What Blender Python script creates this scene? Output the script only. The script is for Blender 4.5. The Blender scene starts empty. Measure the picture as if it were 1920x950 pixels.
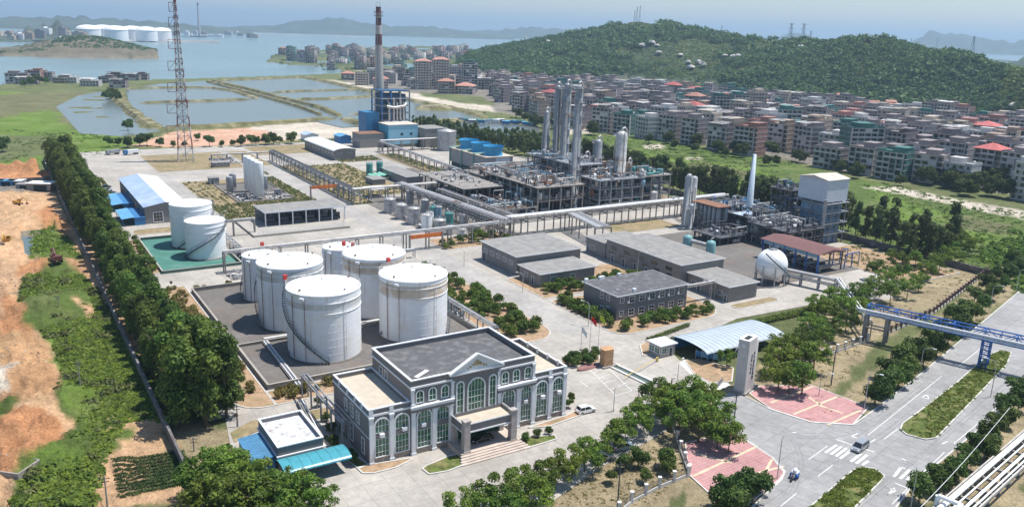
import bpy, math, random
import numpy as np
from mathutils import Matrix, Vector
random.seed(7); RNG = np.random.default_rng(7)
SC = bpy.context.scene; COL = SC.collection
# ------------------------------------------------------------ camera
F = 1556.; CH = 80.; PY = 475.; HY = 57.; ROLL = .031; AL = math.radians(32.3)
th = math.atan((PY - HY) / F); S_, C_ = math.sin(th), math.cos(th); cr, sr = math.cos(ROLL), math.sin(ROLL)
r0 = Vector((1, 0, 0)); u0 = Vector((0, S_, C_)); fw = Vector((0, C_, -S_))
rt = cr * r0 + sr * u0; up = -sr * r0 + cr * u0
cam = bpy.data.cameras.new('camera'); co = bpy.data.objects.new('camera', cam); COL.objects.link(co)
M3 = Matrix((rt, up, -fw)).transposed(); co.matrix_world = Matrix.Translation((0, 0, CH)) @ M3.to_4x4()
cam.sensor_width = 36; cam.lens = 36 * F / 1920; cam.clip_end = 60000; cam.clip_start = 1; SC.camera = co
# ------------------------------------------------------------ sky, sun, exposure
SUNV = Vector((7.0, 2.3, 19.0)).normalized()
elev = math.asin(SUNV.z); az = math.atan2(SUNV.x, SUNV.y)
wd = bpy.data.worlds.new('World'); SC.world = wd; wd.use_nodes = True
nt = wd.node_tree; bg = nt.nodes['Background']
sk = nt.nodes.new('ShaderNodeTexSky'); sk.sky_type = 'NISHITA'; sk.sun_disc = False
sk.sun_elevation = elev; sk.sun_rotation = az; sk.altitude = 50; sk.air_density = 1.3; sk.dust_density = .25; sk.ozone_density = 5.0
nt.links.new(sk.outputs[0], bg.inputs[0]); bg.inputs[1].default_value = 0.10
sl = bpy.data.lights.new('sun', 'SUN'); so = bpy.data.objects.new('sun', sl); COL.objects.link(so)
so.rotation_euler = SUNV.to_track_quat('Z', 'Y').to_euler(); sl.energy = 5.0; sl.angle = math.radians(.53); sl.color = (1, .96, .9)
SC.view_settings.view_transform = 'Standard'; SC.view_settings.look = 'None'; SC.view_settings.exposure = 0.38; SC.view_settings.gamma = 1
SC.render.engine = 'CYCLES'
try:
    SC.cycles.volume_bounces = 0; SC.cycles.max_bounces = 5; SC.cycles.transparent_max_bounces = 8
except Exception: pass
# ------------------------------------------------------------ coordinates
def G(x, y, z=0):                        # a point of the photograph's ground -> metres in the world
    a = (x - 960) / F; b = (PY - y) / F
    u = cr * a - sr * b; v = sr * a + cr * b
    t = (CH - z) / (S_ - v * C_); return (t * u, t * (C_ + v * S_))
ca, sa = math.cos(AL), math.sin(AL)
def W(a, b): return (a * ca - b * sa, a * sa + b * ca)        # plant grid -> world
def Q(x, y, z=0):
    X, Y = G(x, y, z); return (X * ca + Y * sa, -X * sa + Y * ca)
# ------------------------------------------------------------ materials
MATS = {}
def nodes(name):
    m = bpy.data.materials.new(name); m.use_nodes = True
    n = m.node_tree; return m, n, n.nodes['Principled BSDF']
def rgb(c): return (c[0], c[1], c[2], 1)
def mat(name, col, rough=.8, metal=0, var=.12, scale=.6, bump=0, bscale=4, dirt=None, dscale=.15, rnd=0, streak=0, spec=.3):
    """procedural material: colour varied by two noises, optional dirt tint, streaks, bump and per-object tint"""
    if name in MATS: return MATS[name]
    m, n, p = nodes(name); L = n.links; N = n.nodes
    tc = N.new('ShaderNodeTexCoord')
    def noise(sc, det=5, src=tc.outputs['Object'], stretch=None):
        t = N.new('ShaderNodeTexNoise'); t.inputs['Scale'].default_value = sc; t.inputs['Detail'].default_value = det; t.inputs['Roughness'].default_value = .62
        if stretch:
            mp = N.new('ShaderNodeMapping'); mp.inputs['Scale'].default_value = stretch; L.new(src, mp.inputs[0]); src = mp.outputs[0]
        L.new(src, t.inputs['Vector']); return t.outputs['Fac']
    def mix(fac, a, b, typ='MIX'):
        x = N.new('ShaderNodeMix'); x.data_type = 'RGBA'; x.blend_type = typ
        if hasattr(fac, 'links') or not isinstance(fac, (int, float)): L.new(fac, x.inputs[0])
        else: x.inputs[0].default_value = fac
        for i, v in ((6, a), (7, b)):
            if isinstance(v, tuple): x.inputs[i].default_value = rgb(v)
            else: L.new(v, x.inputs[i])
        return x.outputs[2]
    def ramp(v, a, b):
        r = N.new('ShaderNodeMapRange'); r.inputs[1].default_value = a; r.inputs[2].default_value = b; L.new(v, r.inputs[0]); return r.outputs[0]
    lo = tuple(max(0, c * (1 - var)) for c in col); hi = tuple(min(1, c * (1 + var)) for c in col)
    c = mix(ramp(noise(scale), .35, .65), lo, hi)
    if var > 0: c = mix(ramp(noise(scale * 9, 3), .3, .7), c, mix(1., c, tuple(1 - var * .7 for _ in range(3)), 'MULTIPLY'))
    if dirt: c = mix(ramp(noise(dscale, 7), .5, .72), c, dirt)
    if streak: c = mix(ramp(noise(1.2, 4, stretch=(1, 1, .06)), .55, .85), c, mix(1., c, tuple(1 - streak * k for k in (.6, .8, 1)), 'MULTIPLY'))
    if rnd:
        oi = N.new('ShaderNodeObjectInfo'); h = N.new('ShaderNodeHueSaturation')
        r = N.new('ShaderNodeMapRange'); r.inputs[3].default_value = 1 - rnd; r.inputs[4].default_value = 1 + rnd; L.new(oi.outputs['Random'], r.inputs[0])
        L.new(r.outputs[0], h.inputs['Value']); L.new(c, h.inputs['Color']); c = h.outputs[0]
    L.new(c, p.inputs['Base Color']); p.inputs['Roughness'].default_value = rough; p.inputs['Metallic'].default_value = metal
    p.inputs['Specular IOR Level'].default_value = spec
    if bump:
        b = N.new('ShaderNodeBump'); b.inputs['Strength'].default_value = bump; b.inputs['Distance'].default_value = .15
        L.new(noise(bscale, 6), b.inputs['Height']); L.new(b.outputs[0], p.inputs['Normal'])
    MATS[name] = m; return m
def leafmat(name, col, rnd=.3, trans=.36):
    if name in MATS: return MATS[name]
    m, n, p = nodes(name); L = n.links; N = n.nodes
    tc = N.new('ShaderNodeTexCoord'); t = N.new('ShaderNodeTexNoise'); t.inputs['Scale'].default_value = .55; t.inputs['Detail'].default_value = 4
    L.new(tc.outputs['Object'], t.inputs['Vector'])
    oi = N.new('ShaderNodeObjectInfo'); ge = N.new('ShaderNodeNewGeometry')
    cr_ = N.new('ShaderNodeValToRGB'); cr_.color_ramp.elements[0].position = .32; cr_.color_ramp.elements[1].position = .7
    cr_.color_ramp.elements[0].color = rgb(tuple(k * .62 for k in col)); cr_.color_ramp.elements[1].color = rgb((col[0] * 1.75, col[1] * 1.4, col[2] * 1.1))
    ad = N.new('ShaderNodeMath'); ad.operation = 'MULTIPLY_ADD'; ad.inputs[1].default_value = .35; L.new(ge.outputs['Random Per Island'], ad.inputs[0])
    a2 = N.new('ShaderNodeMath'); a2.operation = 'SUBTRACT'; a2.inputs[1].default_value = .17; L.new(t.outputs['Fac'], a2.inputs[0]); L.new(a2.outputs[0], ad.inputs[2])
    L.new(ad.outputs[0], cr_.inputs[0])
    h = N.new('ShaderNodeHueSaturation'); r = N.new('ShaderNodeMapRange'); r.inputs[3].default_value = 1 - rnd; r.inputs[4].default_value = 1 + rnd
    L.new(oi.outputs['Random'], r.inputs[0]); L.new(r.outputs[0], h.inputs['Value']); L.new(cr_.outputs[0], h.inputs['Color'])
    r2 = N.new('ShaderNodeMapRange'); r2.inputs[3].default_value = .475; r2.inputs[4].default_value = .52
    wn = N.new('ShaderNodeTexWhiteNoise'); wn.noise_dimensions = '1D'; L.new(oi.outputs['Random'], wn.inputs['W']); L.new(wn.outputs['Value'], r2.inputs[0]); L.new(r2.outputs[0], h.inputs['Hue'])
    p.inputs['Roughness'].default_value = .6; p.inputs['Specular IOR Level'].default_value = .25; L.new(h.outputs[0], p.inputs['Base Color'])
    tr = N.new('ShaderNodeBsdfTranslucent'); L.new(h.outputs[0], tr.inputs[0]); mx = N.new('ShaderNodeMixShader'); mx.inputs[0].default_value = trans
    L.new(p.outputs[0], mx.inputs[1]); L.new(tr.outputs[0], mx.inputs[2]); L.new(mx.outputs[0], N['Material Output'].inputs[0])
    MATS[name] = m; return m
def watermat(name, col, rough=.12, bump=.25, bs=.35):
    if name in MATS: return MATS[name]
    m, n, p = nodes(name); L = n.links; N = n.nodes
    tc = N.new('ShaderNodeTexCoord')
    t = N.new('ShaderNodeTexNoise'); t.inputs['Scale'].default_value = .004; t.inputs['Detail'].default_value = 5; L.new(tc.outputs['Object'], t.inputs['Vector'])
    r = N.new('ShaderNodeValToRGB'); r.color_ramp.elements[0].position = .35; r.color_ramp.elements[1].position = .65
    r.color_ramp.elements[0].color = rgb(tuple(k * .9 for k in col)); r.color_ramp.elements[1].color = rgb(tuple(k * 1.1 for k in col))
    L.new(t.outputs['Fac'], r.inputs[0]); L.new(r.outputs[0], p.inputs['Base Color'])
    w = N.new('ShaderNodeTexNoise'); w.inputs['Scale'].default_value = bs; w.inputs['Detail'].default_value = 4; L.new(tc.outputs['Object'], w.inputs['Vector'])
    b = N.new('ShaderNodeBump'); b.inputs['Strength'].default_value = bump; b.inputs['Distance'].default_value = .5; L.new(w.outputs['Fac'], b.inputs['Height']); L.new(b.outputs[0], p.inputs['Normal'])
    p.inputs['Roughness'].default_value = rough; p.inputs['IOR'].default_value = 1.33; MATS[name] = m; return m
concrete = mat('concrete_pavement', (.37, .345, .31), .9, var=.1, scale=.12, dirt=(.31, .285, .255), dscale=.07, bump=.1)
concrete2 = mat('concrete_road', (.36, .355, .35), .9, var=.09, scale=.1, dirt=(.27, .265, .26), dscale=.06, bump=.1)
kerbm = mat('kerb_concrete', (.56, .54, .5), .9)
dirt = mat('garden_soil', (.40, .27, .17), .95, var=.3, scale=.7, dirt=(.16, .15, .06), dscale=.35, bump=.4)
drygrass = mat('dry_grass', (.29, .225, .13), .95, var=.25, scale=.5, dirt=(.13, .14, .05), dscale=.12, bump=.4)
lawn = mat('median_grass', (.10, .13, .03), .95, var=.4, scale=.8, dirt=(.24, .2, .09), dscale=.3, bump=.5)
greytile = mat('grey_tile_wall', (.19, .18, .18), .7, var=.07, scale=.3, streak=.15)
greytile2 = mat('grey_render_wall', (.235, .225, .215), .8, var=.08, scale=.3, streak=.2)
white = mat('white_paint', (.74, .75, .76), .55, var=.05, scale=.4)
whitetrim = mat('white_stone_trim', (.70, .71, .73), .7, var=.05)
roofdark = mat('dark_roof_felt', (.115, .115, .12), .95, var=.15, scale=.5, dirt=(.19, .185, .18), dscale=.5, bump=.3)
roofgrey = mat('grey_roof_felt', (.27, .26, .245), .95, var=.14, scale=.4, dirt=(.19, .185, .18), dscale=.3, bump=.3)
rooftan = mat('tan_roof_deck', (.50, .44, .35), .9, var=.08, scale=.5)
tanksteel = mat('white_tank_paint', (.84, .85, .86), .5, var=.04, scale=.15, streak=.07, dirt=(.76, .73, .67), dscale=.14)
farmtank = mat('farm_tank_paint', (.84, .85, .86), .5, var=.04, scale=.15, streak=.42, dirt=(.74, .70, .62), dscale=.16)
tankroof = mat('white_tank_roof', (.83, .83, .82), .5, var=.04, scale=.4)
rustband = mat('rust_stained_paint', (.60, .50, .39), .6, var=.15, scale=.3, streak=.55, dirt=(.74, .72, .68), dscale=.35)
rust = mat('rusty_steel', (.25, .13, .08), .8, var=.3)
steel = mat('galvanised_steel', (.42, .43, .45), .45, metal=.4, var=.15, scale=.8, dirt=(.22, .19, .17), dscale=.5)
greypaint = mat('grey_painted_steel', (.30, .32, .35), .55, var=.2, scale=.7, dirt=(.2, .17, .14), dscale=.5)
darksteel = mat('dark_steel', (.09, .10, .115), .6, var=.3, scale=.8, dirt=(.16, .11, .08), dscale=.6)
insul = mat('insulation_cladding', (.54, .53, .51), .45, metal=.15, var=.15, scale=1., dirt=(.34, .30, .26), dscale=.4)
columnm = mat('column_cladding', (.33, .345, .37), .5, metal=.2, var=.16, scale=.5, dirt=(.26, .25, .25), dscale=.35, streak=.35)
concpost = mat('concrete_frame', (.29, .27, .25), .9, var=.15, dirt=(.18, .16, .145), dscale=.4)
blue = mat('blue_sheet', (.05, .19, .42), .5, var=.12, scale=.4)
blueroof = mat('blue_roof_sheet', (.16, .40, .62), .5, var=.1, scale=.5)
ltblue = mat('pale_blue_sheet', (.25, .40, .50), .5, var=.1, scale=.4, streak=.2)
bridgeblue = mat('blue_bridge_paint', (.03, .13, .42), .5, var=.15)
teal = mat('teal_paint', (.06, .26, .24), .5, var=.12, streak=.2)
tealroof = mat('teal_polycarbonate', (.07, .30, .36), .3, var=.1)
redp = mat('red_paint', (.55, .05, .04), .5, var=.08)
orangep = mat('orange_banner_cloth', (.72, .13, .03), .8, var=.06)
greenpad = mat('green_floor_paint', (.065, .19, .15), .7, var=.12, scale=.2, dirt=(.11, .22, .185), dscale=.2)
glassg = mat('green_window_glass', (.045, .15, .085), .15, var=.6, scale=.9, spec=.6)
glassd = mat('dark_window_glass', (.02, .025, .03), .12, var=.4, scale=.8, spec=.8)
black = mat('black_rubber', (.02, .02, .02), .7)
bark = mat('bark', (.14, .10, .07), .9, var=.2)
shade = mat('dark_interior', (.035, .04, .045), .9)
sand = mat('sandstone', (.5, .3, .16), .9, var=.2, scale=1.2)
# ------------------------------------------------------------ object helpers
def tag(o, label=None, cat=None, group=None, kind=None):
    if label: o['label'] = label
    if cat: o['category'] = cat
    if group: o['group'] = group
    if kind: o['kind'] = kind
    return o
def root(name, label, cat, a=0, b=0, z=0, rz=AL, group=None, world=None):
    o = bpy.data.objects.new(name, None); COL.objects.link(o); o.empty_display_size = .5
    x, y = world if world else W(a, b)
    o.location = (x, y, z); o.rotation_euler = (0, 0, rz); return tag(o, label, cat, group)
def kids(o): return CH_.get(o.name, [])
CH_ = {}
def link(o, parent):
    COL.objects.link(o)
    if parent: o.parent = parent; CH_.setdefault(parent.name, []).append(o)
def copy_tree(o, parent=None):
    c = o.copy(); link(c, parent)
    for k in list(kids(o)): copy_tree(k, c)
    return c
class MB:
    def __init__(s): s.v = []; s.f = []; s.m = []; s.sm = []; s.mi = 0; s.smooth = False
    def add(s, vs, fs):
        k = len(s.v); s.v += vs
        for f in fs: s.f.append([i + k for i in f]); s.m.append(s.mi); s.sm.append(s.smooth)
        return s
    def box(s, x0, x1, y0, y1, z0, z1):
        return s.add([(x0, y0, z0), (x1, y0, z0), (x1, y1, z0), (x0, y1, z0), (x0, y0, z1), (x1, y0, z1), (x1, y1, z1), (x0, y1, z1)],
              [(0, 3, 2, 1), (4, 5, 6, 7), (0, 1, 5, 4), (1, 2, 6, 5), (2, 3, 7, 6), (3, 0, 4, 7)])
    def cb(s, x, y, z, w, d, h): return s.box(x - w / 2, x + w / 2, y - d / 2, y + d / 2, z, z + h)
    def prism(s, poly, z0, z1):
        n = len(poly); vs = [(x, y, z0) for x, y in poly] + [(x, y, z1) for x, y in poly]
        ar = sum(poly[i][0] * poly[(i + 1) % n][1] - poly[(i + 1) % n][0] * poly[i][1] for i in range(n))
        fs = [list(range(n))[::-1], list(range(n, 2 * n))] + [(i, (i + 1) % n, n + (i + 1) % n, n + i) for i in range(n)]
        if ar < 0: fs = [f[::-1] for f in fs]
        return s.add(vs, fs)
    def tube(s, p0, p1, r0, r1=None, n=8, caps=True):
        r1 = r0 if r1 is None else r1; p0 = Vector(p0); p1 = Vector(p1); d = (p1 - p0)
        if d.length < 1e-6: return s
        d.normalize(); a = d.orthogonal().normalized(); b = d.cross(a)
        vs = []
        for p, r in ((p0, r0), (p1, r1)):
            for i in range(n):
                t = 2 * math.pi * i / n; q = p + (a * math.cos(t) + b * math.sin(t)) * r; vs.append(tuple(q))
        fs = [(i, (i + 1) % n, n + (i + 1) % n, n + i) for i in range(n)]
        s.smooth_, s.smooth = s.smooth, n > 5
        s.add(vs, fs); s.smooth = False
        if caps: s.add(vs, [list(range(n))[::-1], list(range(n, 2 * n))])
        s.smooth = s.smooth_; return s
    def path(s, pts, r, n=8):
        for i in range(len(pts) - 1): s.tube(pts[i], pts[i + 1], r, r, n)
        return s
    def lathe(s, prof, n=32, c=(0, 0), smooth=True):
        vs = []; fs = []
        for r, z in prof:
            for i in range(n):
                t = 2 * math.pi * i / n; vs.append((c[0] + r * math.cos(t), c[1] + r * math.sin(t), z))
        for k in range(len(prof) - 1):
            for i in range(n): fs.append((k * n + i, k * n + (i + 1) % n, (k + 1) * n + (i + 1) % n, (k + 1) * n + i))
        s.smooth, o = smooth, s.smooth; s.add(vs, fs); s.smooth = o; return s
    def beam(s, p0, p1, w, h=None):
        h = h or w; p0 = Vector(p0); p1 = Vector(p1); d = (p1 - p0)
        if d.length < 1e-6: return s
        d.normalize(); a = Vector((0, 0, 1)).cross(d)
        if a.length < 1e-3: a = Vector((1, 0, 0))
        a.normalize(); b = d.cross(a); vs = []
        for p in (p0, p1):
            for i, j in ((-1, -1), (1, -1), (1, 1), (-1, 1)): vs.append(tuple(p + a * i * w / 2 + b * j * h / 2))
        return s.add(vs, [(0, 3, 2, 1), (4, 5, 6, 7), (0, 1, 5, 4), (1, 2, 6, 5), (2, 3, 7, 6), (3, 0, 4, 7)])
    def hollow_poly(s, outer, inner, z0, z1):
        n = len(outer)
        for i in range(n):
            j = (i + 1) % n; s.prism([outer[i], outer[j], inner[j], inner[i]], z0, z1)
        return s
    def mesh(s, name, mats):
        me = bpy.data.meshes.new(name); me.from_pydata(s.v, [], s.f)
        for m in (mats if isinstance(mats, (list, tuple)) else [mats]): me.materials.append(m)
        me.polygons.foreach_set('material_index', s.m); me.polygons.foreach_set('use_smooth', s.sm); me.update(); return me
    def build(s, name, mats, parent=None, loc=None):
        o = bpy.data.objects.new(name, s.mesh(name, mats)); link(o, parent)
        if loc: o.location = loc
        return o
def inst(name, me, parent=None, loc=(0, 0, 0), rz=0, sc=1):
    o = bpy.data.objects.new(name, me); link(o, parent); o.location = loc; o.rotation_euler = (0, 0, rz)
    o.scale = (sc, sc, sc) if isinstance(sc, (int, float)) else sc; return o
def struct(name, mb, m): return tag(mb.build(name, m), kind='structure')
def sheet(name, poly, z, m, pix=True, kerb=0, plant=False):
    """flat sheet from ground points (photo or plant-grid), with an optional raised kerb round it"""
    pts = [G(*p) for p in poly] if pix else ([W(*p) for p in poly] if plant else list(poly))
    mb = MB(); n = len(pts)
    ar = sum(pts[i][0] * pts[(i + 1) % n][1] - pts[(i + 1) % n][0] * pts[i][1] for i in range(n))
    if ar < 0: pts = pts[::-1]
    mb.add([(x, y, z) for x, y in pts], [list(range(n))]); o = struct(name, mb, m)
    if kerb:
        k = MB()
        for i in range(n):
            p, q = pts[i], pts[(i + 1) % n]; k.beam((p[0], p[1], z - .02), (q[0], q[1], z - .02), .28, kerb * 2 + .003 * (i % 2))
        struct('kerb', k, kerbm)
    return o
def rnd(pts, it=2):                       # rounds a closed outline (corner cutting)
    for _ in range(it):
        o = []
        for i in range(len(pts)):
            p, q = pts[i], pts[(i + 1) % len(pts)]
            o += [(p[0] * .75 + q[0] * .25, p[1] * .75 + q[1] * .25), (p[0] * .25 + q[0] * .75, p[1] * .25 + q[1] * .75)]
        pts = o
    return pts
def lerp(a, b, t): return a + (b - a) * t
# ============================================================ GROUND
def smooth(t): t = np.clip(t, 0, 1); return t * t * (3 - 2 * t)
def nz(x, y, s, seed=0):                 # cheap smooth pseudo-noise, -1..1
    v = 0
    r = np.random.default_rng(seed)
    for k in range(5):
        a = r.uniform(0, 6.28); p1, p2 = r.uniform(0, 6.28, 2); f = s * 1.7 ** k
        v = v + (np.sin((x * math.cos(a) + y * math.sin(a)) * f + p1 + 1.7 * np.sin((y * math.cos(a) - x * math.sin(a)) * f * .7 + p2))) * .62 ** k
    return v / 2.2
def inpoly(X, Y, pts):
    ins = np.zeros(X.shape, bool); n = len(pts)
    for i in range(n):
        x1, y1 = pts[i]; x2, y2 = pts[(i + 1) % n]
        if y1 == y2: continue
        c = ((y1 > Y) != (y2 > Y)) & (X < (x2 - x1) * (Y - y1) / (y2 - y1) + x1); ins ^= c
    return ins
def gp(*px): return [G(*p) for p in px]
# the wooded hill behind the town: ridge described by bearing, foot distance, crest distance, crest height
def bearing(px, py): x, y = G(px, max(py, 140)); return math.atan2(x, y)
HILL = []
for px, fy, sky, rc in ((850, 133, 118, 1750), (880, 138, 98, 1800), (930, 142, 84, 1850), (1000, 146, 72, 1900), (1060, 150, 63, 1900), (1130, 152, 51, 1900), (1190, 155, 43, 1900), (1250, 160, 48, 1850),
                        (1330, 168, 66, 1750), (1400, 174, 68, 1650), (1480, 182, 70, 1550), (1560, 188, 62, 1450), (1600, 192, 62, 1420), (1650, 198, 70, 1400), (1700, 204, 84, 1350), (1760, 210, 98, 1300),
                        (1830, 216, 108, 1250), (1880, 222, 116, 1200), (1930, 228, 122, 1150), (2050, 240, 135, 1100)):
    fx, fyy = G(px, fy); br = math.atan2(fx, fyy); rf = math.hypot(fx, fyy)
    a = (px - 960) / F; b = (PY - sky) / F; u = cr * a - sr * b; v = sr * a + cr * b
    hz = CH + rc / math.hypot(u, C_ + v * S_) * (v * C_ - S_); HILL.append((br, rf, rc, max(hz, 1)))
HB = np.array(HILL)
def hill(X, Y):
    br = np.arctan2(X, Y); r = np.hypot(X, Y)
    rf = np.interp(br, HB[:, 0], HB[:, 1]); rc = np.interp(br, HB[:, 0], HB[:, 2]); h = np.interp(br, HB[:, 0], HB[:, 3])
    h = h * smooth((br - HB[0, 0] + .012) / .03) - 7
    t = (r - rf) / (rc - rf)
    f = np.where(t < 1, np.clip(t, 0, 1) ** .8, 1 - smooth((r - rc) / 700) * .93)
    f = np.where(t < 1, smooth(f) * .45 + f * .55, f)
    return np.maximum(h, 0) * f + nz(X, Y, .012, 3) * 9 * (f > .06) * 1.0 + nz(X, Y, .0065, 8) * 10 * np.clip(f * 2, 0, 1) * (f > .06) * np.clip(f * 3, 0, 1) * (h > 0)
LAND = [gp((-300, 168), (0, 158), (60, 152), (140, 151), (190, 150), (260, 149), (400, 146), (560, 140), (640, 137), (636, 128), (600, 122), (545, 121), (500, 115), (512, 108), (560, 96), (640, 92), (720, 90), (800, 88), (860, 92), (900, 96)) + [(500, 2100), (900, 2400), (2000, 2600), (3500, 2600), (3500, 0), (-800, 0), (-800, 700)]]
LAND += [gp((-200, 101), (0, 104), (60, 106), (130, 108), (200, 108), (250, 110), (298, 109), (290, 103), (240, 100), (180, 97), (100, 97), (0, 99), (-200, 97))]
# class, colour, jitter(m), polygon in photo ground points
C_DRY = (.36, .29, .18); C_GR = (.10, .145, .034); C_BR = (.13, .20, .035); C_SAND = (.57, .36, .21); C_RED = (.47, .23, .11); C_MARSH = (.15, .15, .07); C_TOWN = (.21, .19, .165); C_PALE = (.56, .49, .40); C_SALM = (.60, .36, .25); C_HILL = (.045, .07, .03); C_SC = (.13, .15, .06)
AREAS = [
 (C_SC, 8, [(-300, 168), (0, 158), (1920, 90), (2400, 950), (-500, 950)]),
 (C_TOWN, 15, [(640, 137), (500, 115), (640, 90), (900, 94), (1100, 130), (1500, 160), (2000, 220), (2000, 370), (1800, 355), (1640, 330), (1480, 300), (1250, 255), (1100, 245), (1000, 225), (900, 205), (770, 185), (660, 160)]),
 (C_SC, 12, [(500, 115), (560, 96), (640, 90), (900, 90), (900, 135), (640, 137)]),
 (C_PALE, 3, [(566, 144), (600, 146), (760, 174), (900, 182), (930, 210), (860, 203), (770, 184), (665, 163)]),
 (C_SC, 8, [(780, 172), (900, 180), (935, 198), (880, 196), (800, 182)]),
 (C_SC, 10, [(0, 152), (190, 150), (640, 138), (660, 150), (400, 153), (180, 168), (0, 172)]),
 (C_BR, 20, [(-200, 170), (110, 175), (150, 215), (140, 240), (260, 262), (350, 262), (250, 272), (150, 300), (-200, 330)]),
 (C_MARSH, 14, [(-50, 180), (160, 172), (230, 180), (300, 245), (240, 250), (120, 225), (100, 205), (-100, 240)]),
 (C_SC, 8, [(-200, 250), (100, 255), (140, 285), (0, 305), (-200, 320)]),
 (C_SALM, 4, [(250, 273), (330, 246), (460, 240), (570, 232), (650, 226), (695, 240), (690, 254), (560, 262), (420, 273), (330, 277)]),
 (C_PALE, 6, [(470, 238), (570, 230), (650, 225), (695, 240), (690, 256), (540, 262)]),
 # right-hand marsh meadow
 (C_GR, 8, [(1085, 250), (1250, 265), (1480, 305), (1640, 340), (1920, 400), (1960, 520), (1800, 500), (1560, 430), (1200, 330), (1080, 290)]),
 (C_BR, 12, [(1180, 280), (1420, 315), (1520, 350), (1400, 350), (1200, 310)]),
 (C_BR, 14, [(1600, 345), (1900, 430), (1900, 480), (1800, 450), (1640, 385)]),
 (C_MARSH, 8, [(1190, 300), (1330, 305), (1480, 340), (1360, 335), (1200, 318)]),
 (C_MARSH, 8, [(1780, 400), (1900, 425), (1900, 445), (1790, 430)]),
 (C_PALE, 3, [(1620, 352), (1680, 350), (1800, 375), (1920, 395), (1920, 412), (1800, 388), (1700, 366)]),
 (C_PALE, 3, [(1060, 238), (1100, 235), (1110, 250), (1060, 252)]),
 (C_PALE, 2, [(1205, 272), (1240, 270), (1250, 278), (1215, 280)]),
 (C_PALE, 2, [(1285, 296), (1315, 294), (1310, 300), (1290, 300)]),
 # right verge between fence and highway
 (C_DRY, 3, [(1290, 950), (1300, 900), (1400, 850), (1520, 780), (1640, 700), (1870, 500), (1925, 480), (1925, 530), (1720, 700), (1600, 790), (1480, 950)]),
 (C_DRY, 2, [(900, 970), (1000, 950), (1130, 868), (1250, 800), (1300, 900), (1240, 970)]),
 (C_DRY, 2, [(1180, 950), (1240, 800), (1420, 700), (1550, 560), (1650, 500), (1800, 490), (1850, 520), (1640, 640), (1530, 780), (1290, 905)]),
 (C_DRY, 2, [(1640, 950), (1930, 700), (1930, 950)]),
 # building site on the left
 (C_SAND, 4, [(-400, 300), (90, 330), (130, 420), (210, 470), (260, 540), (290, 640), (330, 700), (330, 800), (230, 960), (-400, 960)]),
 (C_RED, 3, [(-300, 318), (92, 322), (95, 338), (60, 345), (-300, 352)]),
 (C_TOWN, 2, [(-300, 345), (95, 340), (100, 362), (-300, 372)]),
 (C_RED, 5, [(60, 400), (105, 380), (125, 430), (100, 470), (60, 440)]),
 (C_RED, 4, [(30, 500), (90, 485), (120, 505), (80, 535), (35, 530)]),
 ((.50, .29, .15), 3, [(-60, 640), (70, 620), (105, 680), (110, 740), (60, 770), (-60, 780)]),
 ((.42, .25, .14), 2, [(40, 540), (100, 520), (110, 560), (80, 640), (55, 620)]),
 ((.46, .27, .15), 2, [(100, 430), (130, 440), (180, 520), (150, 540), (110, 470)]),
 (C_RED, 4, [(0, 560), (60, 560), (95, 600), (60, 640), (0, 640)]),
 (C_RED, 5, [(-60, 820), (60, 790), (118, 810), (100, 850), (60, 880), (-60, 880)]),
 (C_GR, 3, [(60, 440), (100, 425), (130, 450), (150, 480), (120, 500), (60, 490)]),
 (C_GR, 3, [(35, 570), (45, 530), (120, 495), (160, 520), (215, 590), (230, 640), (270, 690), (300, 720), (300, 780), (250, 790), (230, 800), (200, 860), (180, 960), (20, 960), (40, 890), (110, 850), (130, 800), (105, 745), (115, 700), (100, 640), (60, 620)]),
 (C_BR, 3, [(90, 640), (160, 600), (230, 650), (230, 730), (180, 800), (130, 770), (110, 700)]),
 (C_BR, 3, [(40, 900), (110, 850), (170, 870), (180, 940), (60, 950)]),
 (C_GR, 3, [(-60, 760), (0, 765), (32, 775), (18, 815), (-60, 850)]),
 (C_PALE, 2, [(-60, 690), (25, 695), (28, 740), (-60, 760)]),
 (C_SAND, 2.5, [(150, 560), (190, 590), (215, 640), (205, 645), (170, 610), (140, 570)]),
 (C_SC, 3, [(235, 640), (300, 700), (330, 800), (290, 760), (250, 700)]),
 (C_SAND, 2, [(195, 790), (300, 775), (330, 850), (215, 850)]),
 (C_GR, 2, [(205, 800), (250, 795), (260, 815), (210, 830)]),
 (C_DRY, 1.5, [(325, 850), (345, 785), (420, 800), (560, 780), (640, 770), (640, 800), (430, 850), (380, 910)]),
 (C_SAND, 1.5, [(215, 840), (235, 880), (210, 950), (380, 950), (360, 910), (250, 930), (240, 870)]),
]
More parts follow.
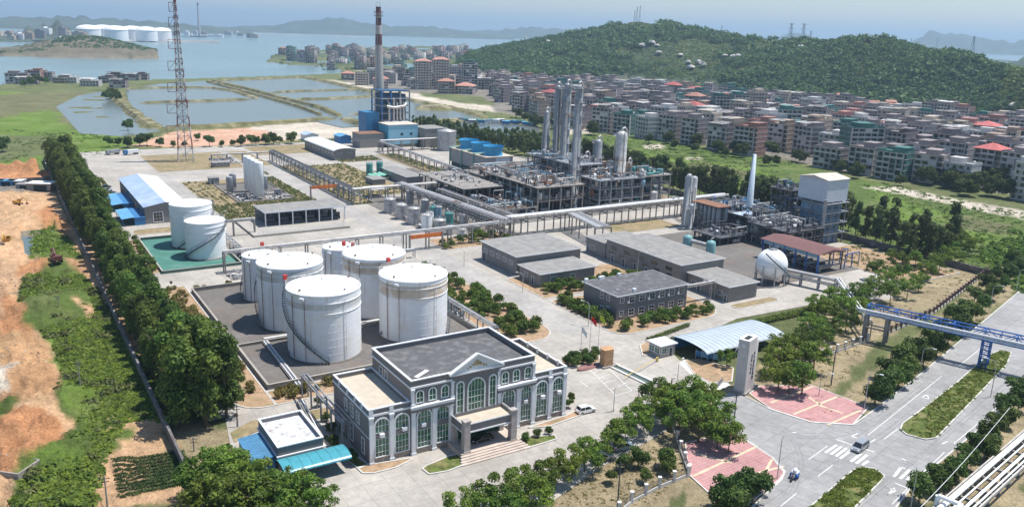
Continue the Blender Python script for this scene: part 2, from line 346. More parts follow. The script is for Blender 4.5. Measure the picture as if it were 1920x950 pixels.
def build_ground():
    ys = np.concatenate([np.radians(np.linspace(62, 12, 330)), np.radians(np.linspace(11.9, 1.0, 230)), np.radians(np.geomspace(.97, .15, 34))])
    R = CH / np.tan(ys); TH = np.radians(np.linspace(-50, 50, 1000))
    RR, TT = np.meshgrid(R, TH, indexing='ij'); X = RR * np.sin(TT); Y = RR * np.cos(TT); n1, n2 = X.shape
    land = np.zeros(X.shape, bool)
    JX = X + nz(X, Y, .03, 11) * 6; JY = Y + nz(X, Y, .03, 12) * 6
    for p in LAND: land |= inpoly(JX, JY, p)
    col = np.zeros(X.shape + (3,)); col[:] = C_SC
    JC = {}
    for c, j, poly in AREAS:
        j = 3 if j < 4.5 else (8 if j < 9 else 15)
        if j not in JC: JC[j] = (X + nz(X, Y, .7 / j, 21) * j * .7 + nz(X, Y, 3.3 / j, 25) * j * .22, Y + nz(X, Y, .7 / j, 23) * j * .7 + nz(X, Y, 3.1 / j, 26) * j * .22)
        col[inpoly(*JC[j], gp(*poly))] = c
    for _ in range(1):
        col[1:-1] = (col[:-2] + 2 * col[1:-1] + col[2:]) / 4; col[:, 1:-1] = (col[:, :-2] + 2 * col[:, 1:-1] + col[:, 2:]) / 4
    Z = np.zeros(X.shape); Hh = hill(X, Y); Z += Hh; hf = np.clip(Hh / 8, 0, 1)[..., None]
    col = col * (1 - hf) + np.array(C_HILL) * hf
    isl = inpoly(JX, JY, LAND[1])
    ic = G(165, 103); d = np.hypot((X - ic[0]) / 150, (Y - ic[1]) / 90); Z = np.where(isl, np.maximum(0, 36 * np.exp(-d ** 2 * 1.3)) + 3 + 4 * np.abs(nz(X, Y, .03, 5)), Z)
    ic = G(60, 102); d = np.hypot((X - ic[0]) / 160, (Y - ic[1]) / 50); Z = np.where(isl, np.maximum(Z, 9 * np.exp(-d ** 2) + 2), Z)
    ic = G(245, 104); d = np.hypot((X - ic[0]) / 75, (Y - ic[1]) / 50); Z = np.where(isl, np.maximum(Z, 14 * np.exp(-d ** 2) + 2), Z)
    col[isl] = (.15, .13, .09)
    # earthworks: mounds and ruts on the building site; soft relief on the weeds
    site = inpoly(X, Y, gp((-400, 330), (80, 345), (115, 440), (200, 500), (290, 650), (330, 720), (350, 960), (-400, 960)))
    wall = (X * ca + Y * sa) < 19
    rel = (np.abs(nz(X, Y, .12, 31)) * 1.7 + np.abs(nz(X, Y, .4, 32)) * 1.3 + nz(X, Y, 1.1, 37) * .34)
    edge = np.clip((19 - (X * ca + Y * sa)) / 10, 0, 1)
    Z = np.where(site & wall, rel * edge, Z)
    for (px, py, rx, ry, h) in ((30, 820, 9, 7, 2.6), (75, 760, 8, 6, 1.8), (85, 420, 14, 12, 3.5), (70, 590, 9, 14, 2.), (110, 500, 9, 8, 2.2), (30, 720, 7, 6, 1.8), (60, 865, 7, 5, 2), (20, 325, 25, 8, 4), (80, 325, 14, 7, 4)):
        cx, cy = G(px, py); Z += h * np.exp(-((X - cx) / rx) ** 2 - ((Y - cy) / ry) ** 2) * (1 + .35 * nz(X, Y, .6, 33)) * wall
    # a hollow with standing water by the site road
    hol = inpoly(X, Y, gp((38, 432), (95, 425), (110, 430), (66, 444), (62, 475), (45, 478)))
    Z = np.where(hol, -.7, Z)
    Z -= .5 * smooth((14 - (X * ca + Y * sa)) / 4) * 0
    marsh = inpoly(X + nz(X, Y, .05, 41) * 10, Y + nz(X, Y, .05, 42) * 10, gp((150, 176), (215, 170), (245, 205), (300, 243), (270, 252), (200, 240), (150, 215), (110, 190)))
    Z = np.where(marsh, nz(X, Y, .08, 43) * .18 - .06, Z)
    Z = np.where(land | isl, Z, -5)
    col[~(land | isl)] = (.2, .18, .14)
    shore = ~(land | isl)
    me = bpy.data.meshes.new('ground')
    V = np.stack([X, Y, Z], -1).reshape(-1, 3)
    idx = np.arange(n1 * n2).reshape(n1, n2); a = idx[:-1, :-1]; b = idx[:-1, 1:]; c = idx[1:, 1:]; dd = idx[1:, :-1]
    Fc = np.stack([a, dd, c, b], -1).reshape(-1, 4)[:, ::-1]
    me.vertices.add(len(V)); me.vertices.foreach_set('co', V.ravel().astype(np.float32))
    me.loops.add(Fc.size); me.loops.foreach_set('vertex_index', Fc.ravel().astype(np.int32))
    me.polygons.add(len(Fc)); me.polygons.foreach_set('loop_start', np.arange(0, Fc.size, 4, dtype=np.int32)); me.polygons.foreach_set('loop_total', np.full(len(Fc), 4, np.int32))
    me.update(calc_edges=True)
    at = me.color_attributes.new('soil', 'FLOAT_COLOR', 'POINT'); at.data.foreach_set('color', np.concatenate([col, np.ones(X.shape + (1,))], -1).ravel().astype(np.float32))
    m, n, p = nodes('soil_and_grass'); L = n.links; N = n.nodes
    A = N.new('ShaderNodeAttribute'); A.attribute_name = 'soil'; tc = N.new('ShaderNodeTexCoord'); c = A.outputs[0]
    for sc, lo, hi, det in ((.035, .72, 1.25, 6), (.35, .72, 1.3, 6), (2.2, .7, 1.3, 4)):
        t = N.new('ShaderNodeTexNoise'); t.inputs['Scale'].default_value = sc; t.inputs['Detail'].default_value = det; t.inputs['Roughness'].default_value = .65; L.new(tc.outputs['Object'], t.inputs['Vector'])
        r = N.new('ShaderNodeMapRange'); r.inputs[1].default_value = .3; r.inputs[2].default_value = .7; r.inputs[3].default_value = lo; r.inputs[4].default_value = hi; L.new(t.outputs['Fac'], r.inputs[0])
        x = N.new('ShaderNodeVectorMath'); x.operation = 'SCALE'; L.new(c, x.inputs[0]); L.new(r.outputs[0], x.inputs['Scale']); c = x.outputs[0]
    t = N.new('ShaderNodeTexNoise'); t.inputs['Scale'].default_value = .05; t.inputs['Detail'].default_value = 7; t.inputs['Roughness'].default_value = .7; L.new(tc.outputs['Object'], t.inputs['Vector'])
    r = N.new('ShaderNodeMapRange'); r.inputs[1].default_value = .5; r.inputs[2].default_value = .75; r.inputs[4].default_value = .45; L.new(t.outputs['Fac'], r.inputs[0])
    x = N.new('ShaderNodeMix'); x.data_type = 'RGBA'; x.inputs[7].default_value = (.30, .26, .14, 1); L.new(r.outputs[0], x.inputs[0]); L.new(c, x.inputs[6]); L.new(x.outputs[2], p.inputs['Base Color'])
    p.inputs['Roughness'].default_value = .95; p.inputs['Specular IOR Level'].default_value = .15
    t = N.new('ShaderNodeTexNoise'); t.inputs['Scale'].default_value = .9; t.inputs['Detail'].default_value = 8; t.inputs['Roughness'].default_value = .7; L.new(tc.outputs['Object'], t.inputs['Vector'])
    b = N.new('ShaderNodeBump'); b.inputs['Strength'].default_value = 1; b.inputs['Distance'].default_value = 1.1; L.new(t.outputs['Fac'], b.inputs['Height']); L.new(b.outputs[0], p.inputs['Normal'])
    me.materials.append(m); o = bpy.data.objects.new('ground', me); COL.objects.link(o); tag(o, kind='structure')
build_ground()
# ------------------------------------------------------------ sea and haze
seam = watermat('sea_water', (.165, .235, .245), .25, .35, .12); pondm = watermat('pond_water', (.13, .15, .145), .18, .2, .25); ditchm = watermat('ditch_water', (.10, .13, .12), .08, .05)
sheet('sea', [(-30000, 300), (30000, 300), (30000, 30000), (-30000, 30000)], -1.2, seam, pix=False)
m = bpy.data.materials.new('haze_air'); m.use_nodes = True; nn = m.node_tree; nn.nodes.clear()
pv = nn.nodes.new('ShaderNodeVolumePrincipled'); ou = nn.nodes.new('ShaderNodeOutputMaterial'); nn.links.new(pv.outputs[0], ou.inputs['Volume'])
pv.inputs['Color'].default_value = (.56, .78, 1, 1); pv.inputs['Density'].default_value = .000108; pv.inputs['Anisotropy'].default_value = .2
hb = MB().box(-31000, 31000, -2000, 31000, -8, 420); tag(hb.build('haze', m), kind='stuff')
# ------------------------------------------------------------ ponds, dikes
sheet('pond', [(236, 168), (300, 158), (400, 151), (560, 147), (670, 166), (780, 188), (880, 210), (912, 222), (800, 234), (640, 240), (590, 228), (292, 240), (262, 218), (243, 200)], .35, pondm)
sheet('pond', [(150, 178), (215, 168), (243, 200), (292, 241), (300, 246), (230, 256), (150, 250), (105, 200)], .03, pondm)
sheet('pond', [(760, 236), (880, 228), (960, 231), (1010, 238), (1016, 262), (990, 266), (930, 264), (800, 256)], .35, pondm)
sheet('ditch', [(30, 430), (110, 422), (115, 432), (70, 446), (66, 480), (40, 482)], -.25, ditchm)
dikem = mat('dike_grass', (.17, .16, .07), .95, var=.35, scale=.1, dirt=(.34, .29, .2), dscale=.05, bump=.6)
def dike(pts, w=7, h=1.3, name='dike', m=None):
    mb = MB(); P = []
    for i in range(len(pts) - 1):
        p, q = G(*pts[i]), G(*pts[i + 1]); k = max(1, int(math.dist(p, q) / 12)); P += [(lerp(p[0], q[0], j / k), lerp(p[1], q[1], j / k)) for j in range(k)]
    P.append(G(*pts[-1])); r = random.Random(len(pts) * 7 + int(pts[0][0]))
    rows = []
    for i, p in enumerate(P):
        q = P[min(i + 1, len(P) - 1)]; o = P[max(i - 1, 0)]; dx, dy = q[0] - o[0], q[1] - o[1]; l = math.hypot(dx, dy) or 1; nx, ny = -dy / l, dx / l
        ww = w * r.uniform(.75, 1.3) / 2; hh = h * r.uniform(.9, 1.3) + .5
        if i in (0, len(P) - 1): hh = -.3; ww *= .3
        rows.append([(p[0] + nx * ww * s, p[1] + ny * ww * s, z) for s, z in ((-1.3, -.3), (-.6, hh), (.6, hh), (1.3, -.3))])
    vs = [v for row in rows for v in row]; fs = []
    for i in range(len(rows) - 1):
        for j in range(3): fs.append((i * 4 + j, i * 4 + j + 1, i * 4 + j + 5, i * 4 + j + 4))
    mb.add(vs, [f[::-1] for f in fs]); mb.smooth = True; return struct(name, mb, m or dikem)
dike([(228, 168), (290, 166), (345, 165), (400, 166), (440, 172), (485, 187)], 8)
dike([(252, 195), (330, 192), (400, 190), (480, 187)], 5)
dike([(385, 153), (440, 168), (500, 184), (560, 201), (605, 218)], 5, 1.5)
dike([(395, 152), (470, 170), (540, 188), (600, 203), (640, 220)], 7, 2)
dike([(290, 241), (380, 239), (480, 234), (560, 228), (640, 222)], 9, 1.6)
dike([(500, 175), (560, 172), (640, 170), (690, 169)], 6)
dike([(540, 188), (600, 187), (660, 184), (712, 181)], 8, 1.5)
dike([(645, 216), (700, 214), (760, 213)], 6)
dike([(570, 145), (640, 160), (700, 174), (770, 189), (860, 207), (915, 222)], 12, 1.8)
dike([(385, 153), (480, 149), (570, 145)], 12, 1.5)
dike([(213, 172), (222, 186), (240, 204), (262, 222), (294, 242)], 11, 2.2)
dike([(782, 207), (800, 205), (830, 205), (862, 208)], 26, 3.2)
dike([(760, 232), (850, 227), (915, 225), (1010, 236)], 10, 1.4)
dike([(905, 262), (960, 268), (1015, 266)], 8, 1.2)
dike([(640, 222), (670, 232), (700, 238)], 12, 2)
# ------------------------------------------------------------ far shores and hills (6 - 14 km away)
def range_(pts, depth, name, m, zb=-2):
    """a chain of hills: (bearing px, distance, height) points with real depth"""
    mb = MB(); rows = []
    for px, dist, h in pts:
        x, y = G(px, 200); l = math.hypot(x, y); dx, dy = x / l, y / l
        rows.append([(dx * (dist + depth * s), dy * (dist + depth * s), zb + h * k) for s, k in ((-.5, 0), (-.25, .5), (-.1, .85), (0, 1), (.2, .8), (.5, 0))])
    vs = [v for r_ in rows for v in r_]; fs = []
    for i in range(len(rows) - 1):
        for j in range(5): fs.append((i * 6 + j, i * 6 + 6 + j, i * 6 + 7 + j, i * 6 + 1 + j))
    mb.smooth = True; mb.add(vs, fs); return struct(name, mb, m)
farhill = mat('far_hill_wood', (.075, .10, .07), .95, var=.3, scale=.004)
farland = mat('far_land', (.26, .27, .26), .95, var=.3, scale=.004)
def rpts(x0, x1, n, d, prof, amp, seed):
    r = random.Random(seed); o = []
    for i in range(n + 1):
        t = i / n; px = lerp(x0, x1, t); hh = np.interp(px, [p[0] for p in prof], [p[1] for p in prof]); o.append((px, d, max(2, hh * (1 + r.uniform(-amp, amp)))))
    return o
range_(rpts(-250, 480, 70, 6400, [(-250, 60), (0, 70), (150, 80), (330, 60), (480, 30)], .18, 1), 900, 'hills', farhill)
range_(rpts(420, 960, 60, 8200, [(420, 30), (520, 60), (620, 150), (680, 120), (740, 80), (800, 90), (900, 50), (960, 40)], .12, 2), 1500, 'hills', farhill)
range_(rpts(880, 1250, 40, 9500, [(880, 60), (1000, 120), (1100, 90), (1250, 30)], .15, 3), 1500, 'hills', farhill)
range_(rpts(1400, 2100, 70, 9800, [(1400, 60), (1480, 140), (1560, 60), (1680, 60), (1720, 190), (1800, 160), (1880, 120), (1930, 200), (2100, 220)], .12, 4), 1800, 'hills', farhill)
range_(rpts(1585, 1650, 14, 7000, [(1585, 2), (1600, 60), (1612, 140), (1622, 120), (1640, 50), (1650, 2)], .03, 5), 600, 'hills', farhill)
range_(rpts(1650, 1900, 30, 5200, [(1650, 4), (1700, 62), (1760, 50), (1830, 12), (1900, 4)], .15, 6), 500, 'hills', farhill)
range_(rpts(1855, 2100, 20, 2600, [(1855, 3), (1880, 40), (1920, 68), (2100, 90)], .12, 7), 500, 'hills', farhill)
range_(rpts(-250, 420, 60, 3600, [(-250, 12), (420, 5)], .4, 8), 500, 'far_shore', farland)
range_(rpts(-250, 160, 60, 3250, [(-250, 40), (-60, 30), (40, 26), (60, 35), (105, 62), (125, 60), (150, 40), (160, 6)], .25, 9), 420, 'hills', farhill)
range_(rpts(320, 700, 40, 6300, [(320, 8), (700, 5)], .4, 10), 500, 'far_shore', farland)
# ============================================================ PAVING, ROADS, BEDS
def ws(name, pts, z, m, kerb=0): return sheet(name, pts, z, m, pix=False, kerb=kerb)
def gridmat(name, col, line, sx, sy, w=.02, rough=.9, dirtc=None, rot=0):
    if name in MATS: return MATS[name]
    m, n, p = nodes(name); L = n.links; N = n.nodes; tc = N.new('ShaderNodeTexCoord')
    mp = N.new('ShaderNodeMapping'); mp.inputs['Rotation'].default_value = (0, 0, -rot); L.new(tc.outputs['Object'], mp.inputs[0])
    b = N.new('ShaderNodeTexBrick'); b.offset = 0; b.inputs['Scale'].default_value = 1; b.inputs['Brick Width'].default_value = sx; b.inputs['Row Height'].default_value = sy; b.inputs['Mortar Size'].default_value = w
    b.inputs['Color1'].default_value = rgb(tuple(k * .95 for k in col)); b.inputs['Color2'].default_value = rgb(tuple(k * 1.05 for k in col)); b.inputs['Mortar'].default_value = rgb(line)
    L.new(mp.outputs[0], b.inputs[0]); c = b.outputs[0]
    for sc, lo, hi in ((.06, .82, 1.13), (.6, .88, 1.1), (4, .9, 1.1)):
        t = N.new('ShaderNodeTexNoise'); t.inputs['Scale'].default_value = sc; t.inputs['Detail'].default_value = 6; L.new(tc.outputs['Object'], t.inputs['Vector'])
        r = N.new('ShaderNodeMapRange'); r.inputs[1].default_value = .3; r.inputs[2].default_value = .7; r.inputs[3].default_value = lo; r.inputs[4].default_value = hi; L.new(t.outputs['Fac'], r.inputs[0])
        x = N.new('ShaderNodeVectorMath'); x.operation = 'SCALE'; L.new(c, x.inputs[0]); L.new(r.outputs[0], x.inputs['Scale']); c = x.outputs[0]
    if dirtc:
        t = N.new('ShaderNodeTexNoise'); t.inputs['Scale'].default_value = .11; t.inputs['Detail'].default_value = 8; t.inputs['Roughness'].default_value = .7; L.new(tc.outputs['Object'], t.inputs['Vector'])
        r = N.new('ShaderNodeMapRange'); r.inputs[1].default_value = .52; r.inputs[2].default_value = .68; r.inputs[4].default_value = .8; L.new(t.outputs['Fac'], r.inputs[0])
        x = N.new('ShaderNodeMix'); x.data_type = 'RGBA'; x.inputs[7].default_value = rgb(dirtc); L.new(r.outputs[0], x.inputs[0]); L.new(c, x.inputs[6]); c = x.outputs[2]
    L.new(c, p.inputs['Base Color']); p.inputs['Roughness'].default_value = rough; p.inputs['Specular IOR Level'].default_value = .25; MATS[name] = m; return m
slab = gridmat('concrete_slabs', (.385, .355, .315), (.25, .235, .21), 4.5, 5.5, .05, dirtc=(.29, .265, .235), rot=AL)
road = gridmat('concrete_carriageway', (.30, .295, .29), (.20, .196, .19), 4, 6, .06, dirtc=(.235, .23, .225), rot=math.radians(45))
proad = gridmat('concrete_plant_road', (.355, .335, .31), (.24, .23, .21), 5, 5, .05, dirtc=(.285, .27, .25), rot=AL)
bundm = gridmat('bund_floor', (.155, .142, .13), (.09, .085, .08), 6, 6, .05, dirtc=(.185, .14, .11), rot=AL)
pink = gridmat('pink_block_paving', (.42, .20, .20), (.42, .36, .33), .8, .8, .04, dirtc=(.43, .28, .26), rot=math.radians(35))
cream = mat('cream_paving_band', (.60, .49, .34), .9)
paint = mat('white_road_paint', (.68, .68, .66), .8, var=.1, scale=1.5, dirt=(.42, .41, .4), dscale=1.2)
Z1, Z2, Z3 = .10, .106, .112
ws('pavement', [W(30, 568), W(30, 180), G(418, 760), G(432, 835), G(600, 965), G(1000, 965), G(1130, 874), G(1250, 808), G(1258, 750), G(1340, 744), G(1372, 712), G(1290, 690), G(1262, 664), W(146, 151), W(180, 160), W(226, 158), W(238, 150), W(262, 158), W(290, 170), W(294, 400), W(300, 440), W(290, 470), W(215, 568)], Z1, slab)
def prect(a0, a1, b0, b1): return [W(a0, b0), W(a1, b0), W(a1, b1), W(a0, b1)]
def bed(a0, a1, b0, b1, m=dirt, r=0, z=.2, name='garden_bed', kerb=.1):
    pts = [(a0, b0), (a1, b0), (a1, b1), (a0, b1)]
    if r:
        o = []
        for i, (x, y) in enumerate(pts):
            if isinstance(r, (list, tuple)) and not r[i]: o.append((x, y)); continue
            rr = r[i] if isinstance(r, (list, tuple)) else r; cx = x + (rr if x == a0 else -rr); cy = y + (rr if y == b0 else -rr)
            s = math.pi + i * math.pi / 2
            o += [(cx + rr * math.cos(s + k * math.pi / 12), cy + rr * math.sin(s + k * math.pi / 12)) for k in range(7)]
        pts = o
    ws(name, [W(*p) for p in pts], z, m, kerb)
ws('road', prect(127, 137, 173, 476), Z2, proad); ws('road', prect(66, 77.5, 348, 470), Z2, proad)
ws('road', prect(192, 206, 350, 565), Z2, proad); ws('road', prect(30.5, 37.5, 165, 520), Z2, proad)
bed(38, 45.6, 166, 262, r=(6, 0, 0, 2)); bed(45.8, 63, 166, 173.6, r=(0, 2, 0, 0)); bed(38.6, 42.2, 280, 329)
bed(109, 125.5, 172, 248, r=(8, 8, 0, 0)); bed(139.5, 182, 164.5, 198.5, r=(5, 10, 0, 2)); bed(139.5, 184, 201, 224)
bed(78.5, 126, 346, 442, m=drygrass); bed(138, 149, 355, 475, m=drygrass); bed(150, 177, 372, 470, m=drygrass); bed(177, 203, 474, 494, m=drygrass)
bed(207.5, 222, 392, 497, m=drygrass); bed(139, 171, 266, 283, m=dirt, r=(2, 0, 0, 2)); bed(41, 46, 400, 470, m=drygrass)
bed(74, 121, 477, 541, m=drygrass); bed(187, 206, 166, 170, m=drygrass, r=1.5); bed(42, 64, 336, 345, m=drygrass, r=3)
bed(262, 292, 158, 203, m=dirt); bed(255, 290, 300, 330, m=drygrass); bed(215, 250, 258, 275, m=drygrass); bed(140, 186, 519, 558, m=drygrass); bed(124, 137, 480, 540, m=drygrass)
ws('tank_pad', prect(144.5, 178, 286, 366), .12, bundm); ws('process_pad', prect(172, 292, 302, 440), .13, bundm); ws('tank_pad', prect(92, 118, 380, 428), .3, bundm)
ws('tank_pad', prect(206, 262, 178, 250), .12, bundm)
ws('tank_bund_floor', prect(46.8, 106, 175, 255), .14, bundm); ws('tank_bund_floor', prect(42.4, 67, 279, 327), .14, greenpad)
# --- the highway with its junction
hw = [(1400, 960), (1465, 900), (1472, 885), (1448, 858), (1378, 812), (1345, 762), (1340, 742), (1372, 735), (1395, 742), (1445, 768), (1520, 792), (1599, 797), (1640, 768), (1728, 700), (1925, 535), (2100, 400), (2300, 520), (1925, 740), (1857, 787), (1715, 905), (1670, 965)]
sheet('highway', hw, .105, road)
def pedge(pts, z=.18, w=.3):
    k = MB(); P = [G(*p) for p in pts]
    for i in range(len(P) - 1): k.beam((*P[i], z - .1), (*P[i + 1], z - .1), w, .3 + .003 * (i % 2))
    return struct('kerb', k, kerbm)
pedge(hw[0:7]); pedge(hw[8:15]); pedge(hw[16:21])
up_med = [(1688, 806), (1692, 795), (1740, 760), (1793, 719), (1850, 668), (1878, 657), (1896, 662), (1887, 685), (1830, 745), (1755, 822), (1735, 825), (1700, 816)]
lo_med = [(1600, 882), (1615, 877), (1640, 880), (1658, 893), (1652, 903), (1605, 950), (1588, 968), (1500, 968), (1520, 950)]
sheet('median_strip', up_med, .25, lawn, kerb=.12); sheet('median_strip', lo_med, .25, lawn, kerb=.12)
pl1 = [(1405, 738), (1425, 724), (1520, 722), (1628, 764), (1599, 796), (1520, 791), (1446, 767)]
pl2 = [(1290, 888), (1285, 830), (1376, 812), (1447, 858), (1470, 886), (1462, 899), (1400, 948), (1330, 925)]
sheet('plaza', pl1, .17, pink, kerb=.05); sheet('plaza', pl2, .17, pink, kerb=.05)
def line(name, segs, w, z, m):
    mb = MB()
    for p, q in segs:
        p = G(*p); q = G(*q); dx, dy = q[0] - p[0], q[1] - p[1]; l = math.hypot(dx, dy); nx, ny = -dy / l * w / 2, dx / l * w / 2
        mb.add([(p[0] - nx, p[1] - ny, z), (q[0] - nx, q[1] - ny, z), (q[0] + nx, q[1] + ny, z), (p[0] + nx, p[1] + ny, z)], [(0, 1, 2, 3)])
    return struct(name, mb, m)
def zc(l, ox=1440, oy=710, k=3.958): return [((a / k + ox, b / k + oy), (c / k + ox, d / k + oy)) for a, b, c, d in l]
line('paving_band', zc([(190, 265, 515, 135), (440, 345, 690, 235), (380, 200, 560, 260), (20, 180, 330, 60), (300, 140, 400, 200)]) + [((1300, 893), (1420, 837)), ((1340, 905), (1470, 875)), ((1300, 850), (1372, 868)), ((1385, 890), (1440, 915)), ((1430, 895), (1447, 862))], .55, .176, cream)
line('road_marking', zc([(425, 550, 510, 490), (465, 562, 545, 503), (505, 575, 583, 515), (535, 592, 618, 528), (615, 615, 690, 555), (655, 628, 735, 565), (700, 640, 745, 610)]
     + [(935, 728, 985, 660), (980, 742, 1052, 675), (1030, 752, 1098, 688), (1080, 762, 1140, 703), (1135, 770, 1180, 718)]), .55, .111, paint)
line('road_marking', zc([(505, 450, 790, 545), (945, 775, 1060, 822), (990, 655, 1040, 680)]), .3, .111, paint)
line('road_marking', zc([(740, 420, 1190, 60), (1190, 60, 1290, -20), (370, 725, 480, 640), (95, 945, 210, 850), (1145, 700, 1310, 545), (920, 930, 1035, 815), (860, 450, 965, 370), (1380, 480, 1560, 330), (1650, 250, 1760, 160), (300, 600, 440, 500), (1400, -80, 1620, -260)]), .16, .111, paint)
line('road_marking', zc([(885, 860, 940, 810), (885, 860, 950, 830), (905, 815, 950, 830), (1140, 140, 1185, 115), (1140, 140, 1190, 150), (1180, 112, 1192, 150), (620, 425, 668, 405), (620, 425, 660, 440), (760, 470, 795, 450), (1290, 485, 1330, 465)]), .25, .111, paint)
tyre = mat('tyre_marks', (.255, .25, .248), .85, var=.12, scale=.6)
AN = [0]
def arc(pts, w=.35):
    AN[0] += 1; za = .1072 + AN[0] * .0004
    P = [G(*p) for p in pts]; Q_ = []
    for i in range(len(P) - 1):
        p0, p1, p2, p3 = P[max(0, i - 1)], P[i], P[i + 1], P[min(len(P) - 1, i + 2)]
        for k in range(8): t = k / 8; Q_.append(tuple(.5 * ((2 * p1[j]) + (-p0[j] + p2[j]) * t + (2 * p0[j] - 5 * p1[j] + 4 * p2[j] - p3[j]) * t * t + (-p0[j] + 3 * p1[j] - 3 * p2[j] + p3[j]) * t ** 3) for j in (0, 1)))
    mb = MB()
    for i in range(len(Q_) - 1):
        p, q = Q_[i], Q_[i + 1]; dx, dy = q[0] - p[0], q[1] - p[1]; l = math.hypot(dx, dy) or 1; nx, ny = -dy / l * w / 2, dx / l * w / 2
        mb.add([(p[0] - nx, p[1] - ny, za), (q[0] - nx, q[1] - ny, za), (q[0] + nx, q[1] + ny, za), (p[0] + nx, p[1] + ny, za)], [(0, 1, 2, 3)])
    struct('tyre_marks', mb, tyre)
for k in range(3): o = k * 8; arc([(1455 + o, 800), (1482 + o, 840), (1490 + o, 880), (1470 + o, 930)], .25); arc([(1420, 790 + o * .8), (1500, 812 + o * .6), (1580, 806 + o * .7), (1650, 778 + o * .9), (1740, 712 + o)], .26)
for k in range(2): o = k * 9; arc([(1500, 905 - o), (1560, 870 - o), (1640, 830 - o), (1720, 770 - o)], .3); arc([(1640, 915 + o), (1700, 870 + o), (1800, 790 + o), (1890, 715 + o)], .3)
# --- forecourt parking bays and gate ground
line('parking_line', zc([(555, -90, 770, 125), (770, 125, 890, 90), (660, -130, 890, 90), (600, -45, 690, -75), (640, -5, 730, -35), (680, 35, 775, 5), (725, 80, 825, 45), (420, -110, 640, -140), (500, 10, 560, 60)], 960, 710), .14, .107, paint)
ws('white_gate_paving', [G(*p) for p in ((1272, 680), (1284, 674), (1300, 678), (1370, 722), (1340, 735), (1322, 728))], .12, mat('pale_paving', (.62, .60, .56), .9))
sheet('garden_bed', [(1284, 676), (1310, 675), (1375, 690), (1372, 716), (1330, 718), (1300, 700)], .22, dirt, kerb=.05)
sheet('garden_bed', [(792, 880), (800, 874), (845, 855), (866, 852), (875, 870), (840, 884), (805, 890)], .24, lawn, kerb=.1)
sheet('garden_bed', [(975, 822), (1040, 817), (1044, 824), (985, 842)], .24, lawn, kerb=.1)
sheet('garden_bed', [(670, 878), (690, 873), (770, 860), (772, 863), (740, 878), (700, 888), (680, 888)], .24, dirt, kerb=.1)
sheet('garden_bed', [(1062, 780), (1085, 768), (1092, 778), (1030, 800), (990, 803)], .24, dirt, kerb=.1)
sheet('garden_bed', [(600, 820), (612, 815), (690, 872), (672, 880)], .24, lawn, kerb=.1)
sheet('garden_bed', [(432, 812), (470, 790), (630, 762), (632, 775), (540, 800), (480, 810), (440, 830)], .2, drygrass)
sheet('garden_bed', [(1200, 648), (1215, 640), (1225, 645), (1222, 665), (1205, 668)], .24, dirt, kerb=.1)
sheet('garden_bed', [(1052, 680), (1058, 672), (1122, 662), (1125, 680), (1060, 692)], .24, dirt, kerb=.1)
# narrow water channel by the gate
c = MB(); P = [G(1142, 689), G(1156, 683), G(1238, 720), G(1222, 728)]; I = [G(1148, 689), G(1155, 686), G(1231, 721), G(1222, 725)]
c.hollow_poly(P, I, .1, .4); struct('channel_wall', c, kerbm); ws('channel_water', I, .13, ditchm)
# compressor platform
pf = MB().box(0, 39, 0, 31, 0, .9); pf = MB(); pf.prism(prect(81, 120, 314, 346), .1, .95); struct('platform', pf, concrete)
# ============================================================ STORAGE TANKS
def rail(mb, r, z, h=1.1, n=28, a0=0, a1=2 * math.pi, t=.045):
    P = [(r * math.cos(a0 + (a1 - a0) * i / n), r * math.sin(a0 + (a1 - a0) * i / n)) for i in range(n + 1)]
    for i in range(n):
        for k in (h, h * .5): mb.tube((*P[i], z + k), (*P[i + 1], z + k), t, n=4, caps=False)
        mb.tube((*P[i], z), (*P[i], z + h), t, n=4, caps=False)
stairm = mat('dark_stair_paint', (.10, .125, .15), .6, var=.2)
def stair(R, z0, z1, a0, sweep, parent, mt=stairm):
    """spiral stair hugging the shell: treads, stringer and handrail"""
    s = MB(); n = int((z1 - z0) / .45); w = .9
    for i in range(n + 1):
        t = i / n; a = a0 + sweep * t; z = lerp(z0, z1, t); c, sn = math.cos(a), math.sin(a); d = abs(sweep) / n * .5
        q = [((R + rr) * math.cos(a + dd), (R + rr) * math.sin(a + dd)) for rr, dd in ((.1, -d), (w, -d), (w, d), (.1, d))]
        s.prism(q, z - .05, z)
    n2 = n // 3; P = [((R + w) * math.cos(a0 + sweep * i / n2), (R + w) * math.sin(a0 + sweep * i / n2), lerp(z0, z1, i / n2)) for i in range(n2 + 1)]
    for i in range(n2):
        s.beam(P[i], P[i + 1], .08, .4); p, q = Vector(P[i]), Vector(P[i + 1])
        s.tube(p + Vector((0, 0, 1.1)), q + Vector((0, 0, 1.1)), .05, n=4); s.tube(p, p + Vector((0, 0, 1.1)), .04, n=4)
    s.build('stair', mt, parent)
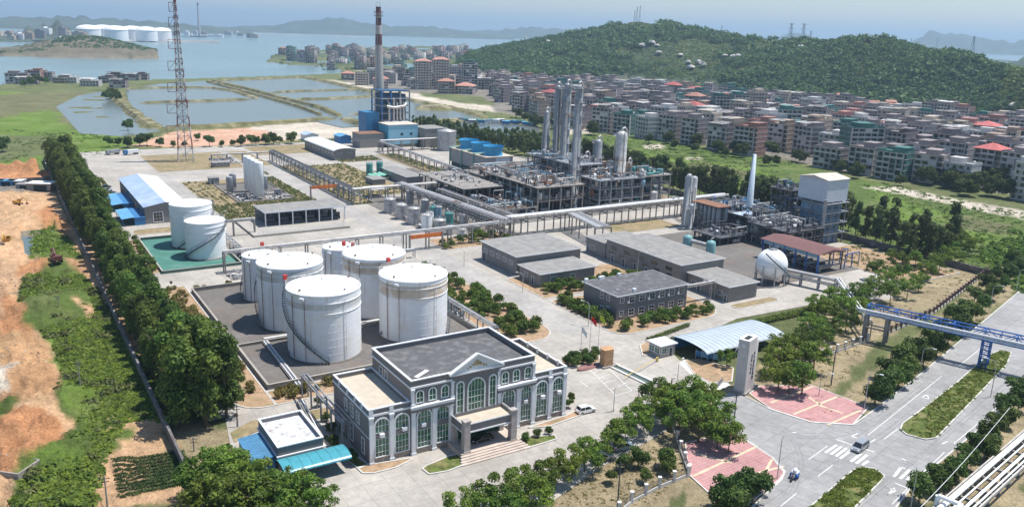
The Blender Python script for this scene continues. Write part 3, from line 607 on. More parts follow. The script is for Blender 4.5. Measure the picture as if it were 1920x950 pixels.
def big_tank(name, label, a, b, R, H, cat='storage tank', group='white storage tanks in the tank farm', bands=(), band_m=None, stairang=None, sweep=2.2, cone=.16, base=.14, red=None, n=56, shellm=None, pipes=True, foam=True, seams=True):
    shellm = shellm or (farmtank if foam else tanksteel); t = root(name, label, cat, a, b, base, group=group)
    f = MB(); f.lathe([(R + .5, 0), (R + .5, .28), (R, .3)], n); f.build('foundation', bundm, t)
    sh = MB(); sh.lathe([(R, .3), (R, H)], n)
    if seams:
        k = 1.9; z = .3 + k
        while z < H - .5: sh.lathe([(R, z - .03), (R + .022, z), (R, z + .03)], n, smooth=False); z += k
    sh.mi = 1
    for z0, z1 in bands: sh.lathe([(R + .012, z0), (R + .012, z1)], n)
    sh.build('shell', [shellm, band_m or rustband], t)
    r = MB(); pr = [(R + .12, H - .18), (R + .12, H), (R - .1, H + .05)]
    m = 8
    for i in range(1, m + 1):
        q = 1 - i / m; pr.append((R * q + .001, H + .05 + cone * R * (1 - q ** 1.7)))
    r.lathe(pr, n); r.lathe([(.5, H + cone * R), (.5, H + cone * R + .45), (.01, H + cone * R + .5)], 10, c=(0, 0)); ro = r.build('roof', tankroof, t)
    for i in range(1):
        rs = MB()
        for k in range(24):
            an = k * math.pi / 12; pts = [((R * q) * math.cos(an), (R * q) * math.sin(an), H + .07 + cone * R * (1 - q ** 1.7)) for q in (.98, .75, .5, .25, .06)]
            for j in range(4): rs.beam(pts[j], pts[j + 1], .1, .05)
        rs.build('roof_rib', tankroof, ro)
    g = MB(); rail(g, R - .05, H + .02, n=36, t=.04); g.build('railing', mat('rail_pale', (.55, .52, .48), .6, var=.2), t)
    w = MB()
    for z in ([H * .88, H * .73] if H > 12 else [H * .8]): w.lathe([(R + .02, z - .12), (R + .14, z - .06), (R + .14, z + .06), (R + .02, z + .12)], n)
    w.build('wind_girder', shellm, t)
    if stairang is not None: stair(R, .5, H, stairang, sweep, t)
    if pipes:
        for k, an in enumerate((-2.25, -1.85, -.75)):
            an -= AL; p = MB(); c, s = math.cos(an), math.sin(an); p.tube(((R + .3) * c, (R + .3) * s, .6), ((R + .3) * c, (R + .3) * s, H - .6), .07 if k else .09, n=6)
            for z in range(2, int(H), 2): p.beam((R * c, R * s, z), ((R + .3) * c, (R + .3) * s, z), .06)
            p.build('riser_pipe', rust if k < 2 else shellm, t)
    if foam:
        an = -1.9 - AL; c, s = math.cos(an), math.sin(an); p = MB(); p.beam(((R + .1) * c, (R + .1) * s, H - .9), ((R + .9) * c, (R + .9) * s, H - .9), 1.1, .55); p.build('foam_chamber', white, t)
        for q, an in enumerate((-1.2, -2.7, .3)):
            p = MB(); p.cb(math.cos(an) * (R - 1.3), math.sin(an) * (R - 1.3), H + .15, .4, .4, .7); p.build('roof_vent', rust if q else greypaint, t)
    if red is not None:
        an = red; c, s = math.cos(an), math.sin(an); p = MB(); p.cb((R + .6) * c, (R + .6) * s, H + .9, .9, .9, 1.2); p.mi = 1; p.tube(((R + .6) * c, (R + .6) * s, 0), ((R + .6) * c, (R + .6) * s, H + .9), .09, n=6); p.build('fire_monitor', [redp, white], t)
    m = MB(); an = -2.6 - AL; c, s = math.cos(an), math.sin(an); m.tube(((R - .1) * c, (R - .1) * s, 1.2), ((R + .35) * c, (R + .35) * s, 1.2), .45, n=14); m.build('manhole', greypaint, t)
    return t
big_tank('storage_tank', 'frontmost white farm tank with a dark spiral stair rising to the left', 65.8, 191.5, 9.1, 17.3, stairang=-1.25 - AL, sweep=-2.1, red=2.5, bands=[(13.6, 15.1)], band_m=mat('grey_stained_paint', (.6, .6, .58), .6, var=.1, streak=.3, scale=.3))
big_tank('storage_tank', 'white tank behind the office roof, wide rusty band under its rim', 91.3, 193.4, 9.1, 16.8, stairang=-.25 - AL, sweep=1.5, red=1.9, bands=[(12.0, 15.6)])
big_tank('storage_tank', 'white farm tank behind and left of the frontmost one, rim streaked grey', 65, 216, 8.8, 17.6, stairang=-2.2 - AL, sweep=-1.6, bands=[(13.8, 16.8)], band_m=MATS['grey_stained_paint'])
big_tank('storage_tank', 'white tank at the back middle, rust streaks under its rim', 89.2, 215.2, 8.9, 17.4, stairang=-.5 - AL, sweep=1.6, red=2.3, bands=[(13.2, 16.6)])
big_tank('storage_tank', 'smaller plain white tank half hidden behind the back middle tank', 86.5, 236, 5.2, 14.5, stairang=None, red=-.6 - AL, bands=[])
big_tank('storage_tank', 'smaller white tank at the far left of the farm beside its stairway', 63.8, 241, 5.4, 13.4, stairang=-2.8 - AL, sweep=-1.4, red=1.2)
big_tank('storage_tank', 'taller white tank at the back of the green painted floor', 58.6, 313.2, 7.3, 15.7, group='white tanks on the green floor', stairang=-1.9 - AL, sweep=2.6, foam=False, pipes=False, cone=.1)
big_tank('storage_tank', 'shorter white tank at the front of the green painted floor', 59.6, 295.6, 6.7, 12.9, group='white tanks on the green floor', stairang=-2.5 - AL, sweep=2.8, foam=False, pipes=False, cone=.1)
# bund walls
def wall_thing(name, label, pts, h, w, m, z0=.1, cat='wall', closed=True, cap=None, group=None):
    t = root(name, label, cat, world=(0, 0), rz=0, group=group); mb = MB(); n = len(pts); cp = MB()
    for i in range(n if closed else n - 1):
        p, q = pts[i], pts[(i + 1) % n]; dx, dy = q[0] - p[0], q[1] - p[1]; l = math.hypot(dx, dy); ex, ey = dx / l, dy / l; nx, ny = -ey * w / 2, ex * w / 2
        e = w / 2 - .003 * (i % 2); P = [(p[0] - ex * e - nx, p[1] - ey * e - ny), (q[0] + ex * e - nx, q[1] + ey * e - ny), (q[0] + ex * e + nx, q[1] + ey * e + ny), (p[0] - ex * e + nx, p[1] - ey * e + ny)]
        mb.prism(P, z0 - .4, z0 + h + .002 * (i % 2))
        k = 1.6; P = [(p[0] - nx * k, p[1] - ny * k), (q[0] - nx * k, q[1] - ny * k), (q[0] + nx * k, q[1] + ny * k), (p[0] + nx * k, p[1] + ny * k)]; cp.prism(P, z0 + h + .005 + .002 * (i % 2), z0 + h + .1 + .002 * (i % 2))
    mb.build('wall', m, t)
    if cap: cp.build('coping', cap, t)
    return t
bw = mat('bund_wall_concrete', (.33, .30, .27), .9, var=.15, dirt=(.2, .18, .15), dscale=.4, streak=.3)
wall_thing('bund_wall', 'low concrete wall enclosing the six white tanks', [W(46.5, 174.7), W(106.3, 174.7), W(106.3, 255.3), W(46.5, 255.3)], 1.2, .3, bw, cap=concrete)
wall_thing('bund_wall', 'low grey wall across the tank farm floor between the tank rows', [W(47, 203.5), W(106, 203.5)], .7, .25, bw, closed=False, cap=concrete)
wall_thing('bund_wall', 'low wall around the green painted tank floor', [W(42.1, 278.7), W(67.3, 278.7), W(67.3, 327.3), W(42.1, 327.3)], 1.0, .3, mat('green_bund_wall', (.12, .2, .17), .8), cap=concrete)
wall_thing('bund_wall', 'low dark wall around the pad of the tall slim tanks', [W(92, 380), W(118, 380), W(118, 428), W(92, 428)], .6, .3, bw, z0=.2)
# tall slim cryogenic tanks
def slim_tank(label, a, b, R, H, m, group, name='slim_tank', leg=1.6, cat='tank'):
    t = root(name, label, cat, a, b, .3, group=group); s = MB(); s.lathe([(.01, leg - .5), (R * .6, leg - .35), (R, leg), (R, H - .5), (R * .96, H - .2), (R * .6, H), (.01, H + .05)], 24)
    for z in np.linspace(leg + 2, H - 2, 4): s.lathe([(R, z - .04), (R + .03, z), (R, z + .04)], 24)
    s.build('shell', m, t)
    for k in range(4):
        an = k * math.pi / 2 + .4; l = MB(); l.beam((R * .85 * math.cos(an), R * .85 * math.sin(an), 0), (R * .85 * math.cos(an), R * .85 * math.sin(an), leg + .4), .25); l.build('leg', m, t)
    p = MB(); p.tube((R + .15, 0, .5), (R + .15, 0, H - 1), .08, n=5); p.build('pipe', greypaint, t)
    v = MB(); v.lathe([(.12, H), (.12, H + .6), (.01, H + .7)], 6); v.build('vent', greypaint, t); return t
for k, b in enumerate((385, 391.6, 398.2, 405)):
    slim_tank('tall slim white tank, ' + ('nearest', 'second', 'third', 'farthest')[k] + ' in the row of four on the pad', 103.2, b, 1.95, 17.6, mat('smooth_white_paint', (.80, .82, .84), .5, var=.02), 'tall slim white tanks in a row')
for k, (a, b, H) in enumerate(((93.6, 402, 8.6), (97.5, 412, 8.2), (110, 402, 8))):
    slim_tank('short dark grey vertical vessel ' + ('left of the four tall white tanks', 'behind and left of the tall white tanks', 'right of the tall white tanks')[k], a, b, 1.5, H, greypaint, 'dark grey vessels beside the tall white tanks')
def clutter(label, a0, a1, b0, b1, z, h, n, seed, name='pump_skid', group='pump and pipe skids', mts=None, cat='pump skid'):
    """a skid of pumps, short pipe loops, valves and motors on a base frame"""
    r = random.Random(seed); t = root(name, label, cat, (a0 + a1) / 2, (b0 + b1) / 2, z, group=group); w, d = (a1 - a0) / 2, (b1 - b0) / 2
    b = MB(); b.cb(0, 0, 0, 2 * w, 2 * d, .18); b.build('base', concpost, t)
    pm = mts or [insul, greypaint, steel, darksteel]
    n = min(n, 90)
    for i in range(n):
        q = MB(); mm = pm[r.randrange(len(pm))]; x, y = r.uniform(-w, w), r.uniform(-d, d); hh = r.uniform(.3, 1) * h; k = r.random()
        if k < .45:
            L = r.uniform(1, 4); x2, y2 = (min(w, x + L), y) if r.random() < .5 else (x, min(d, y + L)); rr = r.uniform(.07, .2); nm = 'pipe'
            q.path([(x, y, .1), (x, y, hh), (x2, y2, hh), (x2, y2, .1)], rr, 6)
        elif k < .6: nm = 'motor'; q.tube((x - .5, y, hh * .5), (x + .6, y, hh * .5), r.uniform(.25, .5), n=8); q.cb(x, y, 0, .8, .5, hh * .5)
        elif k < .8: nm = 'vessel'; q.lathe([(.01, 0), (.35, .1), (.35, hh), (.2, hh + .2), (.01, hh + .22)], 8, c=(x, y))
        else: nm = 'pump'; q.cb(x, y, .1, r.uniform(.4, 1), r.uniform(.4, 1), hh * .4); q.tube((x, y, hh * .3), (x, y, hh * .6), .2, n=6)
        q.build(nm, mm, t)
    return t
clutter('pumps and pipes at the foot of the tall slim white tanks', 93.5, 101, 382, 398, .3, 1.6, 60, 5)
clutter('pumps and pipes right of the tall slim white tanks', 106, 117, 382, 400, .3, 1.6, 60, 6)
clutter('pipe manifold with valves at the right end of the green tank floor', 67.8, 71.5, 281, 300, .12, 2.2, 90, 8)
clutter('pipe manifold with valves left of the far left farm tank', 60, 74, 262, 270, .12, 1.6, 60, 9)
clutter('pipe manifold right of the tank farm beside the shrub garden', 107, 110, 196, 216, .12, 3.2, 70, 10)
clutter('small valves and pumps behind the lattice mast', 108, 121, 492, 512, .22, 2.5, 50, 11)
clutter('pump row behind the small teal tanks', 171, 177, 300, 350, .13, 2.2, 110, 12)
clutter('pumps between the small grey tanks and the road', 146, 149, 296, 336, .13, 1.6, 60, 13)
# low grey vessel store boxes by slim pad
for (a, b, w, d, h, lab) in ((93, 433, 4.5, 5, 3.2, 'dark grey equipment hut behind the slim tank pad'), (112.5, 389, 2.4, 2.6, 3.4, 'small grey cabinet on the slim tank pad')):
    t = root('equipment_hut', lab, 'hut', a, b, .2); MB().cb(0, 0, 0, w, d, h).build('wall', greypaint, t); MB().cb(0, 0, h + .003, w + .3, d + .3, .12).build('roof', roofgrey, t); MB().cb(-w / 4, -d / 2 - .03, .1, .9, .05, 2).build('door', darksteel, t)
# the cluster of small process tanks
def small_tank(label, px, yb, wpx, hgtm, m, roof='cone', z=.13, group='small vertical tanks in the process tank yard'):
    a, b = Q(px, yb); X, Y = G(px, yb); s = 1556 / (Y * C_ + CH * S_); R = wpx / 2 / s; t = root('small_tank', label, 'tank', a + R * .53, b + R * .85, z, group=group)
    sh = MB(); sh.lathe([(R, 0), (R, hgtm)], 28)
    for zz in np.arange(1.8, hgtm, 1.8): sh.lathe([(R, zz - .03), (R + .02, zz), (R, zz + .03)], 28)
    sh.build('shell', m, t); k = .22 if roof == 'cone' else .3
    r = MB(); r.lathe([(R + .08, hgtm - .1), (R + .08, hgtm)] + ([(.3, hgtm + R * k), (.01, hgtm + R * k)] if roof == 'cone' else [(R * .92, hgtm + R * .14), (R * .6, hgtm + R * .28), (.01, hgtm + R * .36)]), 28); r.build('roof', m if m is teal else insul, t)
    g = MB(); rail(g, R - .05, hgtm, n=14); g.build('railing', greypaint, t)
    l = MB(); an = -1.9
    for dx in (-.22, .22): l.beam(((R + .2) * math.cos(an) + dx, (R + .2) * math.sin(an), 0), ((R + .2) * math.cos(an) + dx, (R + .2) * math.sin(an), hgtm + 1), .06)
    for zz in np.arange(.4, hgtm, .5): l.beam(((R + .2) * math.cos(an) - .22, (R + .2) * math.sin(an), zz), ((R + .2) * math.cos(an) + .22, (R + .2) * math.sin(an), zz), .05)
    l.build('ladder', greypaint, t)
    n = MB(); n.lathe([(.25, hgtm), (.25, hgtm + R * .36 + .4), (.01, hgtm + R * .36 + .42)], 8); n.build('vent', greypaint, t); return t
ZN = lambda x, y: (660 + x / 5.937, 340 + y / 5.937)
for lab, x0, x1, yb, h, m, rf in (
    ('grey tank at the left end of the yard beside the white canopy', 345, 478, 362, 6.2, steel, 'cone'), ('grey tank behind the lamp post with pale dome', 480, 605, 430, 6.0, steel, 'dome'),
    ('large grey tank nearest the road with a pale conical roof', 608, 752, 490, 6.8, steel, 'cone'), ('bright white tank beside the low grey tank at the front', 762, 882, 540, 5.6, tanksteel, 'dome'),
    ('second bright white tank tucked behind the first', 820, 905, 505, 5.6, tanksteel, 'dome'), ('low wide grey tank in the front row', 890, 1040, 535, 3.4, steel, 'cone'),
    ('teal tank with conical lid at the right of the front row', 1025, 1125, 495, 4.8, teal, 'dome'), ('teal tank behind the white tanks', 858, 975, 420, 4.6, teal, 'dome'), ('pale teal tank next to the teal one', 925, 1000, 430, 5.4, ltblue, 'dome'),
    ('tall narrow grey vessel at the back of the yard', 598, 682, 265, 6.4, columnm, 'dome'), ('slim grey vessel right of the tall one', 765, 855, 355, 5.6, columnm, 'dome'), ('small domed grey vessel under the pipe rack', 1190, 1290, 500, 4.2, insul, 'dome'),
    ('low white tank under the banner pipe rack', 1160, 1270, 640, 3.4, tanksteel, 'dome'), ('second low white tank under the banner pipe rack', 1330, 1440, 610, 3.8, insul, 'dome'), ('small white vessel left of the low white tanks', 1040, 1140, 600, 3., insul, 'dome')):
    p = ZN((x0 + x1) / 2, yb); small_tank(lab, p[0], p[1], (x1 - x0) / 5.937, h, m, rf)
small_tank('big pale grey tank behind the cooling towers', 836, 284, 36, 13, steel, 'cone', group='large single tanks')
small_tank('dark green upright tank left of the pair', 692, 334, 12, 7.2, teal, 'dome', group='green tanks by the flat-roofed hall'); small_tank('dark green upright tank right of the pair', 711, 330, 12, 7, teal, 'dome', group='green tanks by the flat-roofed hall')
small_tank('squat grey vessel at the right end of the process block', 1225, 385, 16, 6, insul, 'dome', group='large single tanks')
# pale green arched covers beside the green tanks
for k in range(3):
    a, b = Q(700 + k * 9, 338 - k * 1.5); t = root('arched_cover', 'pale green arched cover, ' + ('left', 'middle', 'right')[k] + ' of the three beside the green tanks', 'cover', a, b, .2, group='pale green arched covers'); m = MB()
    for i in range(8):
        p = [(-1.6 * math.cos(math.pi * j / 8), 1.3 * math.sin(math.pi * j / 8)) for j in (i, i + 1)]
        m.add([(p[0][0], -5, p[0][1] + 1.5), (p[1][0], -5, p[1][1] + 1.5), (p[1][0], 5, p[1][1] + 1.5), (p[0][0], 5, p[0][1] + 1.5)], [(0, 1, 2, 3)])
    m.smooth = True; m.build('cover', mat('mint_fibreglass', (.25, .55, .42), .5), t); MB().box(-1.7, 1.7, -5, 5, 0, 1.49).build('wall', concpost, t)
# spherical gas tank
def sphere():
    a, b = 218.5, 181.5; R = 5.2; t = root('sphere_tank', 'white spherical gas tank on legs beside the long grey hall', 'tank', a, b, .12)
    s = MB(); s.lathe([(max(.01, R * math.sin(math.pi * i / 20)), R + 1.3 - R * math.cos(math.pi * i / 20)) for i in range(21)], 36); s.build('shell', tanksteel, t)
    w = MB(); w.lathe([(R + .01, R + 1.25), (R + .05, R + 1.3), (R + .01, R + 1.35)], 36); w.build('seam', mat('seam_grey', (.5, .52, .53)), t)
    for k in range(8):
        an = k * math.pi / 4 + .2; l = MB(); l.tube((R * math.cos(an), R * math.sin(an), 0), (R * math.cos(an), R * math.sin(an), R + 1.3), .22, n=8); l.build('leg', insul, t)
        if k % 2 == 0:
            bz = MB(); a2 = an + math.pi / 4; bz.tube((R * math.cos(an), R * math.sin(an), 1), (R * math.cos(a2), R * math.sin(a2), 4.6), .06, n=5); bz.build('brace', greypaint, t)
    p = MB(); p.lathe([(1.5, 2 * R + 1.15), (1.5, 2 * R + 1.3), (.01, 2 * R + 1.3)], 16); rail(p, 1.5, 2 * R + 1.3, n=12); p.build('top_platform', greypaint, t)
    stair(R + .15, .3, 2 * R + .8, -.6, -2.2, t)
    return t
sphere()
# ============================================================ BUILDINGS OF THE PLANT
def fmap(face, w, d):
    """local (u along the face, out from it, z) -> building coordinates"""
    return {'F': lambda u, o, z: (u, -o, z), 'B': lambda u, o, z: (w - u, d + o, z), 'L': lambda u, o, z: (-o, d - u, z), 'R': lambda u, o, z: (w + o, u, z)}[face]
def fbox(mb, fm, u0, u1, o0, o1, z0, z1):
    P = [fm(u, o, z) for u, o, z in ((u0, o0, z0), (u1, o0, z0), (u1, o1, z0), (u0, o1, z0), (u0, o0, z1), (u1, o0, z1), (u1, o1, z1), (u0, o1, z1))]
    xs, ys = [p[0] for p in P], [p[1] for p in P]; return mb.box(min(xs), max(xs), min(ys), max(ys), z0, z1)
def rwin(t, fm, u, z, w, h, frame=whitetrim, glass=glassd, nx=2, nz=2, name='window', fw_=.14):
    f = MB()
    for a0, a1, b0, b1 in ((u - fw_, u + w + fw_, z - fw_, z), (u - fw_, u + w + fw_, z + h, z + h + fw_), (u - fw_, u, z, z + h), (u + w, u + w + fw_, z, z + h)): fbox(f, fm, a0, a1, -.02, .12, b0, b1)
    for i in range(1, nx): fbox(f, fm, u + w * i / nx - .03, u + w * i / nx + .03, .0, .09, z, z + h)
    for i in range(1, nz): fbox(f, fm, u, u + w, 0, .088, z + h * i / nz - .03, z + h * i / nz + .03)
    o = f.build(name, frame, t); g = MB(); fbox(g, fm, u, u + w, -.02, .045, z, z + h); g.build('pane', glass, o); return o
def awin(t, fm, x0, x1, z0, zt, split=None, glass=glassg, frame=whitetrim, fw_=.28, nx=4, outer=.22):
    """round-headed window: arched stone surround, mullions, glass; split = opaque band between storeys"""
    R = (x1 - x0) / 2; cx = (x0 + x1) / 2; zs = zt - R; n = 12
    A = [(cx + R * math.cos(math.pi * i / n), zs + R * math.sin(math.pi * i / n)) for i in range(n + 1)]
    B = [(cx + (R + fw_) * math.cos(math.pi * i / n), zs + (R + fw_) * math.sin(math.pi * i / n)) for i in range(n + 1)]
    f = MB()
    inn = [(x1, z0)] + A + [(x0, z0)]; out = [(x1 + fw_, z0)] + B + [(x0 - fw_, z0)]
    for i in range(len(inn) - 1):
        q = [inn[i], out[i], out[i + 1], inn[i + 1]]
        vs = [fm(x, -.02, z) for x, z in q] + [fm(x, outer, z) for x, z in q]
        f.add(vs, [(0, 1, 2, 3), (7, 6, 5, 4), (0, 4, 5, 1), (1, 5, 6, 2), (2, 6, 7, 3), (3, 7, 4, 0)])
    fbox(f, fm, x0 - fw_, x1 + fw_, -.02, outer, z0 - .15, z0)
    o = f.build('arched_window', frame, t)
    g = MB(); vs = [fm(x, .05, z) for x, z in inn]; g.add(vs, [list(range(len(vs)))[::-1]]); g.build('pane', glass, o)
    mu = MB()
    for i in range(1, nx):
        x = lerp(x0, x1, i / nx); top = zs + math.sqrt(max(0, R * R - (x - cx) ** 2)); fbox(mu, fm, x - .04, x + .04, .05, .11, z0, top)
    zz = z0 + .9
    while zz < zs + .2: fbox(mu, fm, x0, x1, .05, .105, zz - .035, zz + .035); zz += 1.35
    mu.build('mullion', frame, o)
    if split: s = MB(); fbox(s, fm, x0 + .01, x1 - .01, .03, .16, split[0], split[1]); fbox(s, fm, x0 + .01, x1 - .01, .03, .2, split[0] - .14, split[0] - .01); fbox(s, fm, x0 + .01, x1 - .01, .03, .2, split[1] + .01, split[1] + .14); s.build('spandrel', [greytile], o)
    return o
def parapet(mb, x0, x1, y0, y1, z0, z1, t=.28):
    mb.box(x0, x1, y0, y0 + t, z0, z1); mb.box(x0, x1, y1 - t, y1, z0, z1); mb.box(x0, x0 + t, y0 + t, y1 - t, z0, z1); mb.box(x1 - t, x1, y0 + t, y1 - t, z0, z1)
def ring(mb, x0, x1, y0, y1, z0, z1, o, i=.05): parapet(mb, x0 - o, x1 + o, y0 - o, y1 + o, z0, z1, o + i)
# ------------------------------------------------------------ the office building
def office():
    w, d = 45., 18.6; t = root('office_building', 'grey office building with white arched windows, pediment and car porch', 'building', 53.5, 132.6, .1)
    F_ = fmap('F', w, d)
    # wings
    for x0, x1, nm in ((0, 8.5, 'wing'), (36.5, 45, 'wing')):
        m = MB(); m.box(x0, x1, 0, d, 0, 10.2); parapet(m, x0, x1, 0, d, 10.2, 11.1); m.build(nm, greytile, t)
        r = MB(); r.box(x0 + .28, x1 - .28, .28, d - .28, 10.2, 10.26); r.build('terrace_floor', rooftan, t)
        c = MB(); ring(c, x0, x1, 0, d, 9.75, 10.15, .18); ring(c, x0, x1, 0, d, 11.1, 11.28, .12, .34); c.build('cornice', whitetrim, t)
    m = MB(); m.box(8.5, 36.5, -.3, d, 0, 14.2); parapet(m, 8.5, 36.5, -.3, d, 14.2, 15.3); m.build('main_block', greytile, t)
    r = MB(); r.box(8.78, 36.22, -.02, d - .28, 14.2, 14.27); r.build('roof', roofdark, t)
    c = MB(); ring(c, 8.5, 36.5, -.3, d, 13.75, 14.12, .22); ring(c, 8.5, 36.5, -.3, d, 15.3, 15.5, .14, .36); c.build('cornice', whitetrim, t)
    # middle ledge between storeys on the main block
    for x0, x1 in ((8.45, 17.3), (27.7, 36.6)):
        l = MB(); l.box(x0 - .2, x1 + .15, -.95, -.3, 9.6, 10.05); l.box(x0 - .3, x1 + .25, -1.08, -.3, 10.05, 10.25); l.build('ledge', whitetrim, t)
        l = MB(); l.box(x0 - .15, x1 + .1, -.85, -.3, 9.0, 9.6); l.build('ledge_base', greytile, t)
    # central bay
    b = MB(); b.box(17.3, 27.7, -.6, -.3, 0, 15.2); b.build('central_bay', greytile, t)
    p = MB(); P = [(16.7, 15.2), (28.3, 15.2), (22.5, 18.3)]
    p.add([(x, -.85, z) for x, z in P] + [(x, -.3, z) for x, z in P], [(0, 1, 2), (5, 4, 3), (0, 3, 4, 1), (1, 4, 5, 2), (2, 5, 3, 0)]); pe = p.build('pediment', whitetrim, t)
    q = MB(); q.beam((16.4, -.8, 15.25), (22.5, -.8, 18.55), .9, .3); q.beam((28.6, -.8, 15.25), (22.5, -.8, 18.56), .9, .3); q.box(16.4, 28.6, -1.15, -.31, 14.9, 15.2); q.build('raking_cornice', whitetrim, pe)
    fl = MB()
    for k, (x, z, r_) in enumerate(((22.5, 16.5, .5), (22.5, 17.1, .32), (21.7, 16.4, .35), (23.3, 16.4, .35), (21.0, 16.05, .3), (24.0, 16.05, .3), (20.4, 15.8, .22), (24.6, 15.8, .22), (22.0, 16.9, .2), (23.0, 16.9, .2))):
        fl.lathe([(.01, 0), (r_, .02), (r_ * .8, .08), (.01, .14)], 8, c=(0, 0)); nv = 32
        for i in range(len(fl.v) - nv, len(fl.v)): vx, vy, vz = fl.v[i]; fl.v[i] = (x + vx, -.86 - vz, z + vy * (1.0 if k % 2 else .75))
    fl.build('gilt_ornament', mat('gilt_relief', (.5, .36, .16), .6, var=.3, scale=3), pe)
    # pilasters
    def pil(x, z1, y=-.3, w_=.8, z0=0):
        m = MB(); m.box(x - w_ / 2, x + w_ / 2, y - .38, y + .1, z0, z1); m.box(x - w_ / 2 - .12, x + w_ / 2 + .12, y - .5, y + .1, z0, z0 + .5); m.box(x - w_ / 2 - .1, x + w_ / 2 + .1, y - .48, y + .1, z1 - .35, z1 + .003); m.build('pilaster', whitetrim, t)
    for x in (.4, 4.5): pil(x, 9.7, 0)
    for x in (40.8, 44.6): pil(x, 9.7, 0)
    for x in (8.9, 13.3, 17.0, 28.0, 32.6, 36.4): pil(x, 9.0, -.3)
    for x in (8.75, 17.25, 27.75, 36.25): pil(x, 13.75, -.3, .55, 10.2)
    for x in (.4, 4.5, 40.8, 44.6): m = MB(); m.box(x - .4, x + .4, -.2, .3, 10.15, 11.35); m.build('parapet_pier', whitetrim, t)
    for x0, x1, y in ((1.2, 3.9, 0), (5.3, 8.0, 0), (9.8, 12.6, .3), (14.0, 16.5, .3), (28.9, 31.7, .3), (33.4, 35.8, .3), (37.4, 40.0, 0), (41.6, 44.1, 0)):
        fm = (lambda yy: lambda u, o, z: (u, -yy - o, z))(y); awin(t, fm, x0, x1, 1.3, 9.0, split=(5.2, 6.1))
    fm = lambda u, o, z: (u, -.6 - o, z)
    awin(t, fm, 20.7, 24.3, 5.9, 13.3, nx=5); awin(t, fm, 18.2, 19.5, 5.9, 13.2, nx=2); awin(t, fm, 25.6, 26.9, 5.9, 13.2, nx=2)
    fm = lambda u, o, z: (u, .3 - .6 - o, z)
    for x in (9.6, 12.3, 15.0, 28.7, 31.4, 34.2): awin(t, fm, x, x + 1.35, 10.75, 13.1, nx=2, fw_=.2, outer=.15)
    st = mat('rubble_stone_base', (.36, .31, .26), .9, var=.35, scale=3, dirt=(.2, .14, .1), dscale=2)
    for x0, x1, y in ((.85, 4.1, 0), (4.9, 8.4, 0), (9.3, 12.9, -.3), (13.7, 16.6, -.3), (28.4, 32.2, -.3), (33., 36., -.3), (36.9, 40.4, 0), (41.2, 44.2, 0)): m = MB(); m.box(x0, x1, y - .12, y + .01, 0, 1.15); m.build('stone_base', st, t)
    # left side: windows, mid band
    L_ = fmap('L', w, d)
    for u, z, h in ((9.2, 1.2, 3.6), (9.4, 6.4, 2.6), (4.2, 1.2, 3.2), (6.2, 6.4, 2.4), (12.5, 6.4, 2.2), (15, 1.2, 3)): rwin(t, L_, u, z, 1.3, h, nx=2, nz=3)
    bnd = MB(); bnd.box(-.06, .0, 0, d, 5.3, 5.5); bnd.build('string_course', whitetrim, t)
    for x in (3, 6.5): m = MB(); m.box(-.1, .3, x, x + .7, 10.15, 11.4); m.build('parapet_pier', whitetrim, t)
    for y in (10.5, 15): m = MB(); m.box(-.1, .3, y, y + .7, 10.15, 11.4); m.build('parapet_pier', whitetrim, t)
    for y in (2.5, 6.5, 10.5, 14.5): m = MB(); m.box(44.7, 45.1, y, y + .7, 10.15, 11.5); m.build('parapet_pier', whitetrim, t)
    # upper side windows and roof things
    fmL = lambda u, o, z: (8.5 - o, d - u, z)
    for u in (4., 6.5): rwin(t, fmL, u, 11.1, 1.3, 1.9)
    # air conditioners
    for x, z in ((2.4, 5.45), (7.0, 5.7), (11.0, 5.6), (34.4, 5.3), (38.8, 5.3), (43, 5.5)): m = MB(); m.box(x - .45, x + .45, -.85, -.25, z, z + .7); m.tube((x, -.86, z + .35), (x, -.88, z + .35), .28, n=10); m.build('air_conditioner', white, t)
    # porch
    col = mat('granite_column', (.40, .36, .34), .7, var=.15, scale=1)
    po = MB(); po.box(17., 28.6, -5.9, -.6, 5.0, 5.95); parapet(po, 17., 28.6, -5.9, -.6, 5.95, 6.7, .25); por = po.build('porch_canopy', greytile, t)
    m = MB(); m.box(17.25, 28.35, -5.65, -.85, 5.95, 6.0); m.build('porch_floor', rooftan, por)
    m = MB(); m.box(16.9, 28.7, -6.05, -5.9, 4.85, 5.1); m.box(16.9, 28.7, -6.02, -5.9, 6.6, 6.78); m.box(16.88, 17, -5.9, -.6, 4.85, 5.1); m.box(28.6, 28.72, -5.9, -.6, 4.85, 5.1); m.box(16.9, 17, -5.9, -.6, 6.6, 6.78); m.box(28.6, 28.7, -5.9, -.6, 6.6, 6.78); m.build('porch_trim', whitetrim, por)
    for x in (17.5, 28.1):
        m = MB(); m.box(x - .65, x + .65, -6.35, -5.1, .2, 7.3); m.box(x - .8, x + .8, -6.5, -4.95, .2, 1.3); m.box(x - .75, x + .75, -6.45, -5.0, 7.3, 7.6); m.build('porch_column', col, t)
        m = MB(); m.box(x - .5, x + .5, -1.6, -.61, .2, 5); m.build('porch_column', col, t)
    st = MB(); tread = mat('granite_step', (.50, .42, .36), .8, var=.12)
    for i in range(5): st.box(16.2 - i * .35, 29.4 + i * .3, -6.6 - i * .62, -6.6 - i * .62 + (.62 if i else 6), -.0, 1.0 - i * .2 + .001 * i)
    st.build('step', tread, t)
    m = MB(); m.box(17.5, 28, -.66, -.6, .9, 4.9); m.build('entrance', glassg, t)
    m = MB(); m.box(9, 16.2, -4.5, -2.2, -.06, .03); m.build('ramp', concrete, t)
    m = MB(); m.beam((11, 3, 14.4), (14.5, 5, 14.45), .9, .1); m.build('roof_scrap', white, t)
    dk = MB()
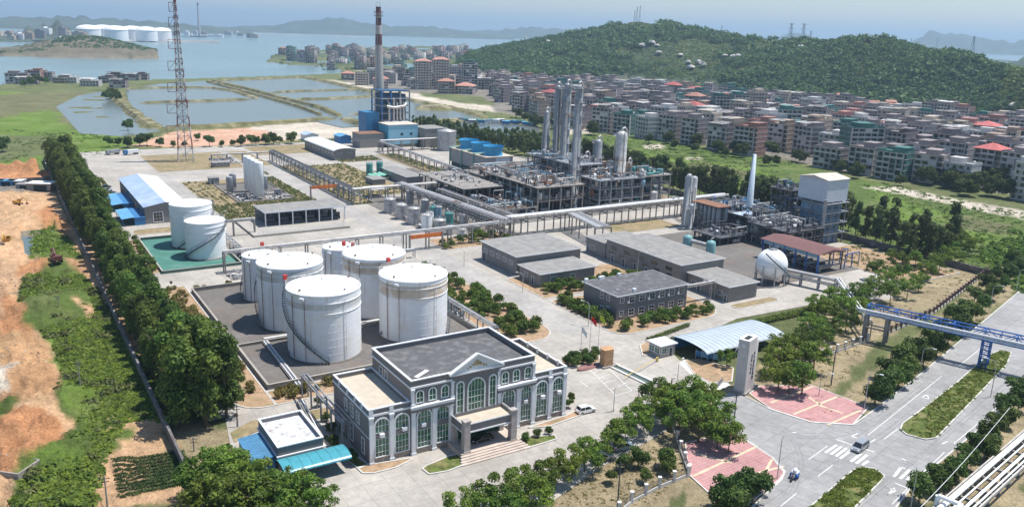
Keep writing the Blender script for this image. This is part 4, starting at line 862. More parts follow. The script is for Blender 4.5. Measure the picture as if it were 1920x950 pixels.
    for i, (x, y) in enumerate(((3, 3), (3, 8), (3, 13), (42, 4), (42, 9))): dk.cb(x, y, 10.26, .4, .4, .3)
    return t
office()
def flat(name, label, a0, b0, w, d, H, wall=greytile2, roof=roofgrey, over=.45, fas=whitetrim, wins=(), doors=(), band=None, cat='building', z=.1, par=0, group=None):
    t = root(name, label, cat, a0, b0, z, group=group)
    m = MB(); m.box(0, w, 0, d, 0, H - .25); m.build('wall', wall, t)
    r = MB(); r.box(-over, w + over, -over, d + over, H - .25, H); r.mi = 1
    if par: r.mi = 0; parapet(r, -over, w + over, -over, d + over, H, H + par, .25); r.mi = 1; r.box(-over + .25, w + over - .25, -over + .25, d + over - .25, H, H + .03)
    else: r.box(-over + .18, w + over - .18, -over + .18, d + over - .18, H, H + .04)
    r.build('roof', [fas, roof], t)
    for f, u, zz, ww, hh, *k in wins: rwin(t, fmap(f, w, d), u, zz, ww, hh, **(k[0] if k else {}))
    for f, u, ww, hh in doors:
        fm = fmap(f, w, d); m = MB(); fbox(m, fm, u, u + ww, -.02, .06, 0, hh); dd = m.build('door', darksteel, t); m = MB()
        fbox(m, fm, u - .15, u, -.02, .15, 0, hh + .15); fbox(m, fm, u + ww, u + ww + .15, -.02, .15, 0, hh + .15); fbox(m, fm, u, u + ww, -.02, .15, hh, hh + .15); m.build('frame', whitetrim, dd)
    if band:
        m = MB()
        for zz in band: ring(m, 0, w, 0, d, zz, zz + .15, .06)
        m.build('string_course', greytile2 if wall is greytile else concpost, t)
    return t
W2 = [('F', 1.1, 5.3, 1.2, 1.4)] + [('F', 4.4 + 3.85 * k, 4.9, 1.9, 1.8) for k in range(6)] + [('F', 1.1, 1.3, 1.2, 1.5)] + [('F', 4.4 + 3.85 * k, 1.0, 1.9, 1.9) for k in range(6)] + [('L', 16.2 - 8.0, 4.9, 1.3, 2), ('L', 16.2 - 4.9, 5.1, 1.2, 1.7), ('L', 16.2 - 4.9, 1.5, 1.2, 1.6)]
t = flat('office_block', 'two-storey dark grey block with white windows and flat black roof', 146.6, 174.7, 27, 16, 7.6, greytile, roofdark, wins=W2, doors=[('L', 16.2 - 7.6, 1.2, 2.5)], band=[3.6], over=.55)
for k, (x, y) in enumerate(((-.2, 15.5), (5, 15.4), (6, 15.5), (12.5, 15.6), (6.5, 1.2), (2.5, 4))): m = MB(); m.cb(x + .6, y, 7.64, 1., .9, .9 if k < 5 else .3); m.build('roof_vent', white if k < 5 else greypaint, t)
for k in range(6):
    if k in (0, 2, 3, 4, 5): m = MB(); m.box(3.6 + 3.85 * k, 4.2 + 3.85 * k, -.5, -.06, 4.9 if k else 5.0, 5.5); m.build('air_conditioner', white, t)
# pair of flat-roofed grey buildings left of the two-storey block
flat('workshop', 'large low grey workshop with a wide flat grey roof behind the two-storey block', 145, 226.2, 26.5, 23.6, 6.8, greytile2, roofgrey, over=.7, wins=[('F', 3 + 4 * k, 2.6, 2, 1.4) for k in range(5)] + [('L', 2 + 4.2 * k, 3.2, 2.4, 1.3, dict(nx=3)) for k in range(5)] + [('R', 3 + 4 * k, 3, 2, 1.4) for k in range(4)], doors=[('L', 1, 2.2, 3)])
flat('workshop_annex', 'lower grey annex with green windows in front of the large low workshop', 144.8, 211.4, 21.8, 12.6, 4.6, greytile2, roofgrey, over=.6, wins=[('F', 4, 1.5, 2.2, 1.4, dict(glass=glassg)), ('F', 12, 1.5, 1.6, 1.4, dict(glass=glassg)), ('L', 3, 1.6, 2, 1.3)], doors=[('L', 7.5, 1.3, 2.4)])
# the long grey building of three roofs
flat('long_hall', 'far lower section of the long grey hall, with a row of doors', 186, 230.4, 18.4, 11.5, 6.0, greytile2, roofgrey, wins=[('L', 2.5, 1.8, 2.8, 1.6, dict(nx=3)), ('F', 14, 3, 2, 1.4)], doors=[('L', .6, 1.2, 2.6)], group='sections of the long grey hall')
lw = [('L', 3 + 7.2 * k, 4.6, 3., 1.1, dict(nx=4, frame=greytile2, fw_=.05)) for k in range(5)] + [('L', 1.5 + 6.2 * k, 2.9, 2.6, .7, dict(nx=4, frame=greytile2, fw_=.05)) for k in range(6)]
flat('long_hall', 'tall middle section of the long grey hall, with high strip windows', 186, 190.8, 19.5, 39, 7.8, greytile2, roofgrey, wins=lw, doors=[('L', 3.2 + 6.2 * k, 1.4, 2.6) for k in range(6)], group='sections of the long grey hall')
flat('long_hall', 'near lower section of the long grey hall, facing the gate road', 189, 172.2, 12.6, 18.2, 5.2, greytile2, roofgrey, over=.6, wins=[('L', 2, 1.6, 2, 1.3), ('L', 13.5, 1.6, 2, 1.3)], doors=[('L', 4.6, 1.4, 2.6), ('L', 10.4, 1.4, 2.6), ('L', 16.6, .9, 2.2)], group='sections of the long grey hall')
# warehouses
def gable(name, label, a0, b0, w, d, H, rise, wall, rl, rr, z=.1, cat='warehouse', along='y', over=.5, group=None, ribs=True):
    t = root(name, label, cat, a0, b0, z, group=group); m = MB(); m.box(0, w, 0, d, 0, H)
    for y in (0, d): m.add([(0, y, H), (w, y, H), (w / 2, y, H + rise)], [(0, 1, 2) if y == 0 else (2, 1, 0)])
    m.build('wall', wall, t); o = over; k = rise / (w / 2)
    for s, mm in ((0, rl), (1, rr)):
        r = MB(); x0, x1 = (-o, w / 2) if s == 0 else (w + o, w / 2); z0 = H - o * k + .02; z1 = H + rise + .02
        P = [(x0, -o, z0), (x1, -o, z1), (x1, d + o, z1), (x0, d + o, z0)]; P2 = [(x, y, zz + .15) for x, y, zz in P]
        r.add(P + P2, [(0, 1, 2, 3), (7, 6, 5, 4), (0, 4, 5, 1), (1, 5, 6, 2), (2, 6, 7, 3), (3, 7, 4, 0)])
        if ribs:
            n = int(d / 1.6)
            for i in range(n + 1): y = -o + (d + 2 * o) * i / n; r.beam((x0, y, z0 + .19), (x1, y, z1 + .19), .09, .09)
        r.build('roof', mm, t)
    return t
bluewhite = mat('pale_blue_roof', (.40, .50, .68), .45, var=.12, scale=.2, dirt=(.55, .62, .75), dscale=.12)
whiteroof = mat('white_roof_sheet', (.78, .78, .77), .5, var=.05, scale=.3)
t = gable('warehouse', 'long grey warehouse, roof half pale blue and half white, left of the green-floored tanks', 48.6, 353.8, 16.2, 71, 6.9, 1.5, greytile2, bluewhite, whiteroof)
rwin(t, fmap('F', 16.2, 71), 3.2, .7, 3.4, 3.8, nx=3, nz=3, fw_=.25)
for k in range(11): rwin(t, fmap('L', 16.2, 71), 3 + 6.1 * k, 3.6, 2.6, 1.2, nx=3, nz=1, fw_=.08)
m = MB(); ring(m, 0, 16.2, 0, 71, 4.9, 5.05, .06); m.build('string_course', concpost, t)
for lab, b0, d in (('near blue lean-to shed with pale blue roof against the long warehouse', 353, 19), ('far blue lean-to shed with pale blue roof against the long warehouse', 382.5, 25)):
    t = root('lean_to_shed', lab, 'shed', 40.2, b0, .1, group='blue lean-to sheds'); m = MB(); m.box(4.4, 8.2, 0, d, 0, 3.1); m.build('wall', blue, t)
    m = MB(); m.add([(-.4, -.3, 3.0), (4.3, -.3, 3.5), (4.3, d + .3, 3.5), (-.4, d + .3, 3.0)], [(0, 1, 2, 3)]); m.add([(-.4, -.3, 2.85), (4.3, -.3, 3.35), (4.3, d + .3, 3.35), (-.4, d + .3, 2.85)], [(3, 2, 1, 0)])
    for i in range(int(d / 1.5)): m.beam((-.4, i * 1.5, 3.03), (4.3, i * 1.5, 3.53), .08)
    m.build('roof', blueroof, t); m = MB(); m.box(4.2, 8.4, -.2, d + .2, 3.12, 3.3); m.build('upper_roof', blue, t)
    for k in range(5): m = MB(); m.tube((0, .3 + (d - .6) * k / 4, 0), (0, .3 + (d - .6) * k / 4, 2.95), .1, n=6); m.build('post', blue, t)
# arched-roof warehouse further back
def barrel(name, label, a0, b0, w, d, H, rise, wall, roofm, cat='warehouse', z=.1, n=12, posts=0, gab=True, ang=0):
    t = root(name, label, cat, a0, b0, z, rz=AL + ang)
    if wall:
        m = MB(); m.box(0, w, 0, d, 0, H)
        if gab:
            P = [(w / 2 - w / 2 * math.cos(math.pi * i / n), H + rise * math.sin(math.pi * i / n)) for i in range(n + 1)]
            m.add([(x, 0, zz) for x, zz in P], [list(range(n + 1))]); m.add([(x, d, zz) for x, zz in P], [list(range(n + 1))[::-1]])
        m.build('wall', wall, t)
    r = MB(); o = .5; r.smooth = True
    P = [(w / 2 - (w / 2 + o) * math.cos(math.pi * i / n), H + .02 + (rise + .1) * math.sin(math.pi * i / n)) for i in range(n + 1)]
    for dz in (0, -.1):
        for i in range(n): q = [(P[i][0], -o, P[i][1] + dz), (P[i + 1][0], -o, P[i + 1][1] + dz), (P[i + 1][0], d + o, P[i + 1][1] + dz), (P[i][0], d + o, P[i][1] + dz)]; r.add(q, [(0, 1, 2, 3)] if dz == 0 else [(3, 2, 1, 0)])
    r.smooth = False
    for k in range(int(d / 1.5) + 1):
        y = -o + (d + 2 * o) * k / int(d / 1.5)
        for i in range(n): r.beam((P[i][0], y, P[i][1] + .03), (P[i + 1][0], y, P[i + 1][1] + .03), .07)
    r.build('roof', roofm, t); return t
t = barrel('warehouse', 'grey warehouse with a curved white roof beyond the gardens', 175.5, 483, 13.5, 56, 5.6, 1.6, greytile2, whiteroof)
for u in (2, 8.5): rwin(t, fmap('F', 13.5, 56), u, 3.2, 2.6, 1.1)
for k in range(9): rwin(t, fmap('L', 13.5, 56), 3 + 6 * k, 3.2, 2.4, 1.1)
flat('switch_hall', 'low flat-roofed grey hall right of the green tanks', 180.6, 391, 9.8, 35, 4.6, greytile2, roofgrey, wins=[('L', 2 + 3.4 * k, 1.2, 1.7, 1.6) for k in range(10)], over=.3)
flat('pump_house', 'small grey hut left of the green tanks', 165, 398, 7, 10, 3.2, greytile2, roofgrey, wins=[('L', 2, 1.2, 2, 1.2)], over=.2)
flat('control_hut', 'small flat-roofed hut in the dry yard by the lattice mast', 104, 482, 9, 6, 3, greytile2, roofgrey, wins=[('F', 2, 1.2, 2, 1.2), ('F', 5.5, 1.2, 2, 1.2)], over=.2)
# compressor shelter: flat roof on white columns over dark machinery
t = root('compressor_shelter', 'open shelter with flat grey roof on white columns over dark compressors', 'shelter', 89.2, 326.6, .95)
m = MB(); m.box(-.5, 33.8, -.6, 15, 5.6, 6.0); m.build('roof', [concpost], t); m = MB(); m.box(-.2, 33.5, -.3, 14.7, 6.003, 6.06); m.build('roof_felt', roofgrey, t)
m = MB(); m.box(-.6, 33.9, -.75, -.6, 5.5, 6.1); m.box(-.6, -.5, -.6, 15, 5.5, 6.1); m.build('fascia', whitetrim, t)
for k in range(7):
    for y in (0, 14.4): m = MB(); m.box(5.55 * k - .22, 5.55 * k + .22, y - .22, y + .22, 0, 5.6); m.build('column', whitetrim if y == 0 else concpost, t)
m = MB(); m.box(0, 33.3, 13.9, 14.1, 0, 4.2); m.build('back_wall', greypaint, t)
for k in range(6):
    for y in (3, 8): c_ = MB(); c_.cb(2.7 + 5.55 * k, y, 0, 3, 2.6, 1.2); c_.tube((1.2 + 5.55 * k, y, 2), (4.3 + 5.55 * k, y, 2), .8, n=12); c_.tube((2.7 + 5.55 * k, y, 2.2), (2.7 + 5.55 * k, y, 4), .3, n=8); c_.build('compressor', darksteel, t)
t2 = root('railing', 'pale railing along the front of the compressor platform', 'railing', 83, 314.6, .95); m = MB()
for x in np.arange(0, 36, 2): m.beam((x, 0, 0), (x, 0, 1), .08)
m.beam((0, 0, 1), (36, 0, 1), .08); m.beam((0, 0, .5), (36, 0, .5), .06); m.build('rail', whitetrim, t2)
# guard house, car shed, small block left of the office
t = flat('guard_house', 'small gatehouse with a flat white roof beside the blue-grey car shed', 138.9, 147.3, 5, 4.4, 3.4, mat('gatehouse_render', (.38, .36, .33), .8), white, wins=[('L', .4, 1.1, 1.7, 1.3, dict(glass=glassg)), ('L', 2.4, 1.1, 1.7, 1.3, dict(glass=glassg)), ('F', .5, 1.1, 1.5, 1.3, dict(glass=glassg))], doors=[('F', 3, 1, 2.3)], over=.5)
t = barrel('car_shed', 'long open car shed with pale blue-grey curved metal roof', 0, 0, 12.2, 28, 3.0, 1.0, None, mat('pale_bluegrey_sheet', (.43, .48, .52), .4, var=.06, scale=.3))
x, y = W(174.5, 138.6); t.location = (x, y, .1); t.rotation_euler = (0, 0, AL + math.pi / 2)
for k in range(6):
    for xx in (.5, 11.7): m = MB(); m.tube((xx, 1 + 5.2 * k, 0), (xx, 1 + 5.2 * k, 3), .1, n=6); m.build('post', blue, t)
m = MB(); m.box(12.0, 12.1, 0, 28, .0, 3.1); m.build('back_wall', blue, t)
m = MB()
for k in range(8): m.beam((.6, 0, 0), (.6, .01, 0), .01)
t = root('small_block', 'small flat block with a mottled white roof left of the office', 'building', 38, 138.3, .1); m = MB(); m.box(0, 8.6, 0, 13, 0, 4); parapet(m, 0, 8.6, 0, 13, 4, 4.8, .3); m.build('wall', greytile, t)
m = MB(); m.box(.3, 8.3, .3, 12.7, 4, 4.08); m.build('roof', mat('peeling_white_roof', (.60, .62, .65), .8, var=.25, scale=1.2, dirt=(.22, .17, .13), dscale=.5), t)
m = MB(); ring(m, 0, 8.6, 0, 13, 4.8, 5.0, .1, .32); ring(m, 0, 8.6, 0, 13, 2.9, 3.15, .3); m.build('cornice', whitetrim, t)
rwin(t, fmap('F', 8.6, 13), 1, 1, 1.6, 1.4)
t = root('blue_shed', 'low shed with bright blue sheet roof left of the small white-roofed block', 'shed', 33.4, 138.8, .1); m = MB(); m.add([(0, 0, 2.7), (4.5, 0, 3.1), (4.5, 10.5, 3.1), (0, 10.5, 2.7)], [(0, 1, 2, 3), (3, 2, 1, 0)]);
for i in range(7): m.beam((0, i * 1.75, 2.72), (4.5, i * 1.75, 3.12), .08, .05)
m.build('roof', blueroof, t); m = MB(); m.box(.2, 4.3, .2, 10.2, 0, 2.6); m.build('wall', blue, t)
t = barrel('teal_canopy', 'teal translucent car canopy in front of the small white-roofed block', 0, 0, 4.6, 11.5, 2.9, .7, None, tealroof, cat='canopy')
x, y = W(49.2, 132.2); t.location = (x, y, .1); t.rotation_euler = (0, 0, AL + math.pi / 2)
for k in range(4): m = MB(); m.tube((4.4, .5 + 3.5 * k, 0), (4.4, .5 + 3.5 * k, 2.9), .12, n=6); m.build('post', bridgeblue, t)
# small white shed and gray canopies
for lab, a, b, w, d, h in (('white flat canopy left of the small tank yard', 150, 366, 10, 9, 4.2), ('long white canopy at the foot of the boiler house', 226, 508, 30, 4, 7)):
    t = root('canopy', lab, 'canopy', a, b, .12); m = MB(); m.box(0, w, 0, d, h, h + .2); m.build('roof', whiteroof, t)
    for x in (.3, w / 2, w - .3):
        for y in (.3, d - .3): m = MB(); m.beam((x, y, 0), (x, y, h), .3); m.build('post', steel, t)
flat('grey_deck_shed', 'wide low shed with a flat grey roof beyond the process block', 262, 318, 26, 16, 5, concpost, roofgrey, over=.4)
# cooling tower block
coolw = mat('pale_grey_panel', (.40, .39, .39), .8, var=.08, scale=.2, streak=.2)
t = root('cooling_tower', 'grey cooling tower block with three blue fan stacks and teal frame posts', 'cooling tower', 226.3, 387, .13); m = MB(); m.box(0, 17, 0, 42, 5, 12.6); m.build('wall', coolw, t); m = MB(); m.box(.6, 16.4, .6, 41.4, 0, 5); m.build('louvre', mat('dark_teal_louvre', (.03, .09, .10), .6), t)
m = MB(); m.box(-.4, 17.4, -.4, 42.4, 12.6, 12.9); m.build('deck', rooftan, t)
for k in range(3):
    y = 7 + 14 * k; s = MB(); s.lathe([(5.4, 12.9), (4.9, 14), (5.0, 15.6), (6.0, 18)], 28, c=(8.5, y)); s.lathe([(5.85, 18), (4.8, 15.6), (4.7, 13)], 28, c=(8.5, y)); s.build('fan_stack', mat('azure_fan_stack', (.05, .32, .58), .5, var=.1), t)
    b_ = MB()
    for q in range(4): an = q * math.pi / 2 + k; b_.beam((8.5, y, 14.5), (8.5 + 3.7 * math.cos(an), y + 3.7 * math.sin(an), 14.6), .5, .08)
    b_.build('fan', darksteel, t)
    p = MB(); p.path([(-.5, y + 6.6, 0), (-.5, y + 6.6, 13.2), (8, y + 6.6, 13.2)], .35, 8); p.build('riser', mat('mint_pipe', (.25, .48, .42), .5), t)
m = MB(); m.box(6, 15, -.08, 0, 5.2, 12.4); m.build('panel', white, t)
# boiler house
t = root('boiler_house', 'blue clad boiler house with tall open steel boiler frame', 'building', 229, 524, .13)
lb = mat('light_blue_cladding', (.26, .50, .62), .5, var=.06, scale=.3, streak=.15)
m = MB(); m.box(0, 22, 0, 17, 2, 15); m.build('lower_block', [lb], t); m = MB(); m.box(-.06, 0, 0, 17, 2, 15); m.build('side_cladding', mat('azure_cladding', (.05, .30, .46), .5, var=.06), t)
m = MB(); m.box(-.3, 22.3, -.3, 17.3, 15, 15.4); m.build('roof', mat('rust_edge_roof', (.62, .55, .48), .8, var=.1, dirt=(.35, .2, .12), dscale=.3), t)
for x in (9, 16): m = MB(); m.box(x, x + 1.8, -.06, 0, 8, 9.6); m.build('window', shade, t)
m = MB(); m.box(.5, 21.5, 1, 16, 0, 2); m.build('base', concpost, t)
m = MB(); m.box(-8, 2, 20, 34, 0, 22); m.build('left_tower', mat('deep_blue_cladding', (.03, .17, .34), .5, var=.07), t)
m = MB(); m.box(6, 23, 22, 36, 15.4, 34); m.box(4, 25, 20, 38, 36, 36.6); m.build('boiler_casing', mat('navy_casing', (.04, .10, .18), .6, var=.3, scale=.3), t)
for x in (4, 11, 18, 25):
    for y in (20, 38): m = MB(); m.beam((x, y, 0), (x, y, 36), .8); m.build('frame_column', blue if x < 12 else greypaint, t)
for z in (10, 16, 21, 26, 31): m = MB(); m.beam((4, 20, z), (25, 20, z), .6); m.beam((25, 20, z), (25, 38, z), .6); m.beam((4, 20, z), (4, 38, z), .6); m.box(2.5, 26.5, 18.3, 21, z, z + .2); m.beam((2.5, 18.3, z + 1.1), (26.5, 18.3, z + 1.1), .12); m.build('frame_deck', steel, t)
for k, x in enumerate((9, 12.5, 15, 17.5, 20)): m = MB(); m.path([(x, 19, 16), (x, 19, 28 + k % 2 * 3), (x, 22, 30)], .8, 8); m.build('duct', insul, t)
m = MB(); m.path([(7, 18.5, 26), (12, 17.5, 25), (20, 17.5, 26), (22, 19, 28)], 1.0, 10); m.build('flue', insul, t)
flat('boiler_annex', 'grey annex wing left of the blue boiler house', 210, 528, 18, 14, 9.5, greytile2, rust, wins=[('L', 2 + 3 * k, 4.5, 1.4, 1.4) for k in range(4)], over=.3, fas=concpost)
flat('boiler_annex', 'pale windowless hall right of the blue boiler house', 253, 516, 16, 20, 13, concpost, roofgrey, over=.3)
gable('small_shed', 'little blue gabled shed behind the curved-roof warehouse', 205, 552, 8, 12, 5, 1, blue, blueroof, blueroof, cat='shed')
gable('small_shed', 'little pale gabled shed behind the curved-roof warehouse', 188, 574, 9, 12, 4, 1.4, white, bluewhite, whiteroof, cat='shed')
# main chimney with red and white bands
def chimney():
    X, Y = G(711, 262); t = root('chimney', 'tall tapering chimney with red and white bands at the top', 'chimney', world=(X, Y + 3), rz=0); H = 93
    R = lambda z: lerp(4.4, 1.75, z / H); m = MB(); m.lathe([(R(z), z) for z in np.linspace(0, H * .72, 14)], 28); m.build('shaft', mat('chimney_concrete', (.42, .40, .38), .9, var=.08, scale=.1, streak=.25), t)
    rd = mat('haze_muted_red_band', (.15, .075, .085), .8, var=.15, streak=.2); wh = mat('haze_muted_white_band', (.48, .46, .45), .8, var=.1, streak=.3)  # both band colours muted, with distance haze put into the paint
    ed = [.72, .80, .865, .92, .955, 1.0]; 
    for i in range(5): z0, z1 = ed[i] * H, ed[i + 1] * H; m = MB(); m.lathe([(R(z0), z0), (R(z1), z1)], 28); m.build('band', [rd, wh][i % 2], t)
    m = MB(); m.lathe([(R(H) + .1, H), (R(H) - .4, H + .02), (R(H) - .5, H - 3)], 20); m.build('rim', rd, t)
    for z in (H * .955, H * .93): m = MB(); m.lathe([(R(z), z), (R(z) + 1.3, z), (R(z) + 1.3, z + .15), (R(z), z + .15)], 20); rail(m, R(z) + 1.2, z, 1.1, 16, t=.08); m.build('gallery', rust, t)
    for k in range(4): an = k * 1.57 + .6; m = MB(); m.tube(((R(H)) * math.cos(an), R(H) * math.sin(an), H), (R(H) * math.cos(an), R(H) * math.sin(an), H + 3.5), .08, n=4); m.build('lightning_rod', steel, t)
    m = MB(); m.beam((R(0) * -.3, -R(0) + .1, 0), (-R(H) * .3, -R(H) - .1, H * .95), .5, .15); m.build('ladder', greypaint, t)
chimney()
# lattice mast
def mast():
    X, Y = G(349, 302); t = root('lattice_mast', 'tall red and white lattice radio mast standing in the dry yard', 'mast', world=(X, Y), rz=AL - .2, z=.2); H = 104; n = 17
    hw_ = lambda z: lerp(4.4, .55, min(1, z / (H * .86)) ** .85); rd = mat('mast_red', (.20, .075, .075), .7, var=.2); wh = mat('mast_white', (.48, .46, .45), .7, var=.15)
    zs = [0]; 
    while zs[-1] < H * .86: zs.append(zs[-1] + max(2.2, hw_(zs[-1]) * 1.7))
    for i in range(len(zs) - 1):
        z0, z1 = zs[i], zs[i + 1]; a, b = hw_(z0), hw_(z1); m = MB(); P0 = [(-a, -a), (a, -a), (a, a), (-a, a)]; P1 = [(-b, -b), (b, -b), (b, b), (-b, b)]; lw_ = .42 if z0 < 40 else .34
        for k in range(4):
            j = (k + 1) % 4; m.beam((*P0[k], z0), (*P1[k], z1), lw_); m.beam((*P0[k], z0), (*P1[j], z1), .2); m.beam((*P0[j], z0), (*P1[k], z1), .2); m.beam((*P1[k], z1), (*P1[j], z1), .2)
        m.build('mast_section', [wh, rd][i % 2], t)
    m = MB(); m.tube((0, 0, H * .86), (0, 0, H + 6), .32, .15, n=6); m.build('antenna_spine', rd, t)
    for z in (H * .78, H * .84, H * .5, H * .33): m = MB(); q = hw_(z) + .8; parapet(m, -q, q, -q, q, z, z + .25, .4); m.beam((-q, -q, z + 1), (q, -q, z + 1), .12); m.beam((-q, -q, z + 1), (-q, q, z + 1), .12); m.build('platform', rd, t)
    for z, s in ((16, 1), (28, 1), (40, 1), (52, 1), (64, 1), (76, 1), (84, 1)):
        m = MB(); q = hw_(z); x = -q - (1.6 + (H - z) * .045); m.path([(-q, -q, z), (x, -q, z), (x, -q, z + 5), (-hw_(z + 5), -q, z + 5)], .16, 5); m.beam((x, -q, z), (-q, -q, z + 5), .16); m.build('stay_bracket', rd, t)
    for k in range(3): an = k * 2.1; m = MB(); m.cb(.9 * math.cos(an), .9 * math.sin(an), H * .88, .35, .25, 2.2); m.build('aerial_panel', white, t)
    m = MB(); m.beam((0, 0, 0), (0, 0, H * .86), .5, .12); m.build('ladder', steel, t)
mast()
# ============================================================ PROCESS UNIT, PIPE RACKS
def column(label, a, b, R, H, group='tall distillation columns', plats=6, seed=0, m=columnm, name='distillation_column', top=True, z=.13, skirt=True):
    r = random.Random(seed); t = root(name, label, 'column', a, b, z, group=group)
    s = MB(); s.lathe([(R * 1.12, 0), (R * 1.12, .6), (R, .62), (R, H - R * .7), (R * .8, H - R * .25), (R * .4, H), (.01, H + .05)], 22)
    for k in range(int(H / 4)): z0 = 3 + 4 * k; s.lathe([(R, z0 - .05), (R + .05, z0), (R, z0 + .05)], 22)
    s.build('shell', m, t)
    for i in range(plats):
        zz = H * (i + 1) / (plats + .15) - .6; a0 = r.uniform(0, 6.28); sp = r.uniform(1.6, 4.2); n = 10; p = MB(); ro = R + 1.15
        for k in range(n):
            x0, x1 = a0 + sp * k / n, a0 + sp * (k + 1) / n; p.prism([((R + .05) * math.cos(x0), (R + .05) * math.sin(x0)), (ro * math.cos(x0), ro * math.sin(x0)), (ro * math.cos(x1), ro * math.sin(x1)), ((R + .05) * math.cos(x1), (R + .05) * math.sin(x1))], zz, zz + .12)
        rail(p, ro, zz, 1.1, 8, a0, a0 + sp, .06); p.build('platform', rust if i % 4 == 1 else greypaint, t)
    l = MB(); an = r.uniform(3.3, 5.2) - AL; x, y = (R + .35) * math.cos(an), (R + .35) * math.sin(an); l.beam((x, y, 0), (x, y, H), .55, .12); l.build('ladder', greypaint, t)
    for k in range(3):
        an = r.uniform(2.6, 6.0) - AL; c, s_ = math.cos(an), math.sin(an); rr = r.uniform(.12, .3); zt = H * r.uniform(.6, .98); p = MB(); p.path([((R + .5) * c, (R + .5) * s_, 1), ((R + .5) * c, (R + .5) * s_, zt), ((R - .1) * c, (R - .1) * s_, zt + .3)], rr, 7); p.build('pipe', [insul, steel, greypaint][k], t)
    if top: p = MB(); p.path([(0, 0, H - .2), (0, 0, H + 1.1), (R * .8, .5, H + 1.6), (R + .8, .8, H + .4), (R + .8, .8, 2)], .42, 8); p.build('overhead_pipe', insul, t)
    return t
for args in (('tallest column, standing in front and right of the others', 230.5, 311.5, 1.75, 56.5, 9, 1), ('tall column behind and left of the tallest one', 239.5, 333, 1.7, 56, 8, 2), ('tall column second from the left in the tall cluster', 243, 346, 1.5, 54, 8, 3),
             ('tall column in the middle of the cluster, close beside its twin', 245.5, 343, 1.4, 52, 7, 4), ('shorter column at the left edge of the tall cluster', 247, 361, 1.5, 40, 6, 5), ('slim shorter column behind the left edge of the cluster', 251, 358, 1.1, 37, 5, 6)):
    column(args[0], args[1], args[2], args[3], args[4], plats=args[5], seed=args[6])
column('medium pale column right of the tall cluster', 250, 320, 1.9, 30, plats=4, seed=7, group='medium columns'); column('short stout column between the tall cluster and the medium pale one', 250.5, 330, 2.1, 21, plats=3, seed=8, group='medium columns')
column('wide shiny column at the right of the unit', 252.5, 305.5, 2.7, 35.5, plats=3, seed=9, m=insul, group='medium columns'); column('slim plain column right of the wide shiny one', 257, 304.5, 1.4, 21, plats=2, seed=10, group='medium columns', m=concpost)
column('lower vertical vessel in front of the medium pale column', 243, 313, 1.7, 15, plats=2, seed=11, group='medium columns', m=steel); column('slim pipe-like column left of the wide shiny one', 246, 305, .8, 17, plats=1, seed=12, group='medium columns')
def pframe(label, a0, a1, b0, b1, levels, step=6, seed=0, fill=60, decks=True, m=concpost, name='process_frame', group='open process frames', fm=None, topclut=1.6, z=.13):
    """open frame: columns, beams, decks, with pipes and small plant between and on top"""
    r = random.Random(seed); w, d = a1 - a0, b1 - b0; t = root(name, label, 'frame', a0, b0, z, group=group); H = levels[-1]
    nx = max(1, round(w / step)); ny = max(1, round(d / step)); cnt = 0
    for i in range(nx + 1):
        for j in range(ny + 1):
            c = MB(); x, y = w * i / nx, d * j / ny; c.box(x - .28, x + .28, y - .28, y + .28, 0, H); c.build('column', m, t)
    for L in levels:
        b = MB()
        for i in range(nx + 1): x = w * i / nx; b.box(x - .2, x + .2, -.25, d + .25, L - .55, L - .02)
        for j in range(ny + 1): y = d * j / ny; b.box(-.25, w + .25, y - .2, y + .2, L - .5, L - .03)
        b.build('beam', m, t)
        if decks:
            k = MB(); 
            if L == H: k.box(-.8, w + .8, -.8, d + .8, L, L + .18)
            else: k.box(w * .1, w * .95, d * .05, d * .9, L, L + .15)
            k.build('deck', m, t); rl = MB()
            for y in (-.75, d + .75): rl.beam((-.75, y, L + 1.15), (w + .75, y, L + 1.15), .07)
            for x in (-.75, w + .75): rl.beam((x, -.75, L + 1.15), (x, d + .75, L + 1.15), .07)
            for i in range(int(w / 2.5)): rl.beam((-.75 + i * 2.5, -.75, L), (-.75 + i * 2.5, -.75, L + 1.15), .07)
            for i in range(int(d / 2.5)): rl.beam((-.75, -.75 + i * 2.5, L), (-.75, -.75 + i * 2.5, L + 1.15), .07)
            rl.build('railing', greypaint, t)
    fm = fm or [insul, greypaint, steel, darksteel, insul, rust, ltblue]
    for i in range(fill):
        q = MB(); mm = fm[r.randrange(len(fm))]; zb = r.choice([0] + list(levels)); top = zb == H; x, y = r.uniform(0, w), r.uniform(0, d); h = (r.uniform(.8, 2.2) * topclut if top else r.uniform(2, 4)); k = r.random()
        if k < .5:
            x2, y2 = (r.uniform(0, w), y) if r.random() < .5 else (x, r.uniform(0, d)); rr = r.uniform(.1, .32); q.path([(x, y, zb), (x, y, zb + h), (x2, y2, zb + h), (x2, y2, zb + .1)], rr, 6); nm = 'pipe'
        elif k < .62: L = r.uniform(2, 5); q.tube((x, y, zb + 1.1), (min(w, x + L), y, zb + 1.1), r.uniform(.4, .9), n=10); q.cb(x + 1, y, zb, .3, .8, .8); nm = 'heat_exchanger'
        elif k < .8: R = r.uniform(.4, 1.1); q.lathe([(.01, zb + .3), (R, zb + .6), (R, zb + h), (R * .6, zb + h + R * .4), (.01, zb + h + R * .5)], 12, c=(x, y)); q.cb(x, y, zb, R, R, .6); nm = 'vessel'
        elif k < .93: q.cb(x, y, zb, r.uniform(.6, 1.8), r.uniform(.6, 1.6), h * .5); nm = 'equipment_box'
        else: q.tube((x, y, zb), (x, y, zb + h * 2.2), .08, n=5); nm = 'vent_pipe'
        q.build(nm, mm, t)
    return t
pframe('large two-storey concrete frame at the front left of the process unit', 205, 230, 304, 352, (6, 12), seed=1, topclut=2.2, fill=270)
